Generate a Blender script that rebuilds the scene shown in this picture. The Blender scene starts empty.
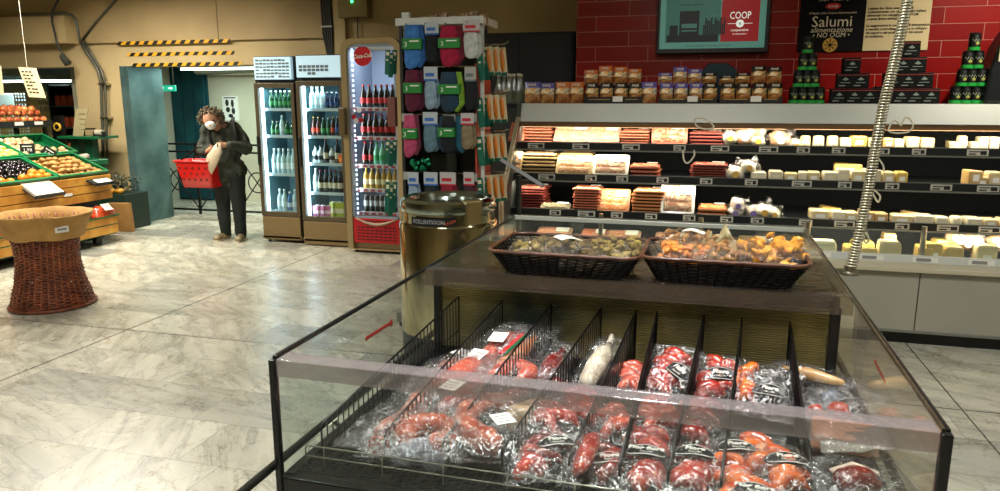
import bpy, bmesh, math, random
from mathutils import Vector, Matrix, noise as mnoise
random.seed(7)
PI = math.pi
C = bpy.context.scene.collection
scene = bpy.context.scene

# ------------------------------------------------------------------ camera
H = 1.5; FPX = 730.0
PITCH = math.atan(145.5/730); YAW = math.radians(15.0)
_F = Vector((-math.sin(YAW)*math.cos(PITCH), math.cos(YAW)*math.cos(PITCH), -math.sin(PITCH)))
_R = Vector((math.cos(YAW), math.sin(YAW), 0)); _U = _R.cross(_F)
EYE = Vector((0, 0, H))
cam_data = bpy.data.cameras.new('camera'); cam = bpy.data.objects.new('camera', cam_data); C.objects.link(cam)
cam.location = EYE; cam.rotation_euler = (PI/2 - PITCH, 0, YAW)
cam_data.sensor_width = 36; cam_data.lens = 36*FPX/1000; cam_data.clip_start = .05; cam_data.clip_end = 100
scene.camera = cam
def _ray(x, y): return _F + _R*(x-500)/FPX - _U*(y-245.5)/FPX
def U(x, y, Y):
    """point where the sight line of a photo measurement meets the upright plane at distance Y"""
    r = _ray(x, y); return EYE + r*(Y/r.y)
def UX(x, y, X):
    r = _ray(x, y); return EYE + r*(X/r.x)
def UZ(x, y, z):
    r = _ray(x, y); return EYE + r*((z-H)/r.z)

# ------------------------------------------------------------------ materials
_M = {}
def srgb(c):
    if isinstance(c, str):
        c = [int(c[i:i+2], 16)/255 for i in (0, 2, 4)]
    return tuple((v/12.92 if v <= .04045 else ((v+.055)/1.055)**2.4) for v in c[:3]) + (1,)
def newmat(name):
    m = bpy.data.materials.new(name); m.use_nodes = True
    nt = m.node_tree; b = nt.nodes['Principled BSDF']
    return m, nt, b
def _noise(nt, scale, detail=3, coord='Object', dist=0):
    tc = nt.nodes.new('ShaderNodeTexCoord'); n = nt.nodes.new('ShaderNodeTexNoise')
    n.inputs['Scale'].default_value = scale; n.inputs['Detail'].default_value = detail
    n.inputs['Distortion'].default_value = dist
    nt.links.new(tc.outputs[coord], n.inputs['Vector']); return n
def _ramp(nt, src, stops):
    r = nt.nodes.new('ShaderNodeValToRGB'); nt.links.new(src, r.inputs['Fac'])
    e = r.color_ramp.elements
    while len(e) > 1: e.remove(e[-1])
    e[0].position = stops[0][0]; e[0].color = stops[0][1]
    for p, c in stops[1:]:
        q = e.new(p); q.color = c
    return r
def mat(name, col, rough=.5, metal=0, var=0, vscale=8, bump=0, bscale=40, col2=None, coat=0, emit=0, spec=.5, seedvar=0):
    if name in _M: return _M[name]
    m, nt, b = newmat(name)
    c = srgb(col)
    b.inputs['Base Color'].default_value = c
    b.inputs['Roughness'].default_value = rough; b.inputs['Metallic'].default_value = metal
    b.inputs['Coat Weight'].default_value = coat; b.inputs['Coat Roughness'].default_value = .12
    b.inputs['Specular IOR Level'].default_value = spec
    if col2 or var:
        c2 = srgb(col2) if col2 else tuple(v*(1-var) for v in c[:3])+(1,)
        n = _noise(nt, vscale, 4)
        r = _ramp(nt, n.outputs['Fac'], [(.36, c), (.64, c2)])
        out = r.outputs['Color']
        if seedvar:
            oi = nt.nodes.new('ShaderNodeObjectInfo'); hs = nt.nodes.new('ShaderNodeHueSaturation')
            mr = nt.nodes.new('ShaderNodeMapRange'); mr.inputs['To Min'].default_value = 1-seedvar; mr.inputs['To Max'].default_value = 1+seedvar
            nt.links.new(oi.outputs['Random'], mr.inputs['Value']); nt.links.new(mr.outputs[0], hs.inputs['Value'])
            nt.links.new(out, hs.inputs['Color']); out = hs.outputs['Color']
        nt.links.new(out, b.inputs['Base Color'])
    if bump:
        n = _noise(nt, bscale, 4); bp = nt.nodes.new('ShaderNodeBump'); bp.inputs['Strength'].default_value = bump
        bp.inputs['Distance'].default_value = .01
        nt.links.new(n.outputs['Fac'], bp.inputs['Height']); nt.links.new(bp.outputs[0], b.inputs['Normal'])
    if emit:
        b.inputs['Emission Color'].default_value = c; b.inputs['Emission Strength'].default_value = emit
    _M[name] = m; return m
def glassy(name, tint, refl=.04, rough=.02, haze=0, hazecol='ffffff', bump=0, bscale=30, gain=1.0, crease_glint=0):
    """thin clear sheet: passes light straight through, reflects at its surface (Schlick), with optional haze"""
    if name in _M: return _M[name]
    m, nt, b = newmat(name); nt.nodes.remove(b)
    out = nt.nodes['Material Output']
    tr = nt.nodes.new('ShaderNodeBsdfTransparent'); tr.inputs['Color'].default_value = srgb(tint)
    gl = nt.nodes.new('ShaderNodeBsdfGlossy'); gl.inputs['Roughness'].default_value = rough
    lw = nt.nodes.new('ShaderNodeLayerWeight'); lw.inputs['Blend'].default_value = .5
    pw = nt.nodes.new('ShaderNodeMath'); pw.operation = 'POWER'; pw.inputs[1].default_value = 5; nt.links.new(lw.outputs['Facing'], pw.inputs[0])
    ad = nt.nodes.new('ShaderNodeMath'); ad.operation = 'MULTIPLY_ADD'; ad.inputs[1].default_value = .75*gain; ad.inputs[2].default_value = refl
    nt.links.new(pw.outputs[0], ad.inputs[0])
    if bump:
        n = _noise(nt, bscale, 5, dist=1.5); bp = nt.nodes.new('ShaderNodeBump'); bp.inputs['Strength'].default_value = bump; bp.inputs['Distance'].default_value = .02
        nt.links.new(n.outputs['Fac'], bp.inputs['Height']); nt.links.new(bp.outputs[0], gl.inputs['Normal'])
    mx = nt.nodes.new('ShaderNodeMixShader'); nt.links.new(ad.outputs[0], mx.inputs[0]); nt.links.new(tr.outputs[0], mx.inputs[1]); nt.links.new(gl.outputs[0], mx.inputs[2])
    last = mx
    if crease_glint:    # film creases, their white highlights put in as thin noise lines
        n3 = _noise(nt, bscale*.55, 6, dist=2.5); a1 = nt.nodes.new('ShaderNodeMath'); a1.operation = 'SUBTRACT'; a1.inputs[1].default_value = .5; nt.links.new(n3.outputs['Fac'], a1.inputs[0])
        a2 = nt.nodes.new('ShaderNodeMath'); a2.operation = 'ABSOLUTE'; nt.links.new(a1.outputs[0], a2.inputs[0])
        rp = _ramp(nt, a2.outputs[0], [(0, (crease_glint, crease_glint, crease_glint, 1)), (.018, (crease_glint*.25, crease_glint*.25, crease_glint*.25, 1)), (.04, (0, 0, 0, 1))])
        g2 = nt.nodes.new('ShaderNodeBsdfGlossy'); g2.inputs['Roughness'].default_value = .45; m3 = nt.nodes.new('ShaderNodeMixShader')
        nt.links.new(rp.outputs[0], m3.inputs[0]); nt.links.new(mx.outputs[0], m3.inputs[1]); nt.links.new(g2.outputs[0], m3.inputs[2]); last = m3
    if haze:
        df = nt.nodes.new('ShaderNodeBsdfDiffuse'); df.inputs['Color'].default_value = srgb(hazecol)
        m2 = nt.nodes.new('ShaderNodeMixShader'); m2.inputs[0].default_value = haze
        nt.links.new(last.outputs[0], m2.inputs[1]); nt.links.new(df.outputs[0], m2.inputs[2]); last = m2
    nt.links.new(last.outputs[0], out.inputs[0]); _M[name] = m; return m

def spotted(name, base, spot, scale=60, thr=.25, rough=.35, coat=.3, bump=.3, third=None, seedvar=0):
    if name in _M: return _M[name]
    m, nt, b = newmat(name)
    tc = nt.nodes.new('ShaderNodeTexCoord'); v = nt.nodes.new('ShaderNodeTexVoronoi'); v.inputs['Scale'].default_value = scale
    nt.links.new(tc.outputs['Object'], v.inputs['Vector'])
    st = [(thr*.7, srgb(spot)), (thr, srgb(base))]
    r = _ramp(nt, v.outputs['Distance'], st)
    n = _noise(nt, scale*.25, 3); r2 = _ramp(nt, n.outputs['Fac'], [(.4, (1, 1, 1, 1)), (.65, srgb(third) if third else (.6, .6, .6, 1))])
    mx = nt.nodes.new('ShaderNodeMixRGB'); mx.blend_type = 'MULTIPLY'; mx.inputs[0].default_value = .8
    nt.links.new(r.outputs['Color'], mx.inputs[1]); nt.links.new(r2.outputs['Color'], mx.inputs[2])
    out = mx.outputs[0]
    if seedvar:
        oi = nt.nodes.new('ShaderNodeObjectInfo'); hs = nt.nodes.new('ShaderNodeHueSaturation')
        mr = nt.nodes.new('ShaderNodeMapRange'); mr.inputs['To Min'].default_value = 1-seedvar; mr.inputs['To Max'].default_value = 1+seedvar
        nt.links.new(oi.outputs['Random'], mr.inputs['Value']); nt.links.new(mr.outputs[0], hs.inputs['Value'])
        nt.links.new(out, hs.inputs['Color']); out = hs.outputs['Color']
    nt.links.new(out, b.inputs['Base Color'])
    b.inputs['Roughness'].default_value = rough; b.inputs['Coat Weight'].default_value = coat
    bp = nt.nodes.new('ShaderNodeBump'); bp.inputs['Strength'].default_value = bump; bp.inputs['Distance'].default_value = .004
    n2 = _noise(nt, scale*1.2, 3); nt.links.new(n2.outputs['Fac'], bp.inputs['Height']); nt.links.new(bp.outputs[0], b.inputs['Normal'])
    _M[name] = m; return m

def marble_mat(W=.62, Hh=.365):
    m, nt, b = newmat('marble_tiles'); N = nt.nodes; L = nt.links
    tc = N.new('ShaderNodeTexCoord'); sx = N.new('ShaderNodeSeparateXYZ'); L.new(tc.outputs['Object'], sx.inputs[0])
    def math_(op, a, bb=None, c=None):
        n = N.new('ShaderNodeMath'); n.operation = op
        for i, v in enumerate((a, bb, c)):
            if v is None: continue
            if isinstance(v, (int, float)): n.inputs[i].default_value = v
            else: L.new(v, n.inputs[i])
        return n.outputs[0]
    yy = math_('ADD', math_('DIVIDE', sx.outputs['Y'], Hh), 50.4); row = math_('FLOOR', yy)
    wr = N.new('ShaderNodeTexWhiteNoise'); wr.noise_dimensions = '1D'; L.new(row, wr.inputs['W'])
    off = math_('MULTIPLY', math_('ROUND', math_('MULTIPLY', wr.outputs['Value'], 2)), .333)
    xx = math_('ADD', math_('ADD', math_('DIVIDE', sx.outputs['X'], W), 50), off); colm = math_('FLOOR', xx)
    fx = math_('FRACT', xx); fy = math_('FRACT', yy)
    ex = math_('MINIMUM', fx, math_('SUBTRACT', 1, fx)); ey = math_('MINIMUM', fy, math_('SUBTRACT', 1, fy))
    edge = math_('MINIMUM', math_('MULTIPLY', ex, W), math_('MULTIPLY', ey, Hh))
    grout = math_('LESS_THAN', edge, .0016)
    # wide expansion joints, as the photo shows
    jx = math_('LESS_THAN', math_('ABSOLUTE', math_('ADD', sx.outputs['X'], 3.6)), .006)
    jy = math_('LESS_THAN', math_('ABSOLUTE', math_('SUBTRACT', sx.outputs['Y'], 3.85)), .005)
    jy2 = math_('LESS_THAN', math_('ABSOLUTE', math_('SUBTRACT', sx.outputs['X'], 1.33)), .004)
    joint = math_('MAXIMUM', math_('MAXIMUM', jx, jy), jy2)
    cm = N.new('ShaderNodeCombineXYZ'); L.new(row, cm.inputs[0]); L.new(colm, cm.inputs[1])
    wn = N.new('ShaderNodeTexWhiteNoise'); wn.noise_dimensions = '3D'; L.new(cm.outputs[0], wn.inputs['Vector'])
    sc = N.new('ShaderNodeVectorMath'); sc.operation = 'SCALE'; L.new(wn.outputs['Color'], sc.inputs[0]); sc.inputs['Scale'].default_value = 37
    ad = N.new('ShaderNodeVectorMath'); ad.operation = 'ADD'; L.new(tc.outputs['Object'], ad.inputs[0]); L.new(sc.outputs[0], ad.inputs[1])
    vr = N.new('ShaderNodeVectorRotate'); vr.rotation_type = 'Z_AXIS'; L.new(ad.outputs[0], vr.inputs['Vector']); L.new(math_('MULTIPLY', wn.outputs['Value'], 1.2), vr.inputs['Angle'])
    def stretched(k):
        q = N.new('ShaderNodeVectorMath'); q.operation = 'MULTIPLY'; L.new(vr.outputs[0], q.inputs[0]); q.inputs[1].default_value = k; return q.outputs[0]
    def nz_(vec, sc_, det, dist, rough=.6):
        q = N.new('ShaderNodeTexNoise'); q.inputs['Scale'].default_value = sc_; q.inputs['Detail'].default_value = det; q.inputs['Distortion'].default_value = dist; q.inputs['Roughness'].default_value = rough
        L.new(vec, q.inputs['Vector']); return q.outputs['Fac']
    def mul(c1, c2, f_=1.0):
        q = N.new('ShaderNodeMixRGB'); q.blend_type = 'MULTIPLY'; q.inputs[0].default_value = f_; L.new(c1, q.inputs[1]); L.new(c2, q.inputs[2]); return q.outputs[0]
    sv = stretched((1, 4.5, 1))
    vein = math_('ABSOLUTE', math_('SUBTRACT', nz_(sv, .8, 12, .9, .66), .5))
    thin = _ramp(nt, vein, [(0, srgb('7d7d76')), (.006, srgb('a3a298')), (.022, srgb('d2d0c6')), (.08, srgb('e6e4da'))]).outputs[0]
    vein2 = math_('ABSOLUTE', math_('SUBTRACT', nz_(stretched((1.6, 2.2, 1)), 1.1, 10, 1.6, .6), .47))
    thin2 = _ramp(nt, vein2, [(0, srgb('b0a890')), (.004, srgb('d8d2c2')), (.012, (1, 1, 1, 1))]).outputs[0]
    smoke = _ramp(nt, nz_(sv, 1.2, 11, .5, .7), [(.36, srgb('b2b4b0')), (.52, srgb('f2f1ec')), (.6, (1, 1, 1, 1))]).outputs[0]
    cl = _ramp(nt, wn.outputs['Value'], [(0, srgb('a4a59f')), (.14, srgb('bab9b0')), (.3, srgb('cfccbe')), (1, srgb('dedbce'))]).outputs[0]
    g_ = nz_(tc.outputs['Object'], 7, 8, 0)
    class _G: pass
    g = _G(); g.outputs = {'Fac': g_}
    col_ = mul(mul(mul(cl, thin, .62), thin2, .8), smoke, .55)
    specks = _ramp(nt, nz_(tc.outputs['Object'], 55, 4, 0, .7), [(.27, srgb('8c8674')), (.32, (1, 1, 1, 1))]).outputs[0]
    m1c = _G(); m1c.outputs = [mul(col_, specks, .6)]
    m2 = N.new('ShaderNodeMixRGB'); L.new(math_('MULTIPLY', grout, .75), m2.inputs[0]); L.new(m1c.outputs[0], m2.inputs[1]); m2.inputs[2].default_value = srgb('4c4a40')
    m3 = N.new('ShaderNodeMixRGB'); L.new(joint, m3.inputs[0]); L.new(m2.outputs[0], m3.inputs[1]); m3.inputs[2].default_value = srgb('2a2924')
    L.new(m3.outputs[0], b.inputs['Base Color'])
    rr = N.new('ShaderNodeMapRange'); rr.inputs['To Min'].default_value = .16; rr.inputs['To Max'].default_value = .42; L.new(g.outputs['Fac'], rr.inputs['Value'])
    L.new(rr.outputs[0], b.inputs['Roughness']); b.inputs['Specular IOR Level'].default_value = .5
    bp = N.new('ShaderNodeBump'); bp.inputs['Strength'].default_value = .15; bp.inputs['Distance'].default_value = .004
    L.new(math_('SUBTRACT', 1, grout), bp.inputs['Height']); L.new(bp.outputs[0], b.inputs['Normal'])
    return m
def redtile_mat():
    m, nt, b = newmat('red_wall_tiles'); N = nt.nodes; L = nt.links
    tc = N.new('ShaderNodeTexCoord'); mp = N.new('ShaderNodeMapping'); mp.inputs['Rotation'].default_value = (PI/2, 0, 0)
    L.new(tc.outputs['Object'], mp.inputs[0])
    br = N.new('ShaderNodeTexBrick'); br.inputs['Scale'].default_value = 1
    br.offset = .37; br.inputs['Brick Width'].default_value = .40; br.inputs['Row Height'].default_value = .112
    br.inputs['Mortar Size'].default_value = .0022; br.inputs['Mortar Smooth'].default_value = .1
    br.inputs['Color1'].default_value = srgb('8e1512'); br.inputs['Color2'].default_value = srgb('7a100f'); br.inputs['Mortar'].default_value = srgb('b07a6c')
    L.new(mp.outputs[0], br.inputs['Vector']); L.new(br.outputs['Color'], b.inputs['Base Color'])
    b.inputs['Roughness'].default_value = .22
    bp = N.new('ShaderNodeBump'); bp.inputs['Strength'].default_value = .4; bp.inputs['Distance'].default_value = .004; bp.invert = True
    L.new(br.outputs['Fac'], bp.inputs['Height']); L.new(bp.outputs[0], b.inputs['Normal'])
    return m
def stripe_mat(name, c1, c2, period, axis_vec, rough=.5, metal=0, duty=.5, bump=0):
    if name in _M: return _M[name]
    m, nt, b = newmat(name); N = nt.nodes; L = nt.links
    tc = N.new('ShaderNodeTexCoord'); d = N.new('ShaderNodeVectorMath'); d.operation = 'DOT_PRODUCT'; d.inputs[1].default_value = axis_vec
    L.new(tc.outputs['Object'], d.inputs[0])
    q = N.new('ShaderNodeMath'); q.operation = 'DIVIDE'; q.inputs[1].default_value = period; L.new(d.outputs['Value'], q.inputs[0])
    fr = N.new('ShaderNodeMath'); fr.operation = 'FRACT'; L.new(q.outputs[0], fr.inputs[0])
    lt = N.new('ShaderNodeMath'); lt.operation = 'LESS_THAN'; lt.inputs[1].default_value = duty; L.new(fr.outputs[0], lt.inputs[0])
    mx = N.new('ShaderNodeMixRGB'); L.new(lt.outputs[0], mx.inputs[0]); mx.inputs[1].default_value = srgb(c1); mx.inputs[2].default_value = srgb(c2)
    L.new(mx.outputs[0], b.inputs['Base Color']); b.inputs['Roughness'].default_value = rough; b.inputs['Metallic'].default_value = metal
    _M[name] = m; return m
def wall_mat(name, c, c2):
    m, nt, b = newmat(name)
    n = _noise(nt, 1.3, 6); r = _ramp(nt, n.outputs['Fac'], [(.35, srgb(c)), (.7, srgb(c2))])
    nt.links.new(r.outputs[0], b.inputs['Base Color']); b.inputs['Roughness'].default_value = .75
    n2 = _noise(nt, 60, 4); bp = nt.nodes.new('ShaderNodeBump'); bp.inputs['Strength'].default_value = .12; bp.inputs['Distance'].default_value = .004
    nt.links.new(n2.outputs['Fac'], bp.inputs['Height']); nt.links.new(bp.outputs[0], b.inputs['Normal'])
    return m

# ------------------------------------------------------------------ mesh builder
class MB:
    def __init__(s): s.v = []; s.f = []; s.mi = []; s.m = 0
    def _add(s, vs, fs):
        o = len(s.v); s.v += [tuple(p) for p in vs]
        for f in fs: s.f.append(tuple(i+o for i in f)); s.mi.append(s.m)
        return s
    def box(s, x0, x1, y0, y1, z0, z1, M=None):
        vs = [Vector((x, y, z)) for x in (x0, x1) for y in (y0, y1) for z in (z0, z1)]
        if M is not None: vs = [M @ v for v in vs]
        return s._add(vs, [(0, 1, 3, 2), (4, 6, 7, 5), (0, 4, 5, 1), (2, 3, 7, 6), (0, 2, 6, 4), (1, 5, 7, 3)])
    def cbox(s, c, d, M=None):
        R = Matrix.Translation(Vector(c)) @ (M if M is not None else Matrix())
        return s.box(-d[0]/2, d[0]/2, -d[1]/2, d[1]/2, -d[2]/2, d[2]/2, R)
    def prism(s, pts, a, lo, hi):
        """outline pts (2D) pushed along axis a ('x','y','z') from lo to hi"""
        n = len(pts)
        def P(p, t): return {'x': (t, p[0], p[1]), 'y': (p[0], t, p[1]), 'z': (p[0], p[1], t)}[a]
        vs = [P(p, lo) for p in pts] + [P(p, hi) for p in pts]
        return s._add(vs, [tuple(range(n))[::-1], tuple(range(n, 2*n))] + [(i, (i+1) % n, n+(i+1) % n, n+i) for i in range(n)])
    def tube(s, pts, r, n=8, closed=False, flat=1.0, up=None, caps=True):
        pts = [Vector(p) for p in pts]; k = len(pts)
        rs = r if isinstance(r, (list, tuple)) else [r]*k
        rings = []; nrm = None
        for i, p in enumerate(pts):
            a = pts[(i-1) % k] if (closed or i > 0) else p; b = pts[(i+1) % k] if (closed or i < k-1) else p
            t = (b-a);
            if t.length < 1e-9: t = Vector((0, 0, 1))
            t.normalize()
            if up is not None: w = Vector(up)
            elif nrm is None: w = Vector((0, 0, 1)) if abs(t.z) < .9 else Vector((1, 0, 0))
            else: w = nrm
            w = (w - t*w.dot(t))
            if w.length < 1e-6: w = t.orthogonal()
            w.normalize(); nrm = w; q = t.cross(w)
            rings.append([p + (w*math.cos(2*PI*j/n)*flat + q*math.sin(2*PI*j/n))*rs[i] for j in range(n)])
        vs = [v for ring in rings for v in ring]; fs = []
        for i in range(k if closed else k-1):
            for j in range(n):
                a = i*n+j; b = i*n+(j+1) % n; c = ((i+1) % k)*n+(j+1) % n; d = ((i+1) % k)*n+j
                fs.append((a, b, c, d))
        if not closed and caps: fs += [tuple(range(n))[::-1], tuple(range((k-1)*n, k*n))]
        return s._add(vs, fs)
    def cyl(s, p0, p1, r0, r1=None, n=16): return s.tube([p0, p1], [r0, r0 if r1 is None else r1], n)
    def lathe(s, prof, n=24, c=(0, 0, 0), cap=True, sx=1, sy=1):
        vs = []; fs = []; k = len(prof)
        for r, z in prof:
            for j in range(n):
                a = 2*PI*j/n; vs.append((c[0]+r*sx*math.cos(a), c[1]+r*sy*math.sin(a), c[2]+z))
        for i in range(k-1):
            for j in range(n): fs.append((i*n+j, i*n+(j+1) % n, (i+1)*n+(j+1) % n, (i+1)*n+j))
        if cap: fs += [tuple(range(n))[::-1], tuple(range((k-1)*n, k*n))]
        return s._add(vs, fs)
    def ell(s, c, r, n=14, M=None, jit=0, seed=0):
        c = Vector(c); vs = []; m = max(6, n//2); fs = []
        for i in range(m+1):
            th = PI*i/m
            for j in range(n):
                ph = 2*PI*j/n; d = Vector((math.sin(th)*math.cos(ph), math.sin(th)*math.sin(ph), math.cos(th)))
                k = 1 + (jit*mnoise.noise(d*1.7+Vector((seed*3.1, seed, 0))) if jit else 0)
                p = Vector((d.x*r[0]*k, d.y*r[1]*k, d.z*r[2]*k))
                if M is not None: p = M @ p
                vs.append(c+p)
        for i in range(m):
            for j in range(n): fs.append((i*n+j, (i+1)*n+j, (i+1)*n+(j+1) % n, i*n+(j+1) % n))
        return s._add(vs, fs)
    def grid(s, nx, ny, fn):
        vs = [fn(i/nx, j/ny) for j in range(ny+1) for i in range(nx+1)]
        return s._add(vs, [(j*(nx+1)+i, j*(nx+1)+i+1, (j+1)*(nx+1)+i+1, (j+1)*(nx+1)+i) for j in range(ny) for i in range(nx)])
    def capsule(s, p0, p1, r0, r1, n=12):
        p0 = Vector(p0); p1 = Vector(p1); d = p1-p0; L = d.length or 1e-6; t = d/L
        pts = []; rs = []
        for k in range(5):
            a = PI/2*(1-k/4); pts.append(p0 - t*r0*math.sin(a)); rs.append(max(r0*math.cos(a), r0*.02))
        for k in range(5):
            a = PI/2*k/4; pts.append(p1 + t*r1*math.sin(a)); rs.append(max(r1*math.cos(a), r1*.02))
        return s.tube(pts, rs, n)
    def build(s, name, mats, parent=None, smooth=False, bevel=0, origin=None, seg=2):
        me = bpy.data.meshes.new(name)
        o = Vector((0, 0, 0))
        if parent is not None:
            q = parent
            while q is not None: o = o + Vector(q.location); q = q.parent
            if origin is not None: o2 = Vector(origin); off = o2 - o; o = o2
            else: off = Vector((0, 0, 0))
        else:
            off = Vector(origin) if origin is not None else Vector((0, 0, 0)); o = off
        me.from_pydata([tuple(Vector(p)-o) for p in s.v], [], s.f)
        if not isinstance(mats, (list, tuple)): mats = [mats]
        for m in mats: me.materials.append(m)
        for p, i in zip(me.polygons, s.mi): p.material_index = i; p.use_smooth = bool(smooth)
        bm = bmesh.new(); bm.from_mesh(me); bmesh.ops.recalc_face_normals(bm, faces=bm.faces); bm.to_mesh(me); bm.free()
        ob = bpy.data.objects.new(name, me); C.objects.link(ob)
        if parent is not None: ob.parent = parent
        ob.location = off
        if smooth == 'auto':
            md = ob.modifiers.new('edges', 'EDGE_SPLIT'); md.split_angle = math.radians(38)
        if bevel:
            b = ob.modifiers.new('bevel', 'BEVEL'); b.width = bevel; b.segments = seg; b.limit_method = 'ANGLE'; b.angle_limit = math.radians(40)
        return ob
def tag(o, label, cat, group=None):
    o['label'] = label; o['category'] = cat
    if group: o['group'] = group
    return o
def struct(o): o['kind'] = 'structure'; return o
def thing(name, label, cat, loc=(0, 0, 0), group=None):
    o = bpy.data.objects.new(name, None); C.objects.link(o); o.location = loc; o.empty_display_size = .05
    return tag(o, label, cat, group)
def copy_tree(o, parent=None):
    c = o.copy(); C.objects.link(c); c.parent = parent
    for ch in list(o.children): copy_tree(ch, c)
    return c
def dup(o, loc, rot=None, label=None, scale=None, group=None):
    c = copy_tree(o); c.location = loc
    if rot is not None: c.rotation_euler = rot
    if scale is not None: c.scale = scale
    if label: c['label'] = label
    if group: c['group'] = group
    return c
class Proto:
    """first use places the built thing itself, later uses copy it"""
    def __init__(s, root): s.root = root; s.used = False; Proto.ALL.append(s)
    ALL = []
    def place(s, loc, rot=(0, 0, 0), label=None, scale=(1, 1, 1), group=None):
        if not s.used:
            s.used = True; o = s.root; o.location = loc; o.rotation_euler = rot; o.scale = scale
            if label: o['label'] = label
            if group: o['group'] = group
            s.src = o; return o
        return dup(s.src, loc, rot, label, scale, group)
def text(name, body, size, M, m, parent=None, align='CENTER', ext=.0006, shear=0, sx=1, bold=0):
    """lettering as a mesh; M places the text plane (x right, y up, z out)"""
    cu = bpy.data.curves.new(name, 'FONT'); cu.body = body; cu.size = size; cu.align_x = align; cu.align_y = 'CENTER'
    cu.extrude = ext; cu.shear = shear; cu.offset = bold; cu.resolution_u = 2
    tmp = bpy.data.objects.new('tmp', cu); C.objects.link(tmp)
    bpy.context.view_layer.update()
    me = bpy.data.meshes.new_from_object(tmp.evaluated_get(bpy.context.evaluated_depsgraph_get()))
    bpy.data.objects.remove(tmp); bpy.data.curves.remove(cu)
    o = Vector((0, 0, 0)); q = parent
    while q is not None: o = o + Vector(q.location); q = q.parent
    me.transform(Matrix.Translation(-o) @ M @ Matrix.Diagonal((sx, 1, 1, 1)))
    me.name = name; me.materials.clear(); me.materials.append(m)
    ob = bpy.data.objects.new(name, me); C.objects.link(ob)
    if parent is not None: ob.parent = parent
    return ob
def face_front(p, roll=0):    # text plane facing -Y at p
    return Matrix.Translation(Vector(p)) @ Matrix.Rotation(roll, 4, 'Y') @ Matrix.Rotation(PI/2, 4, 'X')
ORD = ['first', 'second', 'third', 'fourth', 'fifth', 'sixth', 'seventh', 'eighth', 'ninth', 'tenth', 'eleventh', 'twelfth', 'thirteenth', 'fourteenth', 'fifteenth', 'sixteenth', 'seventeenth', 'eighteenth', 'nineteenth', 'twentieth', 'twenty-first', 'twenty-second', 'twenty-third', 'twenty-fourth', 'twenty-fifth', 'twenty-sixth', 'twenty-seventh', 'twenty-eighth', 'twenty-ninth', 'thirtieth']
def area(name, loc, target, size, power, col=(1, 1, 1), sy=None, spread=None):
    l = bpy.data.lights.new(name, 'AREA'); l.energy = power; l.color = col; l.size = size
    if sy: l.shape = 'RECTANGLE'; l.size_y = sy
    if spread: l.spread = spread
    o = bpy.data.objects.new(name, l); C.objects.link(o); o.location = loc
    o.rotation_euler = (Vector(target)-Vector(loc)).to_track_quat('-Z', 'Y').to_euler()
    return o

def cr(P, t):
    """smooth curve through the points P, t from 0 to 1"""
    n = len(P)-1; i = min(int(t*n), n-1); f_ = t*n-i; p0 = P[max(i-1, 0)]; p1 = P[i]; p2 = P[i+1]; p3 = P[min(i+2, n)]
    return .5*((2*p1)+(p2-p0)*f_+(2*p0-5*p1+4*p2-p3)*f_*f_+(3*p1-p0-3*p2+p3)*f_**3)
# common materials
STEEL = mat('brushed_steel', 'b9b6a8', .28, 1, var=.15, vscale=20)
CHROME = mat('chrome', 'd8d8d2', .12, 1)
BLACK = mat('black_plastic', '0b0c0d', .35)
BLACKWIRE = mat('black_wire', '070808', .35)
WHITE = mat('white_plastic', 'e8e8e2', .45)
CARD = mat('white_card', 'e9e7dc', .7)
CARDCREAM = mat('cream_card', 'd9cfae', .7)
INK = mat('black_ink', '101010', .8)
GREYP = mat('grey_metal', '6f716c', .4, .6)
DARK = mat('dark_interior', '0e1414', .5)
GLASS = glassy('clear_glass', 'f2f6f4', .03, .01)
RED = mat('bright_red', 'c01018', .35)
GREEN = mat('green_plastic', '075c33', .35, coat=.2)
DGREEN = mat('dark_green_card', '0c5c48', .5)
LED = mat('led_white', 'eef6ff', .5, emit=14)
WOOD = mat('pale_wood', 'd9a345', .5, col2='b97c2c', vscale=6)
CARDBOARD = mat('cardboard', 'a5793f', .8, var=.2, vscale=5)

# ================================================================== setting
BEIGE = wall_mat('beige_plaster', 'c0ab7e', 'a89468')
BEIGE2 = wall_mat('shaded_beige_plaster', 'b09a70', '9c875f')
fl = MB().box(-12, 5.2, -3.2, 12.2, -.1, 0).build('floor', marble_mat()); struct(fl)
struct(MB().box(-12, 5.2, -3.2, 12.2, 3.1, 3.2).build('ceiling', mat('ceiling_paint', 'b0a688', .9)))
struct(MB().box(-12.1, -12, -3.2, 12.2, 0, 3.1).build('wall_left', BEIGE))
struct(MB().box(5.2, 5.3, -3.2, 12.2, 0, 3.1).build('wall_right', BEIGE))
struct(MB().box(-12, 5.2, -3.3, -3.2, 0, 3.1).build('wall_front', BEIGE))
# back wall with two openings: produce room on the left, lift lobby in the middle
YB = 7.5; ZB = 1.895; ZF = 2.165
wb = MB()
wb.box(-12, -9.6, YB, YB+.3, 0, ZB); wb.box(-7.39, -6.62, YB, YB+.3, 0, ZB)      # piers
wb.box(-4.75, .2, YB, YB+.3, 0, ZB); wb.box(-12, .2, YB, YB+.3, ZB, 3.1)
struct(wb.build('wall_back', BEIGE))
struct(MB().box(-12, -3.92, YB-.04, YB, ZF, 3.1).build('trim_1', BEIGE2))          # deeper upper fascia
struct(MB().box(-12, -7.3, YB-.16, YB-.04, ZF, 2.48).build('trim_2', BEIGE))       # pale downstand beam at the left
struct(MB().box(-3.85, -3.72, YB-.06, YB, 0, 3.1).build('trim_3', BEIGE))          # pilaster
struct(MB().box(.02, .2, 5.95, YB+.3, 0, 3.1).build('wall_return', BEIGE))
struct(MB().box(-.95, 5.2, 5.85, 5.95, 0, 3.1).build('wall_tiled', redtile_mat()))
struct(MB().box(-5.905+.6, -5.9+.6, YB-.045, YB-.04, ZF, 3.1).build('trim_4', mat('joint_shadow_line', '5d4f36', .9)))  # thin dark strip: fascia joint with its shade painted in
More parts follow.
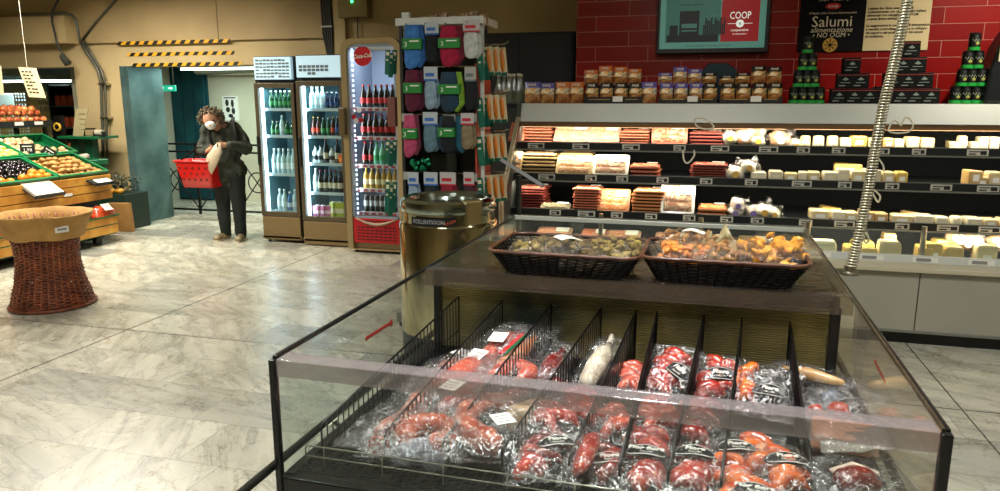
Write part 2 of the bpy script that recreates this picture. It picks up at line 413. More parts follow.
# lobby and produce room beyond the openings
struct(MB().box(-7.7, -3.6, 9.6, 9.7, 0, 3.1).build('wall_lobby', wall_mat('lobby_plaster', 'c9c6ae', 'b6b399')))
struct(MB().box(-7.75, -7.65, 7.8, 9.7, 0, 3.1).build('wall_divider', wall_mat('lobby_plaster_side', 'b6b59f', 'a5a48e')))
struct(MB().box(-12, -7.7, 11.2, 11.3, 0, 3.1).build('wall_far', wall_mat('far_plaster', '8d938a', '7b837c')))
# steel-lined jamb of the opening
JST = mat('galvanised_sheet', '6f8e8e', .38, .6, col2='4c6a6c', vscale=3)
j = MB().box(-6.63, -6.585, YB-.03, 8.05, 0, ZB); j.box(-6.70, -6.63, YB-.035, YB, 0, ZB)
struct(j.build('trim_5', JST, bevel=.004))
# lift doors (teal steel panels)
TEAL = mat('teal_steel', '1d5a66', .35, .5, col2='123f4a', vscale=2)
d = MB()
for a in (0, 1, 2): d.box(-7.64+a*.19, -7.46+a*.19, 9.50, 9.58, 0.02, 1.98)
d.box(-7.65, -7.06, 9.56, 9.6, 0, 2.02)
dr = struct(d.build('door_1', TEAL, bevel=.006))
h = MB().box(-7.12, -7.10, 9.46, 9.50, .8, 1.2); h.build('door_handle', STEEL, dr)
# ================================================================== things on and around the back wall
# hazard tape strips
TAPE = stripe_mat('hazard_tape', 'e0a51e', '14120c', .125, (1, 0, -.9), .5, duty=.5)
for px0, px1, py, nm in ((116, 229, 42.6, 'upper yellow and black hazard tape strip over the opening'),
                         (124, 231, 54, 'middle yellow and black hazard tape strip over the opening'),
                         (129, 238, 64.6, 'lowest yellow and black hazard tape strip, along the beam edge')):
    a = U(px0, py, YB-.045); b_ = U(px1, py-1, YB-.045); z = (a.z+b_.z)/2
    if py < 50: z += .0
    y0 = YB-.001 if z+.02 < ZF else YB-.041
    o = MB().prism([(a.x, z-.02), (b_.x, z-.02), (b_.x+.02, z+.02), (a.x+.02, z+.02)], 'y', y0-.003, y0).build('hazard_tape', TAPE)
    tag(o, nm, 'tape', 'hazard tape strips')
# conduits and cables
PIPE = mat('grey_conduit', '54554a', .45, .3)
def wallpath(pts, Y): return [U(x, y, Y) for x, y in pts]
t = thing('electric_conduit', 'grey electric conduit bending across the beam and down the beige pier', 'conduit', U(99, 75, YB-.05))
for k, (pts, r) in enumerate((([(20, 14), (40, 14), (66, 13), (72, 15), (76, 20), (78, 31), (80, 41)], .016),
                              ([(80, 41), (86, 52), (92, 60), (98, 70), (101, 82), (102, 110), (103, 145), (103, 157)], .018),
                              ([(84, 41), (90, 52), (95, 60), (101, 70), (105, 82), (106, 110), (107, 145), (107, 157)], .014))):
    Y = YB-.19 if k == 0 else YB-.07
    MB().tube(wallpath(pts, Y), r, 8).build('pipe', PIPE, t, smooth=True)
for x, y in ((101, 84), (103, 118)):
    c = U(x+2, y, YB-.07); MB().box(c.x-.06, c.x+.06, YB-.09, YB-.0, c.z-.012, c.z+.012).build('clip', STEEL, t, bevel=.003)
t = tag(MB().tube(wallpath([(82, 40), (96, 22), (117, -2)], YB-.06), .014, 8).build('diagonal_conduit', PIPE, smooth=True), 'thin grey conduit slanting up to the right from the bend', 'conduit')
t = thing('hanging_cable', 'dark cable looping down from the beam to a grey socket', 'cable', U(64, 58, YB-.21))
MB().tube(wallpath([(60, -3), (56, 4), (52, 12), (52, 22), (55, 34), (57, 44), (61, 51), (65, 57)], YB-.21), .012, 8).build('cord', mat('dark_cable', '2c2f2a', .5), t, smooth=True)
c = U(66, 60, YB-.21); m_ = MB(); m_.cyl(c+Vector((-.05, 0, .05)), c+Vector((.04, -.02, -.04)), .035, .045, 14); m_.cyl(c+Vector((.04, -.02, -.04)), c+Vector((.05, -.022, -.05)), .03, .03, 14)
m_.build('socket', mat('socket_grey', '3e403a', .4), t, smooth='auto')
# bundle of dark cables beside the pilaster
t = thing('cable_bundle', 'bundle of black cables running down the wall beside the pilaster', 'cable', (-3.93, YB-.06, 1.95))
for k in range(5):
    x = -3.985+.026*k; pts = [(x, YB-.06-.01*(k % 2), 3.05), (x+.004*math.sin(k), YB-.06, 2.5), (x+.01, YB-.065, 2.2), (x*.6-3.87*.4, YB-.06, 2.0), (-3.88+.006*k, YB-.06, 1.85)]
    MB().tube(pts, .013, 6).build('cord', mat('dark_cable', '2c2f2a', .5), t, smooth=True)
MB().box(-4.0, -3.86, YB-.085, YB-.041, 2.27, 2.285).build('clip', STEEL, t)
# electrical box
t = thing('electrical_box', 'beige electrical box with a green light above the soft drinks fridge', 'box', (-3.55, YB-.09, 2.36))
MB().box(-3.76, -3.42, YB-.13, YB-.0, 2.36, 2.72).build('housing', mat('box_beige', '8b7a4d', .5), t, bevel=.008)
c = U(352, 1.5, YB-.13); MB().ell((c.x, YB-.135, c.z), (.012, .008, .012)).build('indicator_light', mat('green_glow', '30ff70', .4, emit=12), t)
MB().tube([(-3.585, YB-.03, 2.37), (-3.585, YB-.03, 2.0)], .007, 6).build('cord', mat('dark_cable', '2c2f2a', .5), t)
for x in (-3.73, -3.45): MB().ell((x, YB-.132, 2.385), (.008, .004, .008), 8).build('screw', GREYP, t)
# dark blue rectangle of an old opening behind the fridges is bare wall; lobby fittings
t = thing('exit_sign', 'small green lit exit sign hanging inside the lobby opening', 'sign', (-6.71, 8.3, 1.61))
MB().box(-6.83, -6.60, 8.29, 8.32, 1.612, 1.69).build('panel', mat('sign_green', '1f9a78', .4, emit=1.2), t, bevel=.004)
m_ = MB(); m_.ell((-6.79, 8.286, 1.675), (.008, .003, .008), 8); m_.prism([(-6.80, 1.63), (-6.785, 1.63), (-6.775, 1.665), (-6.79, 1.665)], 'y', 8.283, 8.289); m_.prism([(-6.70, 1.645), (-6.66, 1.645), (-6.66, 1.635), (-6.635, 1.652), (-6.66, 1.668), (-6.66, 1.658), (-6.70, 1.658)], 'y', 8.283, 8.289)
m_.build('symbol', mat('sign_white', 'f0fff5', .4, emit=1.5), t)
m_ = MB(); m_.cyl((-6.8, 8.305, 1.69), (-6.8, 8.305, 3.1), .006, n=6); m_.cyl((-6.63, 8.305, 1.69), (-6.63, 8.305, 3.1), .006, n=6); m_.build('hanger', GREYP, t)
t = thing('fluorescent_light', 'long fluorescent batten light hanging inside the lobby opening', 'light', (-5.6, 8.75, 1.93))
MB().box(-6.9, -4.6, 8.72, 8.80, 1.928, 1.97).build('housing', GREYP, t)
MB().cyl((-6.85, 8.76, 1.912), (-4.65, 8.76, 1.912), .016, n=10).build('tube', mat('tube_glow', 'dff5f2', .5, emit=7), t)
m_ = MB()
for x in (-6.7, -4.8): m_.cyl((x, 8.76, 1.97), (x, 8.76, 3.1), .008, n=6)
m_.build('hanger', GREYP, t)
o = MB().cyl((-7.0, 9.3, 1.95), (-3.8, 9.3, 1.95), .10, n=20).build('air_duct', STEEL, smooth='auto'); tag(o, 'round metal air duct crossing high inside the lobby', 'duct')
t = thing('wall_poster', 'white poster with dark figures on the lobby wall', 'poster', (-6.7, 9.58, 1.24))
MB().box(-6.83, -6.57, 9.585, 9.6, 1.2, 1.56).build('sheet', CARD, t)
m_ = MB()
for (x, z, w, hh) in ((-6.75, 1.46, .03, .05), (-6.66, 1.45, .025, .06), (-6.74, 1.36, .035, .04), (-6.65, 1.34, .03, .05), (-6.7, 1.27, .04, .03)): m_.ell((x, 9.583, z), (w, .003, hh), 10)
m_.box(-6.8, -6.6, 9.581, 9.586, 1.525, 1.54); m_.build('print', INK, t)
# black railing in the opening
t = thing('metal_railing', 'black wrought metal railing with crossed bars behind the shopper', 'railing', (-6, 8.3, 0))
IRON = mat('black_iron', '0d0f10', .4, .3)
X0, X1, YR = -6.98, -4.6, 8.32
m_ = MB()
for z in (.93, .83, .06): m_.box(X0, X1, YR-.015, YR+.015, z-.012, z+.012)
m_.build('rail', IRON, t)
n = 4; W = (X1-X0)/n
for k in range(n+1): MB().box(X0+k*W-.014, X0+k*W+.014, YR-.014, YR+.014, 0, .95).build('post', IRON, t)
for k in range(n):
    a, b_ = X0+k*W, X0+(k+1)*W; c = (a+b_)/2; m_ = MB()
    m_.tube([(a, YR, .83), (b_, YR, .06)], .009, 6); m_.tube([(b_, YR, .83), (a, YR, .06)], .009, 6)
    m_.tube([(c+.13*math.cos(q*PI/12), YR, .445+.13*math.sin(q*PI/12)) for q in range(24)], .009, 6, closed=True)
    m_.build('cross_bars', IRON, t, smooth=True)

# ================================================================== red wall: screen, signs
t = thing('television', 'black framed television showing a teal picture and red panel', 'television', (.05, 5.82, 1.83))
a = U(656, 53, 5.76); b_ = U(768, 53.5, 5.76); x0, x1, z0 = a.x, b_.x, (a.z+b_.z)/2; z1 = z0+.475; w = x1-x0; RL = math.radians(0)
MB().box(x0, x1, 5.76, 5.82, z0, z1).build('frame', BLACK, t, bevel=.006)
sx0, sx1, sz0, sz1 = x0+.022, x1-.03, z0+.035, z1-.03
MB().box(sx0, sx1, 5.756, 5.761, sz0, sz1).build('screen', mat('screen_teal', '5f9c90', .3, emit=.22), t)
px0 = sx0+.04; px1 = sx0+(sx1-sx0)*.575
ph = MB().box(px0, px1, 5.7545, 5.7562, sz0+.045, sz1-.01).build('picture', mat('screen_picture_sky', '3f7d72', .4, emit=.14), t)
m_ = MB(); gz = sz0+.047
DKT = mat('screen_dark', '0a1d20', .4, emit=.02)
m_.box(px0+.01, px1-.01, 5.7535, 5.7548, gz, gz+.05)
m_.box(px0+.10, px0+.24, 5.7530, 5.7548, gz+.05, gz+.22); m_.box(px0+.03, px0+.09, 5.7530, 5.7548, gz+.05, gz+.12)
for k in range(12): m_.box(px0+.27+.013*k, px0+.281+.013*k, 5.7530, 5.7548, gz+.05, gz+.12+.05*abs(math.sin(k*1.9)))
m_.build('picture_shapes', DKT, t)
m_ = MB(); m_.box(px0+.115, px0+.225, 5.7522, 5.7532, gz+.10, gz+.13); m_.box(px0+.115, px0+.225, 5.7522, 5.7532, gz+.075, gz+.085); m_.box(px0+.315, px0+.375, 5.7522, 5.7532, gz+.175, gz+.2)
m_.build('picture_details', mat('screen_mid', '4d877f', .4, emit=.12), t)
MB().box(px1+.008, sx1-.045, 5.7545, 5.7562, sz0+.045, sz1-.008).build('red_panel', mat('screen_red', '9c0a16', .4, emit=.25), t)
cx = (px1+.008+sx1-.045)/2; SW = mat('screen_white', 'e6efe4', .4, emit=.5)
text('lettering', 'COOP', .072, face_front((cx, 5.7535, sz0+.225)), SW, t, sx=.72)
text('lettering', 'cooperativa', .026, face_front((cx, 5.7535, sz0+.125)), SW, t)
text('lettering', 'di consumatori', .016, face_front((cx, 5.7535, sz0+.098)), SW, t)
m_ = MB(); m_.box(cx-.085, cx+.085, 5.753, 5.7545, sz0+.169, sz0+.172); m_.cyl((cx, 5.7525, sz0+.17), (cx, 5.7545, sz0+.17), .027, n=24); m_.build('emblem', SW, t)
text('emblem_letter', 'e', .045, face_front((cx, 5.752, sz0+.172)), mat('screen_dark', '0a1d20'), t)
text('lettering', 'Italia: la Cooperativa consumatori dal 10 aprile', .017, face_front(((sx0+sx1)/2-.02, 5.7535, sz0+.02)), mat('screen_dark', '0a1d20'), t)
text('lettering', 'PRIMAVERA COOPERATIVA', .014, face_front(((px0+px1)/2-.01, 5.7535, sz0+.31)), mat('screen_dark', '0a1d20'), t)
m_ = MB(); m_.cbox(((x0+x1)/2, 5.83, z0+.1), (.2, .05, .2)); m_.build('bracket', BLACK, t)
# TV stand foot / dark teal dome behind the packs
o = MB().prism([(-.03, 1.50), (.29, 1.50), (.29, 1.60), (.25, 1.72), (.18, 1.765), (.05, 1.765), (0, 1.70), (-.03, 1.6)], 'y', 5.72, 5.84).build('projector_box', mat('dark_teal_plastic', '17323d', .3, .2), bevel=.01)
tag(o, 'dark blue rounded box under the television behind the bread packs', 'box')
# Salumi boards
a = U(797, 52, 5.84); b_ = U(862, 52, 5.84); x0, x1, z0 = a.x, b_.x, a.z
t = thing('sign_board', 'black sign board reading Salumi alimentazione NO OGM', 'sign', ((x0+x1)/2, 5.83, z0))
MB().box(x0, x1, 5.832, 5.848, z0, z0+.50).build('board', mat('board_black', '08080a', .8, spec=.2), t, bevel=.002)
TG = mat('text_cream', 'd8ccaa', .6); cx = (x0+x1)/2; k_ = (x1-x0)/.43
def px_z(py): return U(830, py, 5.83).z
for body, py, sz, m2, sh in (('fior fiore', -1.5, .055, TG, .3), ('il Meglio della Cultura Gastronomica', 13, .021, TG, .2), ('Salumi', 22, .105, TG, 0), ('alimentazione', 30, .05, TG, .25), ('• NO OGM •', 35.3, .045, TG, .15)):
    text('lettering', body, sz, face_front((cx, 5.831, px_z(py))), m2, t, shear=sh)
m_ = MB(); m_.cyl((cx, 5.8315, px_z(6.2)), (cx, 5.829, px_z(6.2)), 1, n=28); m_.v = [(cx+(v[0]-cx)*.05, v[1], px_z(6.2)+(v[2]-px_z(6.2))*.022) for v in m_.v]
m_.build('red_oval', RED, t); text('logo_lettering', 'coop', .034, face_front((cx, 5.828, px_z(6))), CARD, t)
GOLD = mat('gold_print', 'c79a3c', .4, .3)
m_ = MB(); cz = px_z(45); m_.cyl((cx, 5.8315, cz), (cx, 5.829, cz), .049, n=28); m_.build('medallion', GOLD, t)
m_ = MB()
for q in range(8): m_.cbox((cx+.028*math.cos(q*PI/4), 5.8285, cz+.028*math.sin(q*PI/4)), (.006, .002, .028), Matrix.Rotation(-q*PI/4+PI/2, 4, 'Y'))
m_.cyl((cx, 5.8285, cz), (cx, 5.8275, cz), .012, n=14); m_.build('medallion_pattern', mat('board_black', '0c0c0e'), t)
a = U(859, 51, 5.84); b_ = U(927, 51, 5.84); x0, x1, z0 = a.x, b_.x, a.z
t = thing('text_board', 'cream sign board with two paragraphs of dark italic text', 'sign', ((x0+x1)/2, 5.83, z0))
MB().box(x0+.003, x1, 5.836, 5.849, z0, z0+.50).build('board', mat('board_cream', 'cbb98a', .6), t, bevel=.002)
for body, py in (('I salumi fior fiore sono prodotti', 8), ('esclusivamente con carne di suini italiani,', 11.4), ('alimentati con mangimi senza OGM', 14.9), ('e senza farine animali.', 18.4),
                 ('La stagionatura in condizioni di temperatura', 25.2), ('e umidità controllate, favorisce lo sviluppo', 28.8), ('dei sapori e dei profumi tipici dei salumi', 32.4), ('di tradizione.', 36)):
    text('lettering', body, .0245, face_front((x0+.03, 5.835, U(890, py, 5.83).z)), INK, t, align='LEFT', shear=.15, sx=.92, bold=.0006)
# black cabinet left of the tiled wall
a = U(494, 33, 6.2); b_ = U(575, 33, 6.2)
t = thing('black_cabinet', 'tall plain black cabinet behind the glass bottles', 'cabinet', ((a.x+b_.x)/2, 6.4, 0))
MB().box(a.x-.25, b_.x, 6.2, 6.7, 0.06, a.z).build('body', mat('cabinet_black', '0c0f12', .5), t, bevel=.01)
MB().box(a.x-.22, b_.x-.02, 6.23, 6.66, 0, .06).build('plinth', BLACK, t)
m_ = MB().box(a.x-.23, (a.x-.25+b_.x)/2-.003, 6.185, 6.2, .09, a.z-.02); m_.build('door', mat('cabinet_black', '0c0f12'), t, bevel=.003)
m_ = MB().box((a.x-.25+b_.x)/2+.003, b_.x-.02, 6.185, 6.2, .09, a.z-.02); m_.build('door', mat('cabinet_black', '0c0f12'), t, bevel=.003)

# ================================================================== drinks fridges
FBR = mat('fridge_brown', '5e5340', .4, .5); FTAN = mat('fridge_tan', '8c7752', .4, .5); FIN = mat('fridge_interior', '5f8890', .5)
FDK = mat('fridge_dark_frame', '1c211f', .4)
BOT = {}
def bottle(kind, col, cap, label, h=.2, r=.028, rough=.08, lab2=None):
    if kind in BOT: return BOT[kind]
    t = thing(kind, 'x', 'bottle')
    if 'can' in kind or 'carton' in kind:
        if 'carton' in kind: MB().box(-r, r, -r, r, 0, h).build('body', mat(kind+'_body', col, .4), t, bevel=.004)
        else: MB().lathe([(r*.8, 0), (r, .006), (r, h-.008), (r*.85, h)], 14).build('body', mat(kind+'_body', col, .3, .3), t, smooth='auto')
        MB().lathe([(r*.7, 0), (r*.7, .006)], 12, (0, 0, h)).build('lid', STEEL if 'can' in kind else mat(kind+'_cap', cap), t)
        MB().lathe([(r*1.02, 0), (r*1.02, h*.35)], 14, (0, 0, h*.35), cap=False).build('label', mat(kind+'_label', label, .5), t) if 'can' in kind else MB().box(-r*1.02, r*1.02, -r*1.02, r*1.02, h*.3, h*.6).build('label', mat(kind+'_label', label, .5), t)
    else:
        MB().lathe([(r*.85, 0), (r, .008), (r, h*.55), (r*.8, h*.68), (r*.38, h*.82), (r*.36, h*.94)], 14).build('glass', mat(kind+'_glass', col, rough, coat=.5), t, smooth='auto')
        MB().lathe([(r*.42, 0), (r*.42, h*.07)], 10, (0, 0, h*.93)).build('cap', mat(kind+'_cap', cap, .4), t)
        MB().lathe([(r*1.02, 0), (r*1.02, h*.24)], 14, (0, 0, h*.2), cap=False).build('label', mat(kind+'_label', label, .6), t)
    BOT[kind] = Proto(t); return BOT[kind]
def px_row(px0, px1, n): return [px0+(px1-px0)*(i+.5)/n for i in range(n)]
def drinks_fridge(name, label, X0, X1, Y, zt, zg0, zg1, shelves, header):
    t = thing(name, label, 'fridge', ((X0+X1)/2, Y+.3, 0)); D = .56
    b = MB(); b.box(X0, X0+.03, Y+.02, Y+D, .03, zt); b.box(X1-.03, X1, Y+.02, Y+D, .03, zt); b.box(X0+.03, X1-.03, Y+D-.04, Y+D, .03, zt)
    b.box(X0+.03, X1-.03, Y+.02, Y+D-.04, .03, zg0-.03); b.box(X0+.03, X1-.03, Y+.02, Y+D-.04, zg1+.02, zt)
    b.build('cabinet', FDK, t, bevel=.004)
    m = MB(); m.box(X0+.03, X0+.036, Y+.05, Y+D-.04, zg0-.03, zg1+.02); m.box(X1-.036, X1-.03, Y+.05, Y+D-.04, zg0-.03, zg1+.02); m.box(X0+.036, X1-.036, Y+D-.046, Y+D-.04, zg0-.03, zg1+.02)
    m.build('lining', FIN, t)
    dr = MB(); fw = .045
    dr.box(X0+.004, X0+fw, Y-.02, Y+.02, zg0-.05, zg1+.05); dr.box(X1-fw, X1-.004, Y-.02, Y+.02, zg0-.05, zg1+.05)
    dr.box(X0+fw, X1-fw, Y-.02, Y+.02, zg0-.05, zg0); dr.box(X0+fw, X1-fw, Y-.02, Y+.02, zg1, zg1+.05)
    dr = dr.build('door', FBR, t, bevel=.004)
    MB().box(X0+fw, X1-fw, Y-.004, Y+.002, zg0, zg1).build('glass', GLASS, dr)
    MB().box(X0+.006, X0+.03, Y-.035, Y-.02, (zg0+zg1)/2-.15, (zg0+zg1)/2+.15).build('handle', FDK, dr, bevel=.004)
    p = MB().box(X0+.01, X1-.01, Y-.02, Y+.02, zg0-.30, zg0-.055).build('lower_panel', FTAN, t, bevel=.006)
    g = MB(); zb = zg0-.31
    g.box(X0+.03, X1-.03, Y-.012, Y+.02, .03, .05); g.prism([(Y-.02, .05), (Y-.02, .07), (Y+.03, .09), (Y+.03, .03)], 'x', X0+.0, X1-.0)
    g.build('base_grille', FTAN, t)
    for x in (X0+.04, X1-.04): MB().cyl((x, Y+.05, 0), (x, Y+.05, .04), .015, n=10).build('foot', BLACK, t)
    MB().box(X0+.045, X0+.07, Y+.03, Y+.05, zg0, zg1).build('light_strip', mat('fridge_led', 'cfeaff', .5, emit=9), t)
    hd = MB().box(X0+.025, X1-.02, Y-.025, Y+.02, zg1+.085, zt-.01).build('header', mat('header_lit', 'b4d4e4', .5, emit=.45), t, bevel=.003)
    m = MB(); rr = random.Random(int(X0*-100)); hh = zt-.01-(zg1+.085); ww = X1-X0-.045
    if header == 'full':
        for r_ in range(6):
            for c_ in range(9):
                if rr.random() < .12: continue
                x = X0+.045+c_*ww*.102; z = zg1+.105+r_*hh*.145
                m.box(x, x+ww*.085, Y-.027, Y-.0245, z, z+hh*.09*(.6+.4*rr.random()))
    else:
        for c_ in range(7):
            for r_ in range(2 if c_ not in (2, 3) else 3):
                x = X0+.055+c_*ww*.098; z = zg1+.085+hh*.44-r_*hh*.16
                m.box(x, x+ww*.08, Y-.027, Y-.0245, z, z+hh*.12)
    m.build('price_list', mat('header_print', '5b6a66', .6), hd)
    for z in shelves:
        s = MB().box(X0+.037, X1-.037, Y+.07, Y+D-.05, z-.012, z); s.box(X0+.037, X1-.037, Y+.06, Y+.07, z-.022, z+.008)
        s.build('shelf', mat('fridge_shelf', 'b9cdd3', .4, .2), t)
    area('fridge_lamp', ((X0+X1)/2, Y+.1, zg1-.01), ((X0+X1)/2, Y+.35, 0), X1-X0-.15, 1.6, (.75, .92, 1), sy=.08)
    area('fridge_side_lamp', (X0+.075, Y+.07, (zg0+zg1)/2), (X1, Y+.35, (zg0+zg1)/2), .04, 2.2, (.75, .92, 1), sy=zg1-zg0-.1)
    return t
def zf(py, Y, px=300): return U(px, py, Y).z
Y1 = 6.83; sh1 = [zf(p, Y1+.07) for p in (109, 136, 174.5)] + [zf(213, Y1)]
F1 = drinks_fridge('drinks_fridge', 'narrow brown drinks fridge with lit price header, left of three', -4.47, -4.0, Y1, zf(56, Y1, 280), zf(211.5, Y1, 280), zf(88, Y1, 280), sh1, 'full')
Y2 = 6.77; sh2 = [zf(p, Y2+.07) for p in (109, 136, 163, 192)] + [zf(217.5, Y2)]
F2 = drinks_fridge('drinks_fridge', 'narrow brown drinks fridge with wines and juices, middle of three', -3.95, -3.42, Y2, zf(54.5, Y2, 325), zf(216.5, Y2, 325), zf(86, Y2, 325), sh2, 'part')
K = {
 'green_beer_bottle': ('0d4a2c', 'c8c8b0', '3b8c4a', .175, .024), 'clear_water_bottle': ('a9c8cc', 'dfe6e4', 'cfe2e6', .25, .028),
 'blue_water_bottle': ('2a6a9c', 'dfe6e4', 'b9d6e8', .22, .026), 'dark_wine_bottle': ('10181c', '8a1c20', 'c9c2a8', .235, .027),
 'brown_beer_bottle': ('3b1708', 'c4a33c', 'b83a1c', .185, .024), 'dark_blue_bottle': ('10223c', 'aab4bc', '2d4a80', .19, .024),
 'white_milk_bottle': ('c6d4d8', '30383c', '20282c', .17, .03), 'cola_bottle': ('150806', 'b3151a', 'b3151a', .21, .03),
 'clear_soda_bottle': ('6fb99a', '2a8c4a', '2a9c5c', .21, .03), 'yellow_beer_bottle': ('b08a2c', 'd9c060', 'e8dcae', .2, .027),
 'black_cola_can': ('121416', 'c0c0c0', '8b8f90', .15, .026), 'pink_juice_carton': ('b85f8c', 'f0e8e8', 'e9c8d8', .11, .032), 'yellow_juice_carton': ('b9c94e', 'f0e8e8', 'f0ead0', .15, .032),
 'orange_juice_carton': ('d8601c', 'f0e8e8', 'e88a30', .09, .032)}
def bt(k): v = K[k]; return bottle(k, v[0], v[1], v[2], v[3], v[4])
def fill(X0, X1, Y, z, kinds, fr, shelfname, scz=1, depth=.12):
    n = len(kinds); cnt = {}
    for i, k in enumerate(kinds):
        if k is None: continue
        x = X0+(X1-X0)*(i+.5)/n; cnt[k] = cnt.get(k, 0)+1
        w = k.replace('_', ' ')
        tot = kinds.count(k)
        pos = '' if tot == 1 else (ORD[cnt[k]-1]+' from the left ')
        o = bt(k).place((x, Y+depth+random.uniform(-.01, .01), z+.001), (0, 0, random.uniform(0, 6)), '%s, %son the %s of the %s' % (w, pos, shelfname, fr), (1.12, 1.12, scz*1.06), '%s %s' % (shelfname, fr))
        o['category'] = 'carton' if 'carton' in k else ('can' if 'can' in k else 'bottle')
g = 'green_beer_bottle'; w_ = 'clear_water_bottle'; bl = 'blue_water_bottle'; dw = 'dark_wine_bottle'; bb = 'brown_beer_bottle'; db = 'dark_blue_bottle'
a0, a1 = -4.38, -4.05
fill(a0, a1, Y1, sh1[0], [g]*5+[bb], 'left fridge', 'top shelf'); fill(a0, a1, Y1, sh1[1], [g, g, w_, g, g, bb], 'left fridge', 'second shelf', .8)
fill(a0, a1, Y1, sh1[2], [w_]*6, 'left fridge', 'third shelf'); fill(a0+.03, a1, Y1, sh1[3], [w_, w_, bl, w_, bl], 'left fridge', 'bottom shelf', .88)
a0, a1 = -3.87, -3.48
fill(a0, a1, Y2, sh2[0], [w_, w_, w_, db, db, db, db], 'middle fridge', 'top shelf', .85); fill(a0, a1, Y2, sh2[1], [bb, bb, g, g, bb, db, db], 'middle fridge', 'second shelf')
fill(a0, a1, Y2, sh2[2], ['white_milk_bottle']*2+[dw, 'white_milk_bottle', dw, 'orange_juice_carton'], 'middle fridge', 'third shelf')
fill(a0, a1, Y2, sh2[3], [w_, dw, dw, dw, dw, dw, bl], 'middle fridge', 'fourth shelf', .95)
fill(a0, a1, Y2, sh2[4], ['pink_juice_carton']*3+['yellow_juice_carton']*3, 'middle fridge', 'bottom shelf')
# tall soft drinks fridge with rounded beige surround
Y3 = 6.6; X0, X1 = -3.335, -2.72; zt = zf(38.5, Y3, 370); zg0 = zf(216, Y3, 370); zg1 = zf(47, Y3, 370)
t = thing('soft_drinks_fridge', 'tall soft drinks fridge with rounded beige surround and red base', 'fridge', (-3.03, Y3+.3, 0))
FB = mat('fridge_beige', 'a8946a', .4, .2)
b = MB(); b.box(X0, X0+.04, Y3+.02, Y3+.6, .02, zt-.06); b.box(X1-.04, X1, Y3+.02, Y3+.6, .02, zt-.06); b.box(X0+.04, X1-.04, Y3+.56, Y3+.6, .02, zt-.06); b.box(X0+.04, X1-.04, Y3+.02, Y3+.56, .02, zg0-.02); b.box(X0+.04, X1-.04, Y3+.02, Y3+.56, zg1, zt-.06)
b.build('cabinet', FB, t, bevel=.01)
def rrect(x0, x1, z0, z1, r, rb, n=8):
    P = []
    for cx, cz, a0_, rr in ((x1-r, z1-r, 0, r), (x0+r, z1-r, 90, r), (x0+rb, z0+rb, 180, rb), (x1-rb, z0+rb, 270, rb)):
        for k in range(n+1): a = math.radians(a0_+90*k/n); P.append((cx+rr*math.cos(a), cz+rr*math.sin(a)))
    return P
po = rrect(X0, X1, .03, zt, .10, .03); pi_ = rrect(X0+.055, X1-.055, zf(245, Y3), zg1+.03, .09, .02); n = len(po)
m = MB(); vs = []
for (P, y) in ((po, Y3-.05), (pi_, Y3-.04), (pi_, Y3+.02), (po, Y3+.02)): vs += [(p[0], y, p[1]) for p in P]
m._add(vs, [(r_*n+i, r_*n+(i+1) % n, ((r_+1) % 4)*n+(i+1) % n, ((r_+1) % 4)*n+i) for r_ in range(4) for i in range(n)])
m.build('surround', FB, t, smooth='auto')
m = MB(); m.box(X0+.04, X0+.046, Y3+.05, Y3+.56, zg0, zg1+.02); m.box(X1-.046, X1-.04, Y3+.05, Y3+.56, zg0, zg1+.02); m.box(X0+.046, X1-.046, Y3+.554, Y3+.56, zg0, zg1+.02)
m.build('lining', mat('fridge_white', '9fabc4', .5), t)
dr = MB(); dr.box(X0+.045, X0+.075, Y3-.03, Y3+.01, zg0, zg1+.03); dr.box(X1-.075, X1-.045, Y3-.03, Y3+.01, zg0, zg1+.03); dr.box(X0+.075, X1-.075, Y3-.03, Y3+.01, zg0-.02, zg0); dr.box(X0+.075, X1-.075, Y3-.03, Y3+.01, zg1, zg1+.03)
dr = dr.build('door', mat('fridge_door_grey', '8f9aa8', .4), t)
MB().box(X0+.075, X1-.075, Y3-.012, Y3-.006, zg0, zg1).build('glass', GLASS, dr)
hz = zf(125, Y3, 348); MB().box(X0-.03, X0+.045, Y3-.09, Y3-.04, hz-.1, hz+.17).build('handle', mat('handle_brown', '5a4a2c', .4), dr, bevel=.015)
m = MB(); c = U(362, 56, Y3-.03); m.cyl((c.x, Y3-.012, c.z), (c.x, Y3-.022, c.z), .092, n=32); st = m.build('red_disc', RED, dr)
text('lettering', 'Coca-Cola', .052, face_front((c.x, Y3-.0235, c.z), -.08), CARD, st, shear=.35, sx=.85, bold=.001)
for k, (px, py, col) in enumerate(((354, 117, 'b01820'), (359, 110, 'd8d8e0'), (352, 112, 'b8b8c8'), (361, 120, 'a01020'), (356, 121, 'd0c8d0'))):
    c = U(px, py, Y3-.014); MB().cyl((c.x, Y3-.012, c.z), (c.x, Y3-.015-.001*k, c.z), .026, n=18).build('sticker', mat('sticker_'+col, col, .5), dr)
MB().box(X0+.06, X1-.06, Y3-.035, Y3+.02, .10, zg0-.02).build('red_base', mat('fridge_red', 'b80d16', .4), t, bevel=.006)
m = MB()
for i in range(9):
    for jn in range(7):
        x = X0+.10+i*.048; z = .13+jn*.031
        if x > X1-.1 or abs((z-.33)+(.035*math.sin((x-X0)/.6*PI)*1.6)) < .022: continue
        m.box(x, x+.036, Y3-.037, Y3-.034, z, z+.012)
m.build('vent_slots', mat('vent_dark', '40060a', .6), t)
m = MB(); pts = [(X0+.10+i*.035, Y3-.04, .345-.055*math.sin(i/12*PI)) for i in range(13)]; m.tube(pts, [.006+.010*math.sin(i/12*PI) for i in range(13)], 8); m.build('silver_wave', mat('wave_tan', 'b09a80', .4), t, smooth=True)
for x in (X0+.05, X1-.05): MB().cyl((x, Y3+.05, 0), (x, Y3+.05, .04), .018, n=10).build('foot', BLACK, t)
m = MB()
for i in range(34): m.cbox((X0+.085, Y3+.03, zg0+.02+i*(zg1-zg0-.04)/33), (.014, .01, .022))
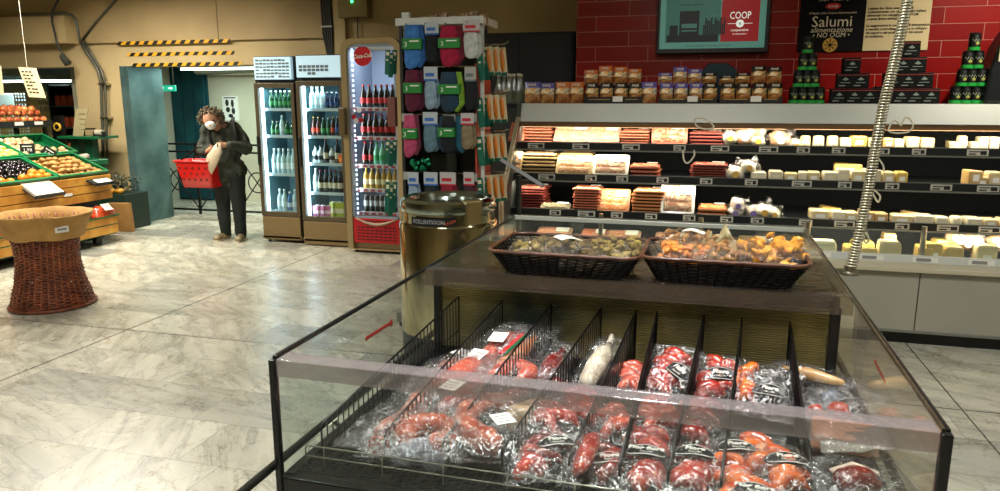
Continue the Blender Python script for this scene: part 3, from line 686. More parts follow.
m.build('light_strip', mat('fridge_led_beads', 'd4e0f4', .5, emit=2.5), t)
sh3 = [zf(p, Y3+.07, 375) for p in (108, 137, 165, 189)] + [zf(213, Y3+.02, 375)]
for z in sh3:
    s = MB().box(X0+.047, X1-.047, Y3+.07, Y3+.55, z-.012, z).build('shelf', mat('fridge_shelf', 'b9cdd3'), t)
    m = MB().box(X0+.047, X1-.047, Y3+.055, Y3+.07, z-.03, z+.006); m.build('price_rail', mat('rail_white', 'd8d0d8', .5), s)
    m = MB()
    for i in range(7): m.box(X0+.07+i*.075, X0+.115+i*.075, Y3+.053, Y3+.0555, z-.026, z-.004)
    m.build('price_cards', mat('price_red', 'b8404c', .5), s)
area('fridge_lamp', ((X0+X1)/2, Y3+.1, zg1-.01), ((X0+X1)/2, Y3+.35, 0), .45, 2.6, (.85, .93, 1), sy=.08)
area('fridge_side_lamp', (X0+.1, Y3+.06, (zg0+zg1)/2), (X1, Y3+.35, (zg0+zg1)/2), .04, 4, (.85, .93, 1), sy=zg1-zg0-.1)
a0, a1 = -3.22, -2.78; fr = 'soft drinks fridge'
fill(a0, a1, Y3, sh3[0], ['cola_bottle']*7, fr, 'top shelf'); fill(a0, a1, Y3, sh3[1], ['cola_bottle']*7, fr, 'second shelf')
fill(a0, a1, Y3, sh3[2], ['cola_bottle']*2+['clear_soda_bottle']*4+['cola_bottle'], fr, 'third shelf'); fill(a0, a1, Y3, sh3[3], ['yellow_beer_bottle']*7, fr, 'fourth shelf')
fill(a0, a1, Y3, sh3[4], ['black_cola_can']*8, fr, 'bottom shelf')
# ================================================================== open chilled wall cabinet
MX0, MX1 = -1.30, 4.6
SHELL = mat('cabinet_cream', 'a39f90', .45, var=.08, vscale=2); FASC = mat('fascia_white', 'c3c8c0', .4); RAIL = mat('rail_metal', '9da09a', .3, .8)
YS = [5.20, 5.10, 5.02]                       # shelf front edges
ZSH = [U(1000, 149.5, YS[0]).z, U(1000, 185.5, YS[1]).z, U(1000, 226.5, YS[2]).z]
ZLIP = .495
t = thing('refrigerated_display', 'long open refrigerated wall display of cured meats and cheeses', 'display', (1.5, 5.3, 0))
md = t
b = MB(); b.box(MX0+.04, MX1, 5.74, 5.84, .1, 1.475); b.box(MX0+.04, MX1, 5.0, 5.74, .1, .34); b.build('back_panel', mat('display_back', '040707', .7, spec=.15), t)
# outer front panels, each a part
xs = [MX0+.04, -.6, .05, .70, 1.355, 2.01, 2.67, 3.33, 4.0, MX1]
for a, c in zip(xs[:-1], xs[1:]): MB().box(a+.003, c-.003, 4.845, 4.9, .085, .475).build('front_panel', SHELL, t, bevel=.003)
MB().box(MX0+.04, MX1, 4.90, 5.0, 0.0, .09).build('plinth', BLACK, t)
MB().prism([(4.80, .475), (4.80, .50), (4.83, .525), (4.9, .525), (4.9, .475)], 'x', MX0+.04, MX1).build('bumper', mat('bumper_cream', 'cfc7ac', .35, .3), t, bevel=.004)
MB().box(MX0+.04, MX1, 4.835, 4.85, .085, .1).build('toe_trim', RAIL, t)
m = MB().box(MX0+.04, MX1, 4.86, 5.74, .40, .42); m.build('well_deck', mat('deck_grey', '3f4542', .4, .5), t)
# glass front of the well with a white label band
MB().box(MX0+.04, MX1, 4.845, 4.853, .525, .72).build('front_glass', glassy('well_glass', 'f0f5f2', .05, .02, .03), t)
MB().box(MX0+.04, MX1, 4.838, 4.844, .527, .575).build('label_band', mat('label_band', 'cdcfc6', .5), t)
for x in (-.6, .05, .70, 1.355, 2.01): MB().cyl((x, 4.87, .5), (x, 4.87, .75), .016, n=12).build('glass_post', STEEL, t)
# shelves
for k, (y, z) in enumerate(zip(YS, ZSH)):
    s = MB(); s.box(MX0+.04, MX1, y, 5.74, z-.03, z-.012); s = s.build('shelf', mat('shelf_dark', '15191a', .5, .3), t)
    m = MB(); m.box(MX0+.04, MX1, y-.012, y, z-.044, z+.002); m.build('label_rail', mat('rail_dark', '15191a', .35), s)
    m = MB(); m.box(MX0+.04, MX1, y-.016, y+.01, z-.054, z-.044); m.box(MX0+.04, MX1, y-.010, y-.004, z+.002, z+.006); m.build('rail_edge', RAIL, s)
    rr = random.Random(k+5); x = MX0+.12+.1*k
    while x < 2.4:
        w = .08 if rr.random() < .6 else .12
        m = MB(); m.box(x, x+w, y-.015, y-.0125, z-.040, z-.002); m.build('price_card', mat('price_card_grey', 'b4b2a6', .7), s)
        m = MB(); m.box(x+.012, x+w*.6, y-.0165, y-.015, z-.018, z-.012); m.box(x+w*.62, x+w-.01, y-.0165, y-.015, z-.034, z-.010); m.box(x+.012, x+w*.45, y-.0165, y-.015, z-.034, z-.026)
        m.build('price_print', INK, s)
        x += w+.10+rr.random()*.14
for i in range(12):
    x = -1.1+i*.3; m = MB(); m.box(x, x+.14, 4.8355, 4.838, .535, .566); c_ = m.build('price_card', CARD, t)
    m = MB(); m.box(x+.02, x+.1, 4.834, 4.8355, .54, .56); m.build('price_print', mat('faint_print', '8a8a84', .7), c_)
# canopy
MB().prism([(5.34, 1.34), (5.30, 1.345), (5.35, 1.475), (5.84, 1.475), (5.84, 1.40), (5.40, 1.40)], 'x', MX0+.0, MX1).build('canopy', FASC, t, bevel=.003)
MB().box(MX0+.04, MX1, 5.315, 5.345, 1.306, 1.34).build('canopy_trim', mat('warm_brown_trim', '7a5a38', .4, .3), t)
for x in (-.52, .32, 1.16, 2.0): MB().tube([(x-.06, 5.33, 1.345), (x-.05, 5.325, 1.325), (x+.05, 5.325, 1.325), (x+.06, 5.33, 1.345)], .005, 6).build('canopy_clip', STEEL, t)
for x0_ in (-1.2, .1, 1.4, 2.7): MB().box(x0_, x0_+1.2, 5.40, 5.43, 1.375, 1.395).build('lamp', mat('canopy_tube', 'fff2d8', .5, emit=6), t)
MB().prism([(5.84, 0), (5.84, 1.475), (5.34, 1.475), (5.30, 1.36), (4.83, .80), (4.83, 0)], 'x', MX0, MX0+.035).build('end_panel', mat('end_panel_dark', '4a4f48', .4, .3), t)
m = MB(); m.tube([(MX0+.018, 5.30, 1.37), (MX0+.018, 4.82, .81), (MX0+.018, 4.82, .52)], .018, 8); m.build('end_rail', mat('pale_rail', 'c9bf9f', .3, .5), t, smooth=True)
MB().cyl((MX0+.1, 4.99, .42), (MX0+.1, 4.99, .98), .02, n=10).build('shelf_upright', mat('upright_dark', '2f332f', .4, .4), t)
for y, z, pw in ((5.27, 1.30, 5.5), (5.145, ZSH[0]-.065, 6), (5.05, ZSH[1]-.065, 6.5), (4.96, ZSH[2]-.065, 8)):
    for xc in (-.35, 1.55): area('shelf_lamp', (xc, y+.03, z), (xc, y+.20, z-.30), 1.85, pw, (1, .90, .72), sy=.03)
# white cable loops
LOOP = mat('white_cord', 'cfccb8', .5)
def loop(pts, Y, nm, lab, closed=False):
    P = [U(x, y, Y) for x, y in pts]; P = P+[P[0]] if closed else P
    o = MB().tube([cr(P, k/40) for k in range(40 if closed else 41)], .0055, 6, closed=closed).build(nm, LOOP, smooth=True); tag(o, lab, 'cable', 'white cords in the wall display')
loop([(901, 126), (905, 118), (910, 119), (913, 126), (908, 132), (896, 133), (889, 131), (890, 126), (895, 120)], 5.18, 'cord_loop', 'large white cord loop hanging from the canopy right of the hose', True)
loop([(695, 118), (703, 118), (712, 124), (713, 128), (704, 129), (696, 125)], 5.18, 'cord_loop', 'white cord loop hanging from the canopy above dark red ham packs', True)
loop([(683, 150), (684, 160), (688, 163), (694, 156), (694, 150)], 5.08, 'cord_loop', 'white cord dangling under the top shelf by a shelf joint')
loop([(878, 158), (883, 165), (884, 172)], 5.1, 'cord_loop', 'white cord dangling under the top shelf just right of the hose')
loop([(874, 190), (880, 196), (878, 202), (873, 194)], 5.02, 'cord_loop', 'white cord dangling under the second shelf beside the hose')
loop([(866, 232), (869, 240), (865, 243), (864, 235)], 4.92, 'cord_loop', 'white cord dangling under the third shelf beside the hose')

# -------- product kinds
FILM = glassy('pack_film', 'ffffff', .08, .12, bump=.5, bscale=35)
FILMT = glassy('crinkled_film', 'fbfbfc', .075, .13, .006, 'e8e8f0', bump=1.0, bscale=34, gain=.6, crease_glint=.45)
def ham(name, a, b_, scale=14):
    if name in _M: return _M[name]
    m, nt, bs = newmat(name); n = _noise(nt, scale, 6, dist=2.2)
    r = _ramp(nt, n.outputs['Fac'], [(.30, srgb(a)), (.46, srgb(b_)), (.52, srgb('c8ac88')), (.58, srgb(a)), (.75, srgb(b_))])
    oi = nt.nodes.new('ShaderNodeObjectInfo'); nt.links.new(r.outputs[0], bs.inputs['Base Color'])
    bs.inputs['Roughness'].default_value = .55; bs.inputs['Coat Weight'].default_value = .08; bs.inputs['Specular IOR Level'].default_value = .25; _M[name] = m; return m
HAM = {'pink': ham('ham_pink', 'c9674c', 'd88f6c'), 'pale': ham('ham_pale', 'a08048', '94603c'), 'white': ham('ham_white', 'a09070', '85503c'),
       'red': ham('ham_red', 'a83a26', 'c35c3a'), 'dark': ham('ham_dark', '6c1a16', '8e2c20'), 'orange': ham('ham_orange', 'd0622c', 'dd8c4c'), 'olive': ham('olive_mix', '4a4a2c', 'b9b48a', 30)}
TRAYW = mat('tray_white', 'ddd6be', .4, coat=.4)
def tray_proto(kind, w=.2, l=.24, h=.018):
    """flat sealed tray lying on its back, front edge at y=0"""
    t = thing('meat_tray', 'x', 'meat tray')
    b = MB(); b.prism(rrect(-w/2, w/2, 0, l, .02, .02, 3), 'z', 0, h*.8); b.build('tray', mat('tray_'+kind, dict(pink='b98a70', pale='a08656', white='b0a68c', red='a85a3c', dark='7a2c20', orange='b4703c', olive='8a8460')[kind], .5, coat=.1), t, bevel=.003)
    b = MB()
    rr = random.Random(hash(kind) % 1000 if False else sum(map(ord, kind)))
    for i in range(3):
        y0 = .02+i*(l-.05)/3
        b.grid(8, 4, lambda u, v, y0=y0, i=i: ((u-.5)*(w-.035), y0+v*(l-.03)/3, h*.8+.004+.006*math.sin(v*PI)+.002*math.sin(u*17+i)))
    b.build('sliced_meat', HAM[kind], t, smooth=True)
    b = MB(); b.box(w*.05, w*.42, l*.60, l*.88, h+.009, h+.0105); b.build('label', CARD, t)
    return Proto(t)
TRAYS = {k: tray_proto(k) for k in HAM}
def tray(kind, px0, px1, pyb, pyt, Y, tilt, where, z, n=1, wide=None):
    """n=1: a tray propped towards the viewer; n>1: a flat stack"""
    a = U(px0, pyb, Y); b_ = U(px1, pyb, Y); w = b_.x-a.x; xc = (a.x+b_.x)/2
    top = U((px0+px1)/2, pyt, Y).z
    hs = max(top-z, .03)
    s = w/.2
    if n == 1:
        L_ = min(.26, hs/math.sin(tilt)); s2 = L_/.24
        o = TRAYS[kind].place((xc, Y, z+.002), (tilt, 0, 0), '%s, %s' % (dict(pink='propped tray of pink sliced ham', pale='propped tray of pale sliced meat', white='propped white tray of meat', red='propped tray of red and white sliced meat', dark='tray of dark red cured meat', orange='propped tray of orange-pink sliced meat', olive='low tray of dark and cream pieces')[kind], where), (s, s2, 1), 'sliced meat trays')
        return
    dz = hs/n
    for i in range(n):
        lab = '%s %s meat pack %s' % (ORD[n-1-i] + ' from the top' if i < n-1 else 'topmost', {'dark': 'dark red', 'red': 'red', 'pale': 'pale', 'pink': 'pink', 'orange': 'orange', 'white': 'white', 'olive': 'olive'}[kind], where)
        TRAYS[kind].place((xc+random.uniform(-.008, .008), Y+random.uniform(0, .015), z+.001+i*dz), (0, 0, random.uniform(-.05, .05)), lab, (s*random.uniform(.95, 1), 1, dz/.027), 'sliced meat trays')
CHM = {'cream': mat('cheese_cream', 'd8c79a', .35, col2='c4ac74', vscale=9, coat=.4, seedvar=.12), 'yellow': mat('cheese_yellow', 'd2b25e', .35, col2='c29a46', vscale=9, coat=.4, seedvar=.12), 'white': mat('cheese_white', 'dcd4b8', .35, col2='c6ba94', vscale=9, coat=.5, seedvar=.1), 'rind': mat('cheese_rind', 'b48c4e', .4, col2='d2b880', vscale=5, coat=.3, seedvar=.1)}
def cheese_proto(kind, shape):
    t = thing('cheese', 'x', 'cheese')
    b = MB()
    if shape == 'block': b.box(-.045, .045, 0, .11, 0, .075)
    elif shape == 'wedge': b.prism([(-.055, 0), (.05, .0), (.055, .02), (-.02, .16), (-.045, .15)], 'z', 0, .06)
    elif shape == 'round': b.prism([(.045*math.cos(k*PI/8)*1.0, .055+.055*math.sin(k*PI/8)) for k in range(16)], 'z', 0, .075); b.v = [(v[0]*(1-.12*(v[2] > .03)), v[1], v[2]) for v in b.v]
    b.build('body', CHM[kind], t, bevel=.012 if shape != 'wedge' else .007, seg=3)
    b = MB(); b.box(-.022, .022, -.0012, -.0002, .018, .045); b.build('label', CARD if kind != 'white' else CARDCREAM, t)
    return Proto(t)
CH = {(k, s): cheese_proto(k, s) for k in CHM for s in ('block', 'wedge', 'round')}
def cheese(px0, px1, pyt, Y, z, kind, shape, where, rz=None):
    pyb = 0
    a = U(px0, pyt, Y); b_ = U(px1, pyt, Y); w = b_.x-a.x; h = max(.03, U((px0+px1)/2, pyt, Y+.02).z-z)
    wp = .09 if shape != 'wedge' else .11; hp = .06 if shape == 'wedge' else .075
    CH[(kind, shape)].place(((a.x+b_.x)/2, Y, z+.001), (0, 0, random.uniform(-.08, .08) if rz is None else rz), where, (w/wp*.97, random.uniform(.9, 1.15), h/hp), 'wrapped cheeses in the wall display')
def wpack_proto(kind):
    """round pale bag of cheese or sliced meat with gathered top"""
    t = thing('wrapped_bag', 'x', 'bag'); c = {'white': 'cfc8b0', 'orange': 'c08050', 'purple': 'a8988c'}[kind]
    b = MB(); b.ell((0, .05, .05), (.062, .05, .05), 18, jit=.35, seed=sum(map(ord, kind))); b.build('contents', mat('bag_'+kind, c, .35, col2='dcd3b8', vscale=14, coat=.6, bump=.4, bscale=30), t, smooth=True)
    b = MB(); b.ell((0, .045, .055), (.07, .06, .058), 20, jit=.5, seed=3); b.build('film', FILM, t, smooth=True)
    b = MB(); b.tube([(0, .05, .10), (.01, .05, .12), (.03, .045, .14)], [.012, .014, .03], 8); b.build('gathered_top', FILM, t)
    b = MB(); b.cyl((0, -.002, .05), (0, -.012, .052), .022, .022, 16); b.build('label', mat('bag_label_'+kind, {'white': 'b8902c', 'orange': 'e8e0d0', 'purple': '6c5a90'}[kind], .5), t)
    return Proto(t)
WP = {k: wpack_proto(k) for k in ('white', 'orange', 'purple')}
def wbag(px, py, size, Y, kind, lab, rot=0, dz=0):
    c = U(px, py, Y+.05); s = size/13.0; WP[kind].place((c.x, Y, c.z-.05*s), (0, rot, 0), lab, (s, 1, s), 'wrapped bags in the wall display')

T1, T2, T3 = 'top shelf', 'second shelf', 'third shelf'
Ya, Yb, Yc = YS[0]+.15, YS[1]+.03, YS[2]+.03; za, zb, zc = ZSH[0]-.011, ZSH[1]-.011, ZSH[2]-.011
R_ = math.radians
tray('red', 508, 524, 146, 124, Ya, R_(50), 'leftmost on the top shelf', za)
tray('red', 521, 552, 146, 124, Ya+.02, 0, 'at the left end of the top shelf', za, 6)
tray('pink', 553, 588, 146, 126, Ya, R_(42), 'third tray on the top shelf', za)
tray('pink', 587, 619, 146, 127, Ya, R_(42), 'fourth tray on the top shelf, with a red mark', za)
tray('red', 619, 650, 146, 130, Ya, 0, 'beside the big top shelf pack', za, 5)
tray('red', 651, 687, 148, 121, Ya, R_(68), 'big upright white pack on the top shelf', za)
tray('dark', 689, 724, 148, 131, Ya, 0, 'on the top shelf under the cord loop', za, 4)
tray('pale', 512, 521, 180, 153, Yb, R_(60), 'leftmost on the second shelf', zb)
tray('pale', 521, 555, 180, 152, Yb+.04, 0, 'at the left end of the second shelf', zb, 6)
tray('pale', 555, 592, 181, 157, Yb, R_(50), 'second propped on the second shelf', zb)
tray('white', 592, 628, 181, 157, Yb, R_(52), 'on the second shelf', zb)
tray('pale', 558, 592, 178, 151, Yb+.12, 0, 'behind the second shelf trays', zb, 5)
tray('red', 630, 660, 181, 165, Yb, 0, 'middle of the second shelf', zb, 3)
tray('dark', 690, 727, 183, 164, Yb, 0, 'right of the joint on the second shelf', zb, 6)
tray('dark', 518, 545, 212, 187, Yc+.03, 0, 'at the left end of the third shelf', zc, 8)
tray('olive', 540, 570, 214, 206, Yc, R_(25), 'on the third shelf', zc)
tray('red', 572, 600, 214, 188, Yc, 0, 'tall fanned pile on the third shelf', zc, 9)
tray('orange', 597, 629, 215, 192, Yc, R_(50), 'on the third shelf', zc)
tray('orange', 631, 663, 216, 190, Yc, 0, 'beside the big third shelf pack', zc, 7)
tray('white', 660, 694, 217, 184, Yc, R_(66), 'big upright pack with purple slices on the third shelf', zc)
tray('orange', 697, 727, 218, 207, Yc, 0, 'right of the big third shelf pack', zc, 2)
for i, (x, y, s, k, r) in enumerate(((730, 138, 13, 'white', 0), (743, 137, 15, 'orange', .2), (758, 131, 14, 'white', -.2), (757, 141, 12, 'white', .1), (774, 138, 16, 'orange', .7), (790, 143, 12, 'white', 1.0))):
    wbag(x, y, s, Ya, k, 'round wrapped bag on the top shelf, %s from the left of the pale cluster' % ORD[i], r)
for i, (x, y, s, k, r) in enumerate(((735, 174, 14, 'white', 0), (747, 167, 11, 'white', .3))):
    wbag(x, y, s, Yb, k, 'round wrapped bag on the second shelf, %s of two' % ('lower' if i == 0 else 'upper'), r)
for i, (x, y, s, k, r) in enumerate(((735, 212, 11, 'purple', 0), (733, 203, 11, 'purple', .8), (750, 212, 12, 'purple', .4), (764, 212, 13, 'white', 0), (771, 213, 10, 'white', .5))):
    wbag(x, y, s, Yc, k, 'plastic wrapped bag on the third shelf, %s of the pile' % ORD[i], r)
def row(items, Y, z, sname):
    for i, (a, b_, t_, k, s) in enumerate(items):
        cheese(a, b_, t_, Y, z, k, s, '%s wrapped cheese %s on the %s, %s from the left' % (dict(cream='cream', yellow='yellow', white='white', rind='brown-rinded')[k], s, sname, ORD[i]))
row([(800, 812, 136, 'cream', 'round'), (813, 826, 136, 'white', 'round'), (827, 840, 136, 'cream', 'round'), (841, 852, 138, 'white', 'block'), (852, 868, 136, 'yellow', 'block'), (869, 881, 138, 'cream', 'block'), (884, 895, 138, 'rind', 'block'), (895, 905, 139, 'white', 'block'), (908, 921, 137, 'cream', 'block'), (922, 936, 138, 'cream', 'block'), (950, 966, 142, 'cream', 'wedge'), (961, 971, 136, 'white', 'round'), (972, 980, 142, 'white', 'block'), (980, 990, 137, 'white', 'block'), (991, 1001, 137, 'white', 'block'), (1003, 1016, 138, 'cream', 'block')], Ya, za, T1)
row([(751, 767, 172, 'white', 'block'), (770, 784, 171, 'white', 'block'), (785, 798, 173, 'cream', 'block'), (799, 808, 172, 'white', 'block'), (808, 821, 172, 'cream', 'block'), (824, 838, 172, 'white', 'block'), (838, 851, 169, 'white', 'block'), (852, 866, 171, 'cream', 'block'), (866, 883, 170, 'white', 'wedge'), (884, 896, 172, 'cream', 'block'), (897, 909, 172, 'yellow', 'block'), (969, 985, 171, 'rind', 'wedge'), (977, 990, 177, 'rind', 'block'), (990, 1004, 172, 'cream', 'block')], Yb, zb, T2)
row([(811, 831, 210, 'cream', 'block'), (832, 846, 211, 'white', 'block'), (845, 859, 212, 'cream', 'block'), (862, 876, 212, 'rind', 'wedge'), (875, 889, 213, 'rind', 'block'), (892, 914, 215, 'cream', 'block'), (915, 935, 215, 'white', 'block'), (937, 950, 217, 'white', 'block'), (951, 965, 217, 'white', 'round'), (967, 984, 218, 'white', 'block'), (985, 999, 219, 'cream', 'block'), (1001, 1015, 219, 'cream', 'block')], Yc, zc, T3)
for i, (a, b_, t_, k) in enumerate(((834, 864, 164, 'yellow'), (905, 925, 213, 'rind'), (823, 843, 208, 'yellow'))):
    cheese(a, b_, t_, (Yb if i == 0 else Yc)+.16, zb if i == 0 else zc, k, 'wedge', 'tall cheese wedge standing behind the front row, %s' % ('on the second shelf', 'on the third shelf at the right', 'on the third shelf at the left')[i])
# well goods, behind the front glass
zw = .421; Yw = 4.9
for i, (a, b_, t_, k, s) in enumerate(((806, 838, 241, 'white', 'block'), (845, 880, 248, 'yellow', 'wedge'), (852, 876, 241, 'yellow', 'block'), (880, 903, 242, 'cream', 'block'), (884, 898, 233, 'rind', 'block'), (918, 935, 248, 'yellow', 'wedge'), (926, 945, 244, 'yellow', 'wedge'), (936, 952, 240, 'yellow', 'block'), (946, 966, 247, 'yellow', 'block'), (978, 1000, 246, 'cream', 'wedge'))):
    cheese(a, b_, t_, Yw+(.14 if i in (2, 4, 7) else 0)+(.0 if i % 2 else .02), zw, k, s, 'large %s cheese %s in the glass-fronted well, %s from the left' % (dict(white='white', yellow='yellow', cream='cream', rind='brown-rinded')[k], s, ORD[i]))
for i, (a, b_, k) in enumerate(((535, 570, 'pink'), (580, 606, 'red'), (606, 640, 'pink'), (655, 690, 'pink'), (700, 730, 'orange'), (740, 775, 'pale'))):
    x0_ = U(a, 232, 5.1).x; x1_ = U(b_, 232, 5.1).x
    TRAYS[k].place(((x0_+x1_)/2, 5.0, .50), (.25, 0, 0), 'meat tray in the glass-fronted well, %s from left' % ORD[i], ((x1_-x0_)/.2, 1.1, 1), 'sliced meat trays in the well')
for i, (px, py) in enumerate(((952, 238), (960, 241), (968, 239), (992, 241), (1000, 239))):
    wbag(px, py, 13, 5.02, 'orange', 'dark wrapped pack in the well at the right, %s from the left' % ORD[i], .6)

# -------- goods on top of the canopy
ZT = 1.476; YT = 5.42
def bread_proto(kind):
    head, body, lid = {'purple': ('5a54a0', 'd09c60', 'fff4d8'), 'orange': ('c86c28', 'c08448', 'ffecb8'), 'black': ('14110e', 'c88a48', 'f8d488')}[kind]
    t = thing('bread_pack', 'x', 'bread pack'); w, h, d = .135, .17, .07
    def sh(u, v):     # bulging front and back skins
        return .5*d*math.sin(PI*min(max(v, .02), .98))**.5*(1-abs(2*u-1)**3)
    for nm, m_, v0, v1 in (('bread', mat('bread_'+kind, body, .5, col2='7c3c12', vscale=22, bump=.4), 0, .42), ('print_food', mat('print_'+kind, lid, .3, col2='2c1c10' if kind == 'black' else '6c5a4c', vscale=26, coat=.5), .42, .72), ('print_header', mat('head_'+kind, head, .35, coat=.5), .72, 1)):
        b = MB(); b.grid(10, 5, lambda u, v: ((u-.5)*w, -sh(u, v0+(v1-v0)*v), (v0+(v1-v0)*v)*h)); b.grid(10, 5, lambda u, v: ((u-.5)*w, sh(u, v0+(v1-v0)*v), (v0+(v1-v0)*v)*h)); b.build(nm, m_, t, smooth=True)
    b = MB(); b.ell((0, -.036, h*.58), (.045, .006, .020), 12, jit=.3); b.ell((-.01, -.036, h*.5), (.05, .006, .014), 12, jit=.3); b.build('food_picture', mat('foodpic_'+kind, 'fff2cc', .4, col2='e8a850', vscale=30), t, smooth=True)
    text('lettering', 'PANE', .028, face_front((0, -.026, h*.86)), mat('pack_text', 'd8d0c0', .6), t, bold=.001)
    return Proto(t)
BP = {k: bread_proto(k) for k in ('purple', 'orange', 'black')}
cnt = {}
def bread(px0, px1, pyt, pyb, kind, where, Y=YT, zb_=None):
    a = U(px0, pyb, Y); b_ = U(px1, pyb, Y); z = zb_ if zb_ is not None else ZT+.001; top = U(px0, pyt, Y).z
    BP[kind].place(((a.x+b_.x)/2, Y, z), (R_(-4), 0, random.uniform(-.05, .05)), 'bread pack, %s header, %s' % (kind, where), ((b_.x-a.x)/.135, 1, (top-z)/.17), 'bread packs on top of the wall display')
def show_box(px0, px1, pyt, lab):
    a = U(px0, 104, YT-.05); b_ = U(px1, 104, YT-.05); zt_ = U(px0, pyt, YT-.05).z
    t = thing('display_tray', lab, 'display box', ((a.x+b_.x)/2, YT-.05, ZT+.001), 'black display boxes on the wall display')
    b = MB(); b.box(a.x, b_.x, YT-.055, YT-.048, ZT+.001, zt_); b.box(a.x, b_.x, YT+.10, YT+.106, ZT+.001, zt_+.08); b.box(a.x, a.x+.006, YT-.048, YT+.1, ZT+.001, zt_+.02); b.box(b_.x-.006, b_.x, YT-.048, YT+.1, ZT+.001, zt_+.02); b.box(a.x+.006, b_.x-.006, YT-.048, YT+.1, ZT+.001, ZT+.006)
    b.build('carton', mat('carton_black', '100f0c', .6), t)
    c = (a.x+b_.x)/2; b = MB(); b.box(c-.0, c+.07, YT-.058, YT-.0552, ZT+.012, ZT+.05); b.build('price_card', CARD, t)
    b = MB(); b.box(a.x+.03, c-.02, YT-.0565, YT-.0552, ZT+.025, ZT+.03); b.box(c+.09, b_.x-.03, YT-.0565, YT-.0552, ZT+.025, ZT+.03); b.build('carton_print', mat('carton_print', 'a08a50', .6), t)
    return zt_
for i, (x0, x1, y0, k) in enumerate(((525, 540, 82, 'purple'), (540, 554, 83, 'purple'), (555, 569, 82, 'orange'), (569, 583, 82, 'orange'), (641, 656, 82, 'purple'))):
    bread(x0, x1, y0, 103, k, ('first at the left end of the top', 'second at the left end of the top', 'third from the left end of the top', 'fourth from the left end of the top', 'standing alone between the two box displays')[i])
for bi, (x0, x1, ktop, kbot, nm) in enumerate(((584, 642, 'oooo', 'bbbb', 'left'), (658, 717, 'pppb', 'pppb', 'middle'), (719, 782, 'bbbb', 'bbbb', 'right'))):
    zt_ = show_box(x0, x1, 97 if bi == 0 else 99, '%s black display box full of bread packs' % nm); kk = dict(o='orange', b='black', p='purple'); W = (x1-x0)/4
    tops = ((70, 66, 67, 69), (73, 67, 69, 73), (76, 73, 66, 67))[bi]
    for i in range(4):
        bread(x0+W*i+1, x0+W*(i+1)-.5, 83, 103, kk[kbot[i]], '%s from left, front row, %s box' % (ORD[i], nm), YT, ZT+.008)
        bread(x0+W*i, x0+W*(i+1)-1, tops[i], 84, kk[ktop[i]], '%s from left, upper row, %s box' % (ORD[i], nm), YT+.07, ZT+.13)
# jars and tins in pyramids
t = thing('jar', 'x', 'jar')
MB().lathe([(.030, 0), (.034, .004), (.034, .088), (.030, .096)], 18).build('body', mat('jar_black', '060908', .5, spec=.25), t, smooth='auto')
MB().lathe([(.0348, .0), (.0348, .022)], 18, cap=False).build('green_band', mat('jar_green', '1f9c3c', .35), t)
MB().lathe([(.031, .094), (.031, .108), (.028, .110)], 18).build('lid', mat('jar_lid', '0c1210', .3), t)
b = MB()
for k in range(9):
    q = -PI/2-.6+k*.15
    if k % 3 == 1: continue
    b.cbox((.0352*math.cos(q), .0352*math.sin(q), .066+.01*math.sin(k*2.1)), (.006, .002, .007), Matrix.Rotation(q+PI/2, 4, 'Z'))
b.build('label_print', mat('jar_print', '8f9a7c', .5), t)
b = MB(); b.ell((.006, -.033, .042), (.012, .004, .010), 10); b.build('label_picture', mat('jar_pic', '6f9c4a', .5, col2='c9a040', vscale=60), t)
JAR = Proto(t)
t = thing('tin_pack', 'x', 'tin')
MB().box(-.053, .053, -.04, .04, 0, .098).build('carton', mat('tin_black', '050606', .6, spec=.2), t, bevel=.005)
b = MB(); b.box(-.05, .05, -.042, -.0402, .082, .088); b.build('red_line', mat('tin_red', '7c2418', .5), t)
b = MB(); b.prism([(-.02, .055), (0, .05), (.02, .055), (0, .072)], 'y', -.0425, -.0402); b.box(-.03, .03, -.0425, -.0402, .034, .038); b.box(-.04, .0, -.0425, -.0402, .014, .020); b.build('print', mat('tin_print', '7f8f84', .5), t)
TIN = Proto(t)
def pyramid(proto, rows, w, h, lab, grp, Y=5.45):
    for r_, xs_ in enumerate(rows):
        z = ZT+.001+r_*h
        for i, px in enumerate(xs_):
            x = U(px, 100-14*r_, Y).x
            proto.place((x, Y+random.uniform(-.004, .004), z), (0, 0, random.uniform(-.05, .05)), '%s, %s row, %s from the left' % (lab, ['bottom', 'second', 'third', 'top'][r_], ORD[i]), (1, 1, 1), grp)
pyramid(JAR, [(793.5, 802, 810.5, 819), (798, 806, 814), (802.5, 811), (807,)], .07, .111, 'black and green jar of the left pyramid', 'left jar pyramid')
pyramid(JAR, [(954.5, 964.5, 974.5, 984), (961, 970, 979.5), (966, 976.5), (972.5,)], .07, .111, 'black and green jar of the right pyramid', 'right jar pyramid')
pyramid(TIN, [(838, 853, 868), (844, 859), (850.5,)], .11, .10, 'black boxed tin of the left tin pyramid', 'left tin pyramid')
pyramid(TIN, [(885, 899.5, 914, 928.5), (891, 906, 922), (901, 915), (909,)], .11, .10, 'black boxed tin of the tall tin pyramid', 'right tin pyramid')
JAR.place((U(877, 100, 5.45).x, 5.45, ZT+.001), (0, 0, 1.2), 'black jar standing alone between the two tin pyramids')
o = MB(); c = U(1003, 60, 5.3)
t = thing('hanging_scale', 'dark rounded device at the right edge beside the jar pyramid', 'device', (c.x+.08, 5.45, ZT))
MB().prism([(c.x-.05, ZT+.001), (c.x+.3, ZT+.001), (c.x+.3, ZT+.48), (c.x+.06, ZT+.48), (c.x+.0, ZT+.36), (c.x-.035, ZT+.2)], 'y', 5.38, 5.6).build('body', mat('device_black', '101416', .35), t, bevel=.03, seg=4)
MB().box(c.x+.0, c.x+.28, 5.37, 5.379, ZT+.26, ZT+.42).build('display', CARDCREAM, t, bevel=.003)
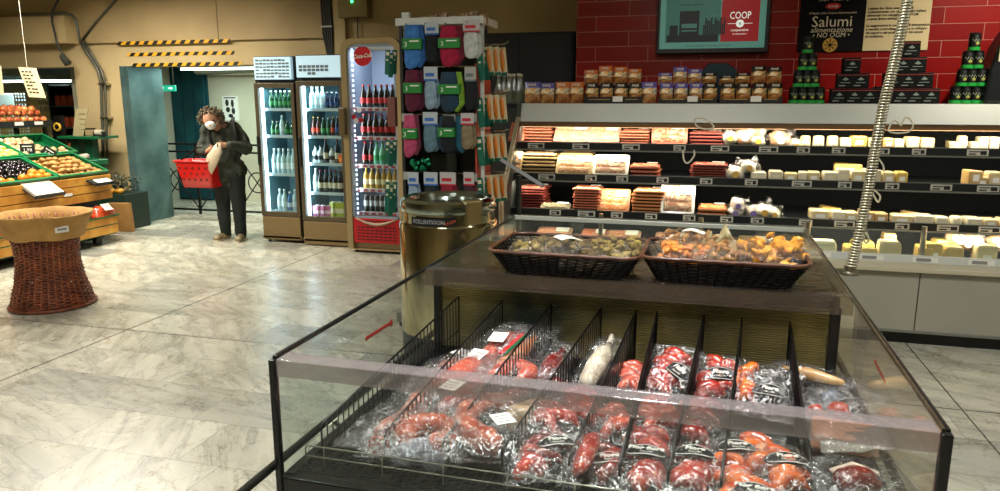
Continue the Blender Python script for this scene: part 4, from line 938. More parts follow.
# ================================================================== counter with clear bottles, left of the wall display
t = thing('low_counter', 'dark grey counter carrying clear glass bottles', 'counter', (-1.56, 5.75, 0))
MB().box(-1.80, -1.325, 5.5, 5.95, .08, 1.45).build('body', mat('counter_grey', '3c403c', .5), t, bevel=.006)
MB().box(-1.82, -1.322, 5.48, 5.97, 1.45, 1.474).build('top', mat('counter_top', '23272a', .4), t, bevel=.004)
MB().box(-1.78, -1.34, 5.53, 5.92, 0, .08).build('plinth', BLACK, t)
t = thing('glass_bottle', 'x', 'bottle')
MB().lathe([(.030, 0), (.034, .01), (.034, .10), (.014, .16), (.013, .205)], 16).build('glass', glassy('bottle_glass', 'cfd8c4', .16, .05, .12, 'e8ead8'), t, smooth='auto')
MB().lathe([(.015, 0), (.015, .018)], 12, (0, 0, .205)).build('stopper', mat('stopper', 'cfc8b0', .5), t)
GB = Proto(t)
for i, (x, y) in enumerate(((499, 5.56), (504, 5.62), (509, 5.55), (514, 5.6), (519, 5.56), (521, 5.7), (511, 5.75))):
    GB.place((U(x, 95, y).x, y, 1.475), (0, 0, i), 'clear glass bottle with pale stopper, %s of the group on the dark counter' % ORD[i], (1, 1, 1), 'clear glass bottles')

# ================================================================== sock and packet rack
RX0, RX1, RY0, RY1 = -1.84, -1.34, 4.44, 4.76
RP = mat('rack_dark', '20241f', .5); RW = mat('rack_white', 'c9ccc4', .4); TERRA = mat('rack_terracotta', 'a5412c', .5)
t = thing('hanging_rack', 'tall dark rack with hooks carrying socks and packets', 'rack', ((RX0+RX1)/2, 4.6, 0)); rack = t
MB().box(RX0+.02, RX1-.02, RY1-.02, RY1, .08, 1.97).build('back_panel', RP, t)
MB().box(RX1-.012, RX1, RY0, RY1, .08, 1.72).build('side_panel', TERRA, t, bevel=.002)
MB().box(RX0, RX0+.012, RY0, RY1, .08, 1.86).build('side_panel', RP, t)['label'] = 'dark green side panel'
MB().box(RX0-.06, RX1+.06, RY0-.05, RY1+.03, .03, .10).build('base', mat('rack_base', '8b8c84', .4, .3), t, bevel=.006)
for x in (RX0-.03, RX1+.03):
    for y in (RY0-.02, RY1): MB().cyl((x, y, 0), (x, y, .03), .02, n=10).build('foot', BLACK, t)
zt = U(440, 20, RY0).z
b = MB(); b.box(RX0-.02, RX1+.05, RY0-.03, RY0, zt-.03, zt+.015); b.box(RX0-.02, RX0+.0, RY0, RY1, zt-.03, zt+.015); b.box(RX1+.03, RX1+.05, RY0, RY1, zt-.03, zt+.015); b.box(RX0+.02, RX0+.07, RY0-.02, RY0+.02, zt-.0, zt+.05)
b.build('top_frame', RW, t, bevel=.003)
b = MB()
b.box(RX1+.025, RX1+.045, RY0, RY0+.02, .10, zt-.03); b.build('upright', RW, t); MB().box(RX0, RX0+.02, RY0-.02, RY0, .10, zt-.03).build('upright', RP, t)
b = MB()
for k in range(7): b.box(RX0+.12+k*.065, RX0+.165+k*.065, RY0+.05, RY0+.08, zt-.03, zt+.03+.01*(k % 3))
b.build('stored_packs', mat('rack_top_packs', '6b4a2c', .6, col2='c9b090', vscale=40), t)
BARZ = [U(440, p, RY0).z for p in (24, 67, 114.5, 173)]
for z in BARZ[1:]:
    b = MB(); b.cyl((RX0+.0, RY0-.0, z), (RX1, RY0-.0, z), .005, n=6)
    for x in (RX0+.06, RX0+.19, RX0+.30, RX0+.42): b.cyl((x, RY0-.04, z-.004), (x, RY1-.02, z-.004), .004, n=6)
    b.build('hook_bar', CHROME, t)
b = MB()
for x in (RX0+.06, RX0+.19, RX0+.32, RX0+.46): b.cyl((x, RY0-.06, BARZ[0]), (x, RY1-.02, BARZ[0]), .004, n=6)
b.build('hook_bar', CHROME, t)
for z in BARZ[2:]:
    for x in (RX0+.01, RX0+.16, RX0+.29, RX0+.43): MB().box(x, x+.08, RY0-.035, RY0-.031, z-.045, z+.005).build('price_ticket', mat('ticket_grey', '9c9c94', .7), t)
def sock(px0, px1, py0, py1, col, col2, band, lab, card=None, flip=1, Y=None, i=0):
    Y = Y if Y is not None else RY0-.045-.012*(i % 3)
    a = U(px0, py0, Y); b_ = U(px1, py1, Y); w = b_.x-a.x; h = a.z-b_.z; cx = (a.x+b_.x)/2; w *= 1.12
    t = thing('sock_pack', lab, 'socks', (cx, Y, b_.z), 'packs of socks on the rack')
    zc_ = a.z
    if card:
        c = MB(); c.box(cx-w*.40, cx+w*.40, Y-.003, Y, a.z-h*.32, a.z); c.build('card', mat('sockcard_'+card, {'blue': 'a8b0b4', 'red': 'b0aaa8', 'plain': '9a9a92'}[card], .6), t)
        c = MB(); c.box(cx-w*.40, cx+w*.40, Y-.0042, Y-.003, a.z-h*.32, a.z-h*.28); c.box(cx-w*.3, cx+w*.2, Y-.0042, Y-.003, a.z-h*.22, a.z-h*.14); c.build('card_print', mat('sockprint_'+card, {'blue': '2a5fa8', 'red': 'b0182a', 'plain': '5a6a6a'}[card], .6), t)
        zc_ = a.z-h*.28
    hh = zc_-b_.z
    for k, (dx, sc, cc) in enumerate(((0, 1, col), (.22*w*flip, .9, col2))):
        yy = Y+.012*k+.008
        P = [(cx-flip*w*.06+dx, zc_), (cx-flip*w*.06+dx, zc_-hh*.3), (cx-flip*w*.04+dx, zc_-hh*.55), (cx-flip*w*.02+dx, zc_-hh*.72), (cx-flip*.14*w+dx, zc_-hh*.86), (cx-flip*.24*w+dx, zc_-hh*.97*sc)]
        R2 = [w*.28, w*.36, w*.37, w*.38, w*.30, w*.10]
        b = MB(); b.tube([(p[0], yy, p[1]) for p in P], [r*sc for r in R2], 12, up=(0, 1, 0), flat=.28)
        b.build('sock', mat('sock_'+cc, cc, .9, var=.35, vscale=30, bump=.4, bscale=160), t, smooth=True)
    if band:
        z1 = a.z-h*.30; b = MB(); b.prism(rrect(cx-w*.42, cx+w*.40, z1-h*.24, z1, .004, .004, 2), 'y', Y-w*.11-.004, Y+.03); s = b.build('band', mat('sock_band', '1f7a30', .45), t, bevel=.003)
        text('lettering', '3', h*.16, face_front((cx-w*.26, Y-w*.11-.005, z1-h*.14)), CARD, s); b = MB(); b.box(cx-.1*w, cx+.3*w, Y-w*.11-.0055, Y-w*.11-.004, z1-h*.08, z1-h*.05); b.build('band_print', CARD, s)
sock(402, 424, 25, 70, '3d7cc4', '2a5a9a', 1, 'blue ankle socks with green band numbered 3, top left of the rack')
sock(424, 440, 22, 62, '101418', '14181c', 0, 'black ankle socks under a white and blue card, top row', 'blue', 1, None, 1)
sock(438, 462, 26, 67, 'a8123c', '6c0e28', 1, 'crimson ankle socks with green band, top row', None, 1, None, 2)
sock(462, 481, 20, 58, 'c9ccc8', 'b0b4b0', 0, 'white ankle socks under a card with a red line, top right', 'red', 1, None, 1)
sock(403, 424, 70, 113, '5c1230', '48102a', 1, 'maroon socks with green band in the second row')
sock(423, 439, 67, 110, '8fa6b8', '7b92a6', 0, 'pale blue-grey socks under a blue-lined card, second row', 'blue', 1, None, 1)
sock(438, 462, 72, 113, '1c3a4c', '7aa22c', 1, 'navy and lime green socks with green band, second row', None, 1, None, 2)
sock(464, 477, 67, 112, '12161a', '1a1e22', 0, 'narrow black socks at the right of the second row', 'plain', 1, None, 1)
sock(402, 419, 115, 159, 'b8486c', '6c2c40', 1, 'pink socks with green band in the third row')
sock(422, 439, 112, 153, '5f7e8c', '4a6878', 0, 'blue-grey socks under a blue-lined card, third row', 'blue', 1, None, 1)
sock(438, 456, 116, 155, '10161c', '1c3a4c', 1, 'black socks with white stripes and green band, third row', None, -1, None, 2)
sock(452, 466, 116, 154, '1f5a6c', '164450', 0, 'dark teal socks beside the beige pair, third row', None, -1, None, 0)
sock(460, 475, 113, 150, '8c7a5c', '7a6a4e', 0, 'beige ankle socks at the right of the third row', 'red', 1, None, 1)
for i, (x0, x1, k) in enumerate(((407, 420, 'blue'), (423, 439, 'blue'), (439, 457, 'red'), (463, 475, 'red'))):
    sock(x0, x1, 172, 214, ('8aa0b0', '20242a', '8c1428', '40202a')[i], ('7a90a0', '20242a', '701020', '40202a')[i], 0, 'sock pack hanging in the lowest row, %s from the left' % ORD[i], k, 1, None, i)
o = MB().box(U(432, 152, RY1-.05).x, U(458, 152, RY1-.05).x, RY1-.08, RY1-.021, U(432, 171, RY1-.05).z, U(432, 153, RY1-.05).z).build('grey_box', mat('grey_green_box', '3a4434', .5), bevel=.004); tag(o, 'plain grey-green box behind the hooks in the middle of the rack', 'box')
b = MB(); c = U(421, 165, RY0-.02)
for k in range(14): b.ell((c.x+random.uniform(-.06, .06), RY0-.03+random.uniform(0, .04), c.z+random.uniform(-.03, .03)), (.018, .012, .016), 8, jit=.5, seed=k)
o = b.build('green_foil_packs', mat('green_foil', '127a50', .2, .6, bump=.6, bscale=50), smooth=True); tag(o, 'shiny green foil bundle hanging under the pink socks', 'pack')
# packets on the right and left faces
t = thing('packet', 'x', 'packet')
MB().prism(rrect(-.022, .022, -.14, 0, .004, .004, 2), 'y', -.003, .003).build('card', DGREEN, t)
b = MB(); b.box(-.014, .014, -.0042, -.003, -.03, -.012); b.box(-.014, .006, -.0042, -.003, -.06, -.052); b.build('card_print', CARDCREAM, t)
MB().ell((0, -.002, -.006), (.003, .006, .003), 6).build('hole', BLACK, t); PKG = Proto(t)
t = thing('packet', 'x', 'packet')
MB().prism(rrect(-.026, .026, -.13, 0, .004, .004, 2), 'y', -.002, .004).build('card', mat('packet_cream', 'cdbd94', .5), t)
b = MB(); b.ell((0, -.006, -.06), (.017, .008, .05), 12, jit=.3); b.build('orange_contents', mat('packet_orange', 'cf7a2c', .4, coat=.3), t, smooth=True)
b = MB(); b.box(-.026, .026, -.0035, -.002, -.13, -.115); b.build('green_edge', DGREEN, t); PKO = Proto(t)
rowname = ['top', 'second', 'third', 'lowest']
for r_, (y0, y1) in enumerate(((50, 80), (98, 123), (137, 168), (178, 208))):
    for i, x in enumerate((478, 481.5, 485)):
        c = U(x, y0, 4.40+.06*i); PKG.place((max(c.x, RX1+.02), 4.42+.08*i, c.z), (0, R_(-8), R_(-18)), 'narrow dark green packet, %s from the front in the %s row on the rack side' % (ORD[i], rowname[r_]), (1, 1, 1.3), 'green packets on the rack side')
    for i, x in enumerate((489, 494, 499)):
        c = U(x, y0, 4.52); PKO.place((c.x, 4.50+.04*i, c.z+.02), (0, R_(-6), R_(-12)), 'orange and cream packet, %s from the left in the %s row on the rack side' % (ORD[i], rowname[r_]), (1, 1, 1.35), 'orange packets on the rack side')
    b = MB(); c = U(502, y0-1, 4.5); b.tube([(RX1, 4.55, c.z+.03), (c.x, 4.53, c.z+.03), (c.x+.04, 4.52, c.z+.045)], .004, 6); b.build('side_hook', CHROME, rack)
for r_, (y0, n) in enumerate(((50, 3), (140, 3), (182, 3))):
    for i in range(n):
        c = U(388+3.5*i, y0+(i % 2)*3, 4.46+.05*i); PKG.place((c.x, 4.46+.05*i, c.z), (0, R_(4), R_(8)), 'green packet hanging on the left face of the rack, %s in the %s group' % (ORD[i], ('upper', 'middle', 'lower')[r_]), (.7, 1, 1.1 if r_ < 2 else 1.5), 'green packets on the left of the rack')
c = U(390, 97, 4.48); o = MB().box(c.x-.02, c.x+.035, 4.47, 4.52, c.z-.19, c.z).build('brown_packet', mat('packet_rose_brown', '7a4a40', .5), bevel=.006); tag(o, 'dull rose-brown packet on the left face of the rack', 'packet')
# diagonal steel bar
a = U(489, 152, 4.60); b_ = U(543, 186, 4.40); ARM = mat('arm_silver', 'aab0b4', .35, .4)
t = thing('steel_arm', 'silver steel bar jutting down from the rack towards the meat shelves', 'arm', a)
d_ = (b_-a).normalized(); MB().tube([a, b_], .026, 4, flat=.5).build('bar', ARM, t, bevel=.003)
MB().cyl((a.x+.02, 4.6, a.z+.0), (RX1, 4.62, a.z+.01), .012, n=10).build('bracket', STEEL, t)
m = MB(); m.ell(a, (.03, .03, .03), 12); m.build('joint', STEEL, t, smooth=True)

# ================================================================== stainless bin
BX, BY, BR = -1.262, 3.65, .262
BS = mat('polished_steel_bin', 'c9c2a2', .13, 1, var=.08, vscale=6)
t = thing('waste_bin', 'round stainless steel waste bin with black label, behind the meat case', 'bin', (BX, BY, 0))
MB().lathe([(BR-.004, 0), (BR-.002, .015), (BR-.002, .29)], 56, (BX, BY, 0)).build('plinth', mat('bin_base_blue', '10222c', .4), t, smooth='auto')
MB().lathe([(BR, .285), (BR, .86), (BR-.006, .875)], 64, (BX, BY, 0)).build('drum', BS, t, smooth='auto')
MB().lathe([(BR-.016, .875), (BR-.016, .93), (BR-.02, .935)], 64, (BX, BY, 0)).build('neck', BS, t, smooth='auto')
m = MB(); m.lathe([(BR-.024, .93), (BR-.008, .935), (BR-.004, .95), (BR-.01, .985), (BR-.03, 1.0), (BR-.045, .99), (BR-.05, .97), (.001, .965)], 64, (BX, BY, 0), cap=False)
m.build('lid', mat('lid_steel', 'a3ada4', .15, 1), t, smooth='auto')
c = U(481, 200, 3.45); ang = math.atan2(c.y-BY, c.x-BX)
m = MB(); M_ = Matrix.Translation((BX, BY, 0)) @ Matrix.Rotation(math.radians(-42), 4, 'Z')
m.box(BR-.05, BR+.012, -.042, .042, .885, 1.004, M_); m.build('hinge_bracket', mat('bracket_tan', '8c7a50', .35, .8), t, bevel=.006)
def arc_plate(cx, cy, r, a0, a1, z0, z1, th, n=14):
    m = MB(); vs = []
    for k in range(n+1):
        a = a0+(a1-a0)*k/n
        for rr in (r, r+th):
            for z in (z0, z1): vs.append((cx+rr*math.cos(a), cy+rr*math.sin(a), z))
    fs = []
    for k in range(n):
        o = k*4; p = o+4; fs += [(o+2, o+3, p+3, p+2), (o, p, p+1, o+1), (o+1, p+1, p+3, o+3), (o, o+2, p+2, p)]
    fs += [(0, 1, 3, 2), (n*4, n*4+2, n*4+3, n*4+1)]
    return m._add(vs, fs)
aL, aR = math.radians(-90-35), math.radians(-90+31); zl0, zl1 = U(430, 226.5, BY-BR).z, U(430, 218.5, BY-BR).z
aL, aR = math.radians(-116), math.radians(-62)
pl = arc_plate(BX, BY, BR, aL, aR, zl0, zl1, .003).build('label', mat('bin_label_black', '0b0d0f', .4), t)
tx = text('lettering', '©CELLENTSOCIAL', .028, Matrix(), mat('bin_text', 'd8dcdc', .5), pl, align='LEFT', sx=.8)
off = Vector((BX, BY, 0))
for v in tx.data.vertices:
    p = v.co + off; q = aL+.04+p.x/(BR+.004); v.co = Vector((BX+(BR+.0035)*math.cos(q), BY+(BR+.0035)*math.sin(q), (zl0+zl1)/2+p.y)) - off
m = MB()
for k, (dz, hh) in enumerate(((-.006, .012), (-.004, .016), (.0, .014), (.004, .016), (.008, .010))):
    q = aR-.22+k*.045; m.cbox((BX+(BR+.004)*math.cos(q), BY+(BR+.004)*math.sin(q), (zl0+zl1)/2+dz), (.004, .005, hh), Matrix.Rotation(q+PI/2, 4, 'Z'))
m.build('label_marks', mat('label_orange', 'c2542c', .5), pl)

# ================================================================== big hourglass wicker basket
_wf = UZ(55, 313, 0); _wd = Vector((_wf.x, _wf.y, 0)).normalized(); WX, WY = _wf.x+_wd.x*.27, _wf.y+_wd.y*.27; WS = .68
WK = mat('wicker_brown', '8a4524', .5, col2='5c2c18', vscale=14, coat=.2); WK2 = mat('wicker_light', 'a8603a', .5, col2='7c3f22', vscale=14)
def wr(z):       # radius by height
    P = [(0, .405), (.08, .375), (.2, .325), (.34, .295), (.45, .30), (.58, .335), (.68, .385)]
    for (z0, r0), (z1, r1) in zip(P[:-1], P[1:]):
        if z <= z1: k = (z-z0)/(z1-z0); k = k*k*(3-2*k)*.5+k*.5; return (r0+(r1-r0)*k)*WS
    return P[-1][1]*WS
t = thing('wicker_basket', 'large brown wicker bread basket with narrow waist and cloth lining', 'basket', (WX, WY, 0))
b = MB(); NS = 34
for i in range(44):
    z = .012+i*.0148; z *= .93; r = wr(z); pts = []
    for k in range(NS*3):
        a = 2*PI*k/(NS*3); pts.append((WX+(r+.006*math.cos(NS/2*a+PI*(i % 2)))*math.cos(a), WY+(r+.006*math.cos(NS/2*a+PI*(i % 2)))*math.sin(a), z+.004*math.sin(3*a+i)))
    b.tube(pts, .0082, 5, closed=True, up=(0, 0, 1))
b.build('weave', WK, t, smooth=True)
b = MB()
for k in range(NS):
    a = 2*PI*(k+.25)/NS; b.tube([(WX+(wr(z)+.001)*math.cos(a+.25*z), WY+(wr(z)+.001)*math.sin(a+.25*z), z) for z in (0, .1, .2, .3, .4, .5, .6, .66)], .007, 5)
b.build('stakes', WK2, t, smooth=True)
b = MB(); b.tube([(WX+.41*WS*math.cos(2*PI*k/60), WY+.41*WS*math.sin(2*PI*k/60), .014) for k in range(60)], .014, 8, closed=True); b.build('foot_rim', WK, t, smooth=True)
b = MB(); b.lathe([(.001, .02), (.2, .02), (.2, .03)], 30, (WX, WY, 0)); b.build('floor_disc', WK2, t)
CL = mat('linen_cloth', 'bf9453', .85, col2='a67c40', vscale=7, bump=.5, bscale=90)
b = MB(); n = 96; prof = [(q_[0]*.735, q_[1]*.955) for q_ in [(.345, .545), (.372, .60), (.396, .655), (.425, .70), (.44, .712), (.435, .728), (.40, .725), (.335, .66), (.27, .55), (.22, .40), (.0, .36)]]
vs = []
for q, (r, z) in enumerate(prof):
    for k in range(n):
        a = 2*PI*k/n; w_ = mnoise.noise(Vector((math.cos(a)*2.5, math.sin(a)*2.5, z*3+q*.1)))
        rr = r+(.012*w_+.008*math.sin(11*a+q*.7)*(1 if q > 4 else .4) if r > .01 else 0); vs.append((WX+rr*math.cos(a), WY+rr*math.sin(a), z+.012*mnoise.noise(Vector((math.cos(a)*1.6, math.sin(a)*1.6, q*.3)))))
b._add(vs, [(q*n+k, q*n+(k+1) % n, (q+1)*n+(k+1) % n, (q+1)*n+k) for q in range(len(prof)-1) for k in range(n)])
cl = b.build('cloth_lining', CL, t, smooth=True)
c = U(75, 223, WY-.40); q = math.atan2(-.34, c.x-WX)
m = MB(); M_ = Matrix.Translation((WX+.288*math.cos(math.radians(-22)), WY+.288*math.sin(math.radians(-22)), .60)) @ Matrix.Rotation(math.radians(-22+90), 4, 'Z')
m.box(-.045, .045, -.006, .0, -.022, .022, M_); m.build('paper_tag', CARD, t); m = MB(); m.box(-.03, .03, -.008, -.006, -.006, .008, M_); m.build('tag_print', mat('faint_print', '8a8a84'), t)

# ================================================================== produce stand on the left
SX = -6.13; YE = 6.53
t = thing('produce_stand', 'wooden market stand with green trays of vegetables at the left', 'stand', (-6.7, 5.6, 0))
BLK = mat('stand_black', '0e1110', .5)
b = MB()
for i in range(3): b.box(SX, SX+.022, 4.5, YE-.0, .715-.088*i-.08, .715-.088*i)
b.build('front_boards', WOOD, t, bevel=.003)
b = MB()
for i in range(3): b.box(-6.9, SX, YE, YE+.02, .715-.088*i-.08, .715-.088*i)
b.build('side_boards', WOOD, t, bevel=.003)
b = MB(); b.prism([(-7.25, .05), (-6.3, .05), (-6.3, .45), (SX-.005, .47), (SX-.005, .63), (-6.62, .82), (-7.1, .99), (-7.25, .99)], 'y', 4.5, YE-.02); b.v = [(v[0], v[1], v[2]) for v in b.v]
b.build('body', BLK, t)
b = MB()
for i in range(2): b.box(-5.98, -5.955, 4.4, 6.40, .295-.095*i-.088, .295-.095*i)
b.build('lower_front_boards', WOOD, t, bevel=.003)
b = MB()
for i in range(2): b.box(-6.3, -5.98, 6.40, 6.42, .295-.095*i-.088, .295-.095*i)
b.build('lower_side_boards', WOOD, t, bevel=.003)
b = MB(); b.box(-6.3, -5.98, 4.4, 6.39, .10, .13); b.box(-5.955, -5.94, 4.4, 6.42, .29, .305); b.box(-6.3, -5.955, 4.4, 6.41, .20, .212); b.build('green_liner', GREEN, t)
b = MB()
for y in (4.6, 5.4, 6.2): b.cyl((-6.08, y, .04), (-6.03, y, .04), .04, n=16)
b.box(-6.95, -6.1, 4.45, 6.35, .06, .12); b.build('castors', BLK, t)
SL = math.atan2(.185, .45)
def tray_box(nm, y0, y1, xf, zf_, lab, ln=.486):
    """green crate on the slope: xf,zf_ front rim"""
    M_ = Matrix.Translation((xf, 0, zf_)) @ Matrix.Rotation(SL, 4, 'Y')   # local -x runs up the slope
    tt = thing('produce_crate', lab, 'crate', (xf-.2, (y0+y1)/2, zf_), 'green produce crates'); b = MB(); h = .095; w = .014
    b.box(-ln, 0, y0, y1, -h, -h+.008, M_); b.box(-w, 0, y0, y1, -h+.008, -.002, M_); b.box(-ln, -ln+w, y0, y1, -h+.008, -.002, M_); b.box(-ln+w, -w, y0, y0+w, -h+.008, -.002, M_); b.box(-ln+w, -w, y1-w, y1, -h+.008, -.002, M_)
    b.build('shell', GREEN, tt, bevel=.002)
    b = MB(); b.box(-w-.004, .006, y0, y1, -.004, .006, M_); b.box(-ln-.0, -ln+w+.004, y0, y1, -.004, .006, M_); b.box(-ln, 0, y0, y0+w+.006, -.004, .0065, M_); b.box(-ln, 0, y1-w-.006, y1, -.004, .0065, M_); b.build('rim', mat('green_rim', '0f7a46', .3, coat=.4), tt, bevel=.002)
    b = MB()
    for k in range(9): y = y0+.05+k*(y1-y0-.1)/8; b.box(-ln+w, -ln+w+.003, y-.012, y+.012, -.07, -.03, M_)
    b.build('slots', BLK, tt)
    return M_
MA = tray_box('a', 5.24, 5.88, -6.125, .75, 'green crate of oranges and dark plums at the front')
MBt = tray_box('b', 5.895, YE, -6.125, .75, 'green crate of potatoes at the front right corner')
MC = tray_box('c', 5.30, 5.955, -6.60, .945, 'green crate with pale yellow vegetables in the back row')
MD = tray_box('d', 5.97, 6.62, -6.60, .945, 'green crate with onions and price cards in the back row')
def veg_proto(name, cat, m_, r, jit, stem=None):
    t = thing(name, 'x', cat); b = MB(); b.ell((0, 0, 0), r, 14, jit=jit, seed=len(name)); b.build('body', m_, t, smooth=True)
    if stem: b = MB(); b.tube([(0, 0, r[2]*.85), (.003, 0, r[2]*1.15)], [.006, .004], 6); b.build('stem', mat(stem[0], stem[1], .7), t)
    return Proto(t)
POT = veg_proto('potato', 'potato', mat('potato_skin', 'b98a46', .6, col2='946830', vscale=22, bump=.3, seedvar=.15), (.042, .032, .028), .25)
ORA = veg_proto('orange', 'orange', mat('orange_peel', 'ee8a14', .4, col2='e0740c', vscale=20, bump=.3, bscale=150), (.042, .042, .040), .03, ('stem_green', '4a5a24'))
PLU = veg_proto('dark_plum', 'plum', mat('plum_skin', '14121a', .12, coat=.8), (.02, .02, .022), .05, ('stem_brown', '3a2a18'))
ONI = veg_proto('onion', 'onion', mat('onion_skin', 'c28a52', .45, col2='d8c09a', vscale=16, coat=.3, seedvar=.25), (.036, .036, .032), .06, ('onion_tip', 'a8905c'))
LET = veg_proto('pale_pepper', 'pepper', mat('pale_yellow_skin', 'd2cf6c', .3, col2='b4bf50', vscale=12, coat=.4), (.035, .055, .032), .25, ('stem_green', '4a5a24'))
APP = veg_proto('red_apple', 'apple', mat('apple_skin', 'a8321e', .3, col2='d8924c', vscale=11, coat=.5, seedvar=.2), (.038, .038, .035), .05, ('stem_brown', '3a2a18'))
def lay(P, M_, cells, lab, grp, zr=-.045, rnd=.3, sc=(.9, 1.1)):
    for i, (x, y) in enumerate(cells):
        s = random.uniform(*sc); p = M_ @ Vector((x, y, zr+random.uniform(0, .012)))
        P.place(p, (random.uniform(-rnd, rnd), random.uniform(-rnd, rnd), random.uniform(0, 6)), lab, (s, s, s), grp)
def cells(x0, x1, y0, y1, nx, ny, j): return [(x0+(x1-x0)*(i+.5)/nx+random.uniform(-j, j), y0+(y1-y0)*(k+.5)/ny+random.uniform(-j, j)) for i in range(nx) for k in range(ny)]
lay(POT, MBt, cells(-.44, -.03, 5.93, 6.50, 6, 8, .008), 'brown potato in the front right green crate', 'potatoes in the crate')
lay(POT, MBt, cells(-.40, -.06, 5.97, 6.40, 4, 5, .015), 'brown potato in the front right green crate', 'potatoes in the crate', -.005)
lay(ORA, MA, cells(-.15, -.02, 5.5, 5.87, 1, 4, .004)+[(-.16, 5.83), (-.165, 5.73)], 'bright orange at the front of the plum crate', 'oranges in the crate', -.025)
lay(ORA, MA, cells(-.14, -.03, 5.26, 5.48, 1, 2, .004), 'bright orange at the front of the plum crate', 'oranges in the crate', -.04)
lay(PLU, MA, cells(-.46, -.17, 5.27, 5.86, 7, 14, .004), 'small glossy dark plum behind the oranges', 'dark plums in the crate', -.045)
lay(PLU, MA, cells(-.42, -.20, 5.30, 5.82, 4, 9, .01), 'small glossy dark plum behind the oranges', 'dark plums in the crate', -.012)
lay(ONI, MD, cells(-.45, -.03, 6.0, 6.36, 5, 5, .01), 'onion in the back row green crate', 'onions in the crate', -.03)
lay(ONI, MD, cells(-.2, -.03, 6.42, 6.6, 2, 2, .01), 'onion in the back row green crate', 'onions in the crate', -.045)
lay(LET, MC, cells(-.45, -.03, 5.36, 5.93, 5, 7, .01), 'pale yellow pepper in the back left green crate', 'pale peppers in the crate', -.025)
def price_board(px, py, X, w, h, rot, lab):
    c = UX(px, py, X); t = thing('price_board', lab, 'price sign', c)
    M_ = Matrix.Translation(c) @ Matrix.Rotation(R_(40), 4, 'Z') @ Matrix.Rotation(rot, 4, 'Y')
    m = MB(); m.box(-w/2, w/2, -.004, .004, -h/2, h/2, M_); m.build('board', mat('slate_black', '10120f', .6), t, bevel=.002)
    m = MB(); m.box(-.006, .006, 0, .004, -h/2-.06, -h/2, M_); m.build('stick', BLK, t)
    text('lettering', '1,98', h*.42, M_ @ Matrix.Translation((0, -.005, -.01)) @ Matrix.Rotation(PI/2, 4, 'X'), CARD, t); m = MB(); m.box(-w*.35, w*.3, -.006, -.004, h*.22, h*.3, M_); m.build('chalk_line', CARD, t)
price_board(27.5, 149, -6.66, .13, .11, 0, 'small black price board reading 1,98 among the onions')
price_board(48.5, 153, -6.60, .13, .11, R_(38), 'tilted black price board at the front of the onion crate')
# paper stack and black scoop clipped to the front boards
t = thing('paper_pad', 'pad of white paper bags hanging on the stand front', 'paper bags', UX(45, 190, SX+.03)); a = UX(32, 193, SX+.05)
M_ = Matrix.Translation((SX+.06, 5.60, .655)) @ Matrix.Rotation(R_(32), 4, 'Y')
m = MB(); m.box(-.09, .11, -.15, .17, 0, .028, M_); m.build('sheets', mat('paper_white', 'd9d4c6', .6, var=.15, vscale=20), t, bevel=.003); m = MB(); m.box(-.10, .12, -.16, .18, -.008, 0, M_); m.box(.11, .12, -.16, .18, 0, .03, M_); m.build('tray', BLK, t)
t = thing('black_tray', 'shallow black tray with a white card on the stand corner', 'tray', (SX+.05, 6.28, .67))
M_ = Matrix.Translation((SX+.05, 6.33, .675)) @ Matrix.Rotation(R_(20), 4, 'Y')
m = MB(); m.box(-.05, .10, -.14, .13, -.02, .0, M_); m.box(.09, .10, -.14, .13, 0, .012, M_); m.build('tray', BLK, t, bevel=.003); m = MB(); m.box(.0, .08, -.08, .11, .001, .008, M_); m.build('card', CARD, t)
o = MB().box(SX+.0225, SX+.026, 5.90, 6.0, .545, .575).build('price_ticket', CARD); tag(o, 'small white ticket stuck on the wooden stand front', 'ticket')
# red mesh bags in the lower crate
NET = mat('red_net_bag', 'b0241c', .35, col2='d8622c', vscale=30, coat=.6, bump=.5)
for i, (x, y, s) in enumerate(((-6.06, 6.30, 1.05), (-6.12, 6.04, .95), (-6.08, 5.18, 1.1), (-6.1, 4.98, 1.0))):
    t = thing('net_bag', ('red net bag with white label at the right end of the lower crate', 'dark red net bag beside the labelled bag in the lower crate', 'orange-red net bag at the left edge in the lower crate', 'orange-red net bag furthest left in the lower crate')[i], 'bag', (x, y, .215), 'net bags in the lower crate')
    b = MB(); b.ell((x, y, .312), (.10*s, .15*s, .085*s), 20, jit=.45, seed=i); b.build('net', NET, t, smooth=True)
    if i in (0,): b = MB(); b.cbox((x+.075, y, .395), (.09, .11, .002), Matrix.Rotation(.75, 4, 'Y')); b.build('label', CARD, t)
# upper shelf with apples
t = thing('upper_shelf', 'black shelf of red apples above the stand', 'shelf', (-7.45, 6.3, 0))
MB().box(-7.75, -7.22, 5.5, 6.93, 1.215, 1.245).build('board', BLK, t); MB().box(-7.22, -7.21, 5.5, 6.93, 1.20, 1.27).build('front_strip', mat('strip_dark', '1a1e1c', .4), t)
b = MB(); b.box(-7.72, -7.68, 5.6, 5.64, 0, 1.215); b.box(-7.72, -7.68, 6.86, 6.9, 0, 1.215); b.box(-7.30, -7.27, 6.86, 6.9, 0, 1.215); b.build('posts', BLK, t)
for y in (6.43, 6.68): m = MB(); m.box(-7.209, -7.206, y, y+.11, 1.225, 1.262); m.build('price_ticket', CARD, t)
for i in range(5):
    for k in range(14):
        if i < 5: APP.place((-7.27-.085*i+random.uniform(-.005, .005), 6.86-.088*k, 1.284+.05*(i > 0)+.02*i), (random.uniform(-.3, .3), random.uniform(-.3, .3), random.uniform(0, 6)), 'red apple on the black upper shelf', (1, 1, 1), 'apples on the upper shelf')
for k in range(12): APP.place((-7.36+random.uniform(-.02, .02), 6.80-.09*k, 1.40), (0, 0, k), 'red apple on the black upper shelf', (1.05, 1.05, 1.05), 'apples on the upper shelf')
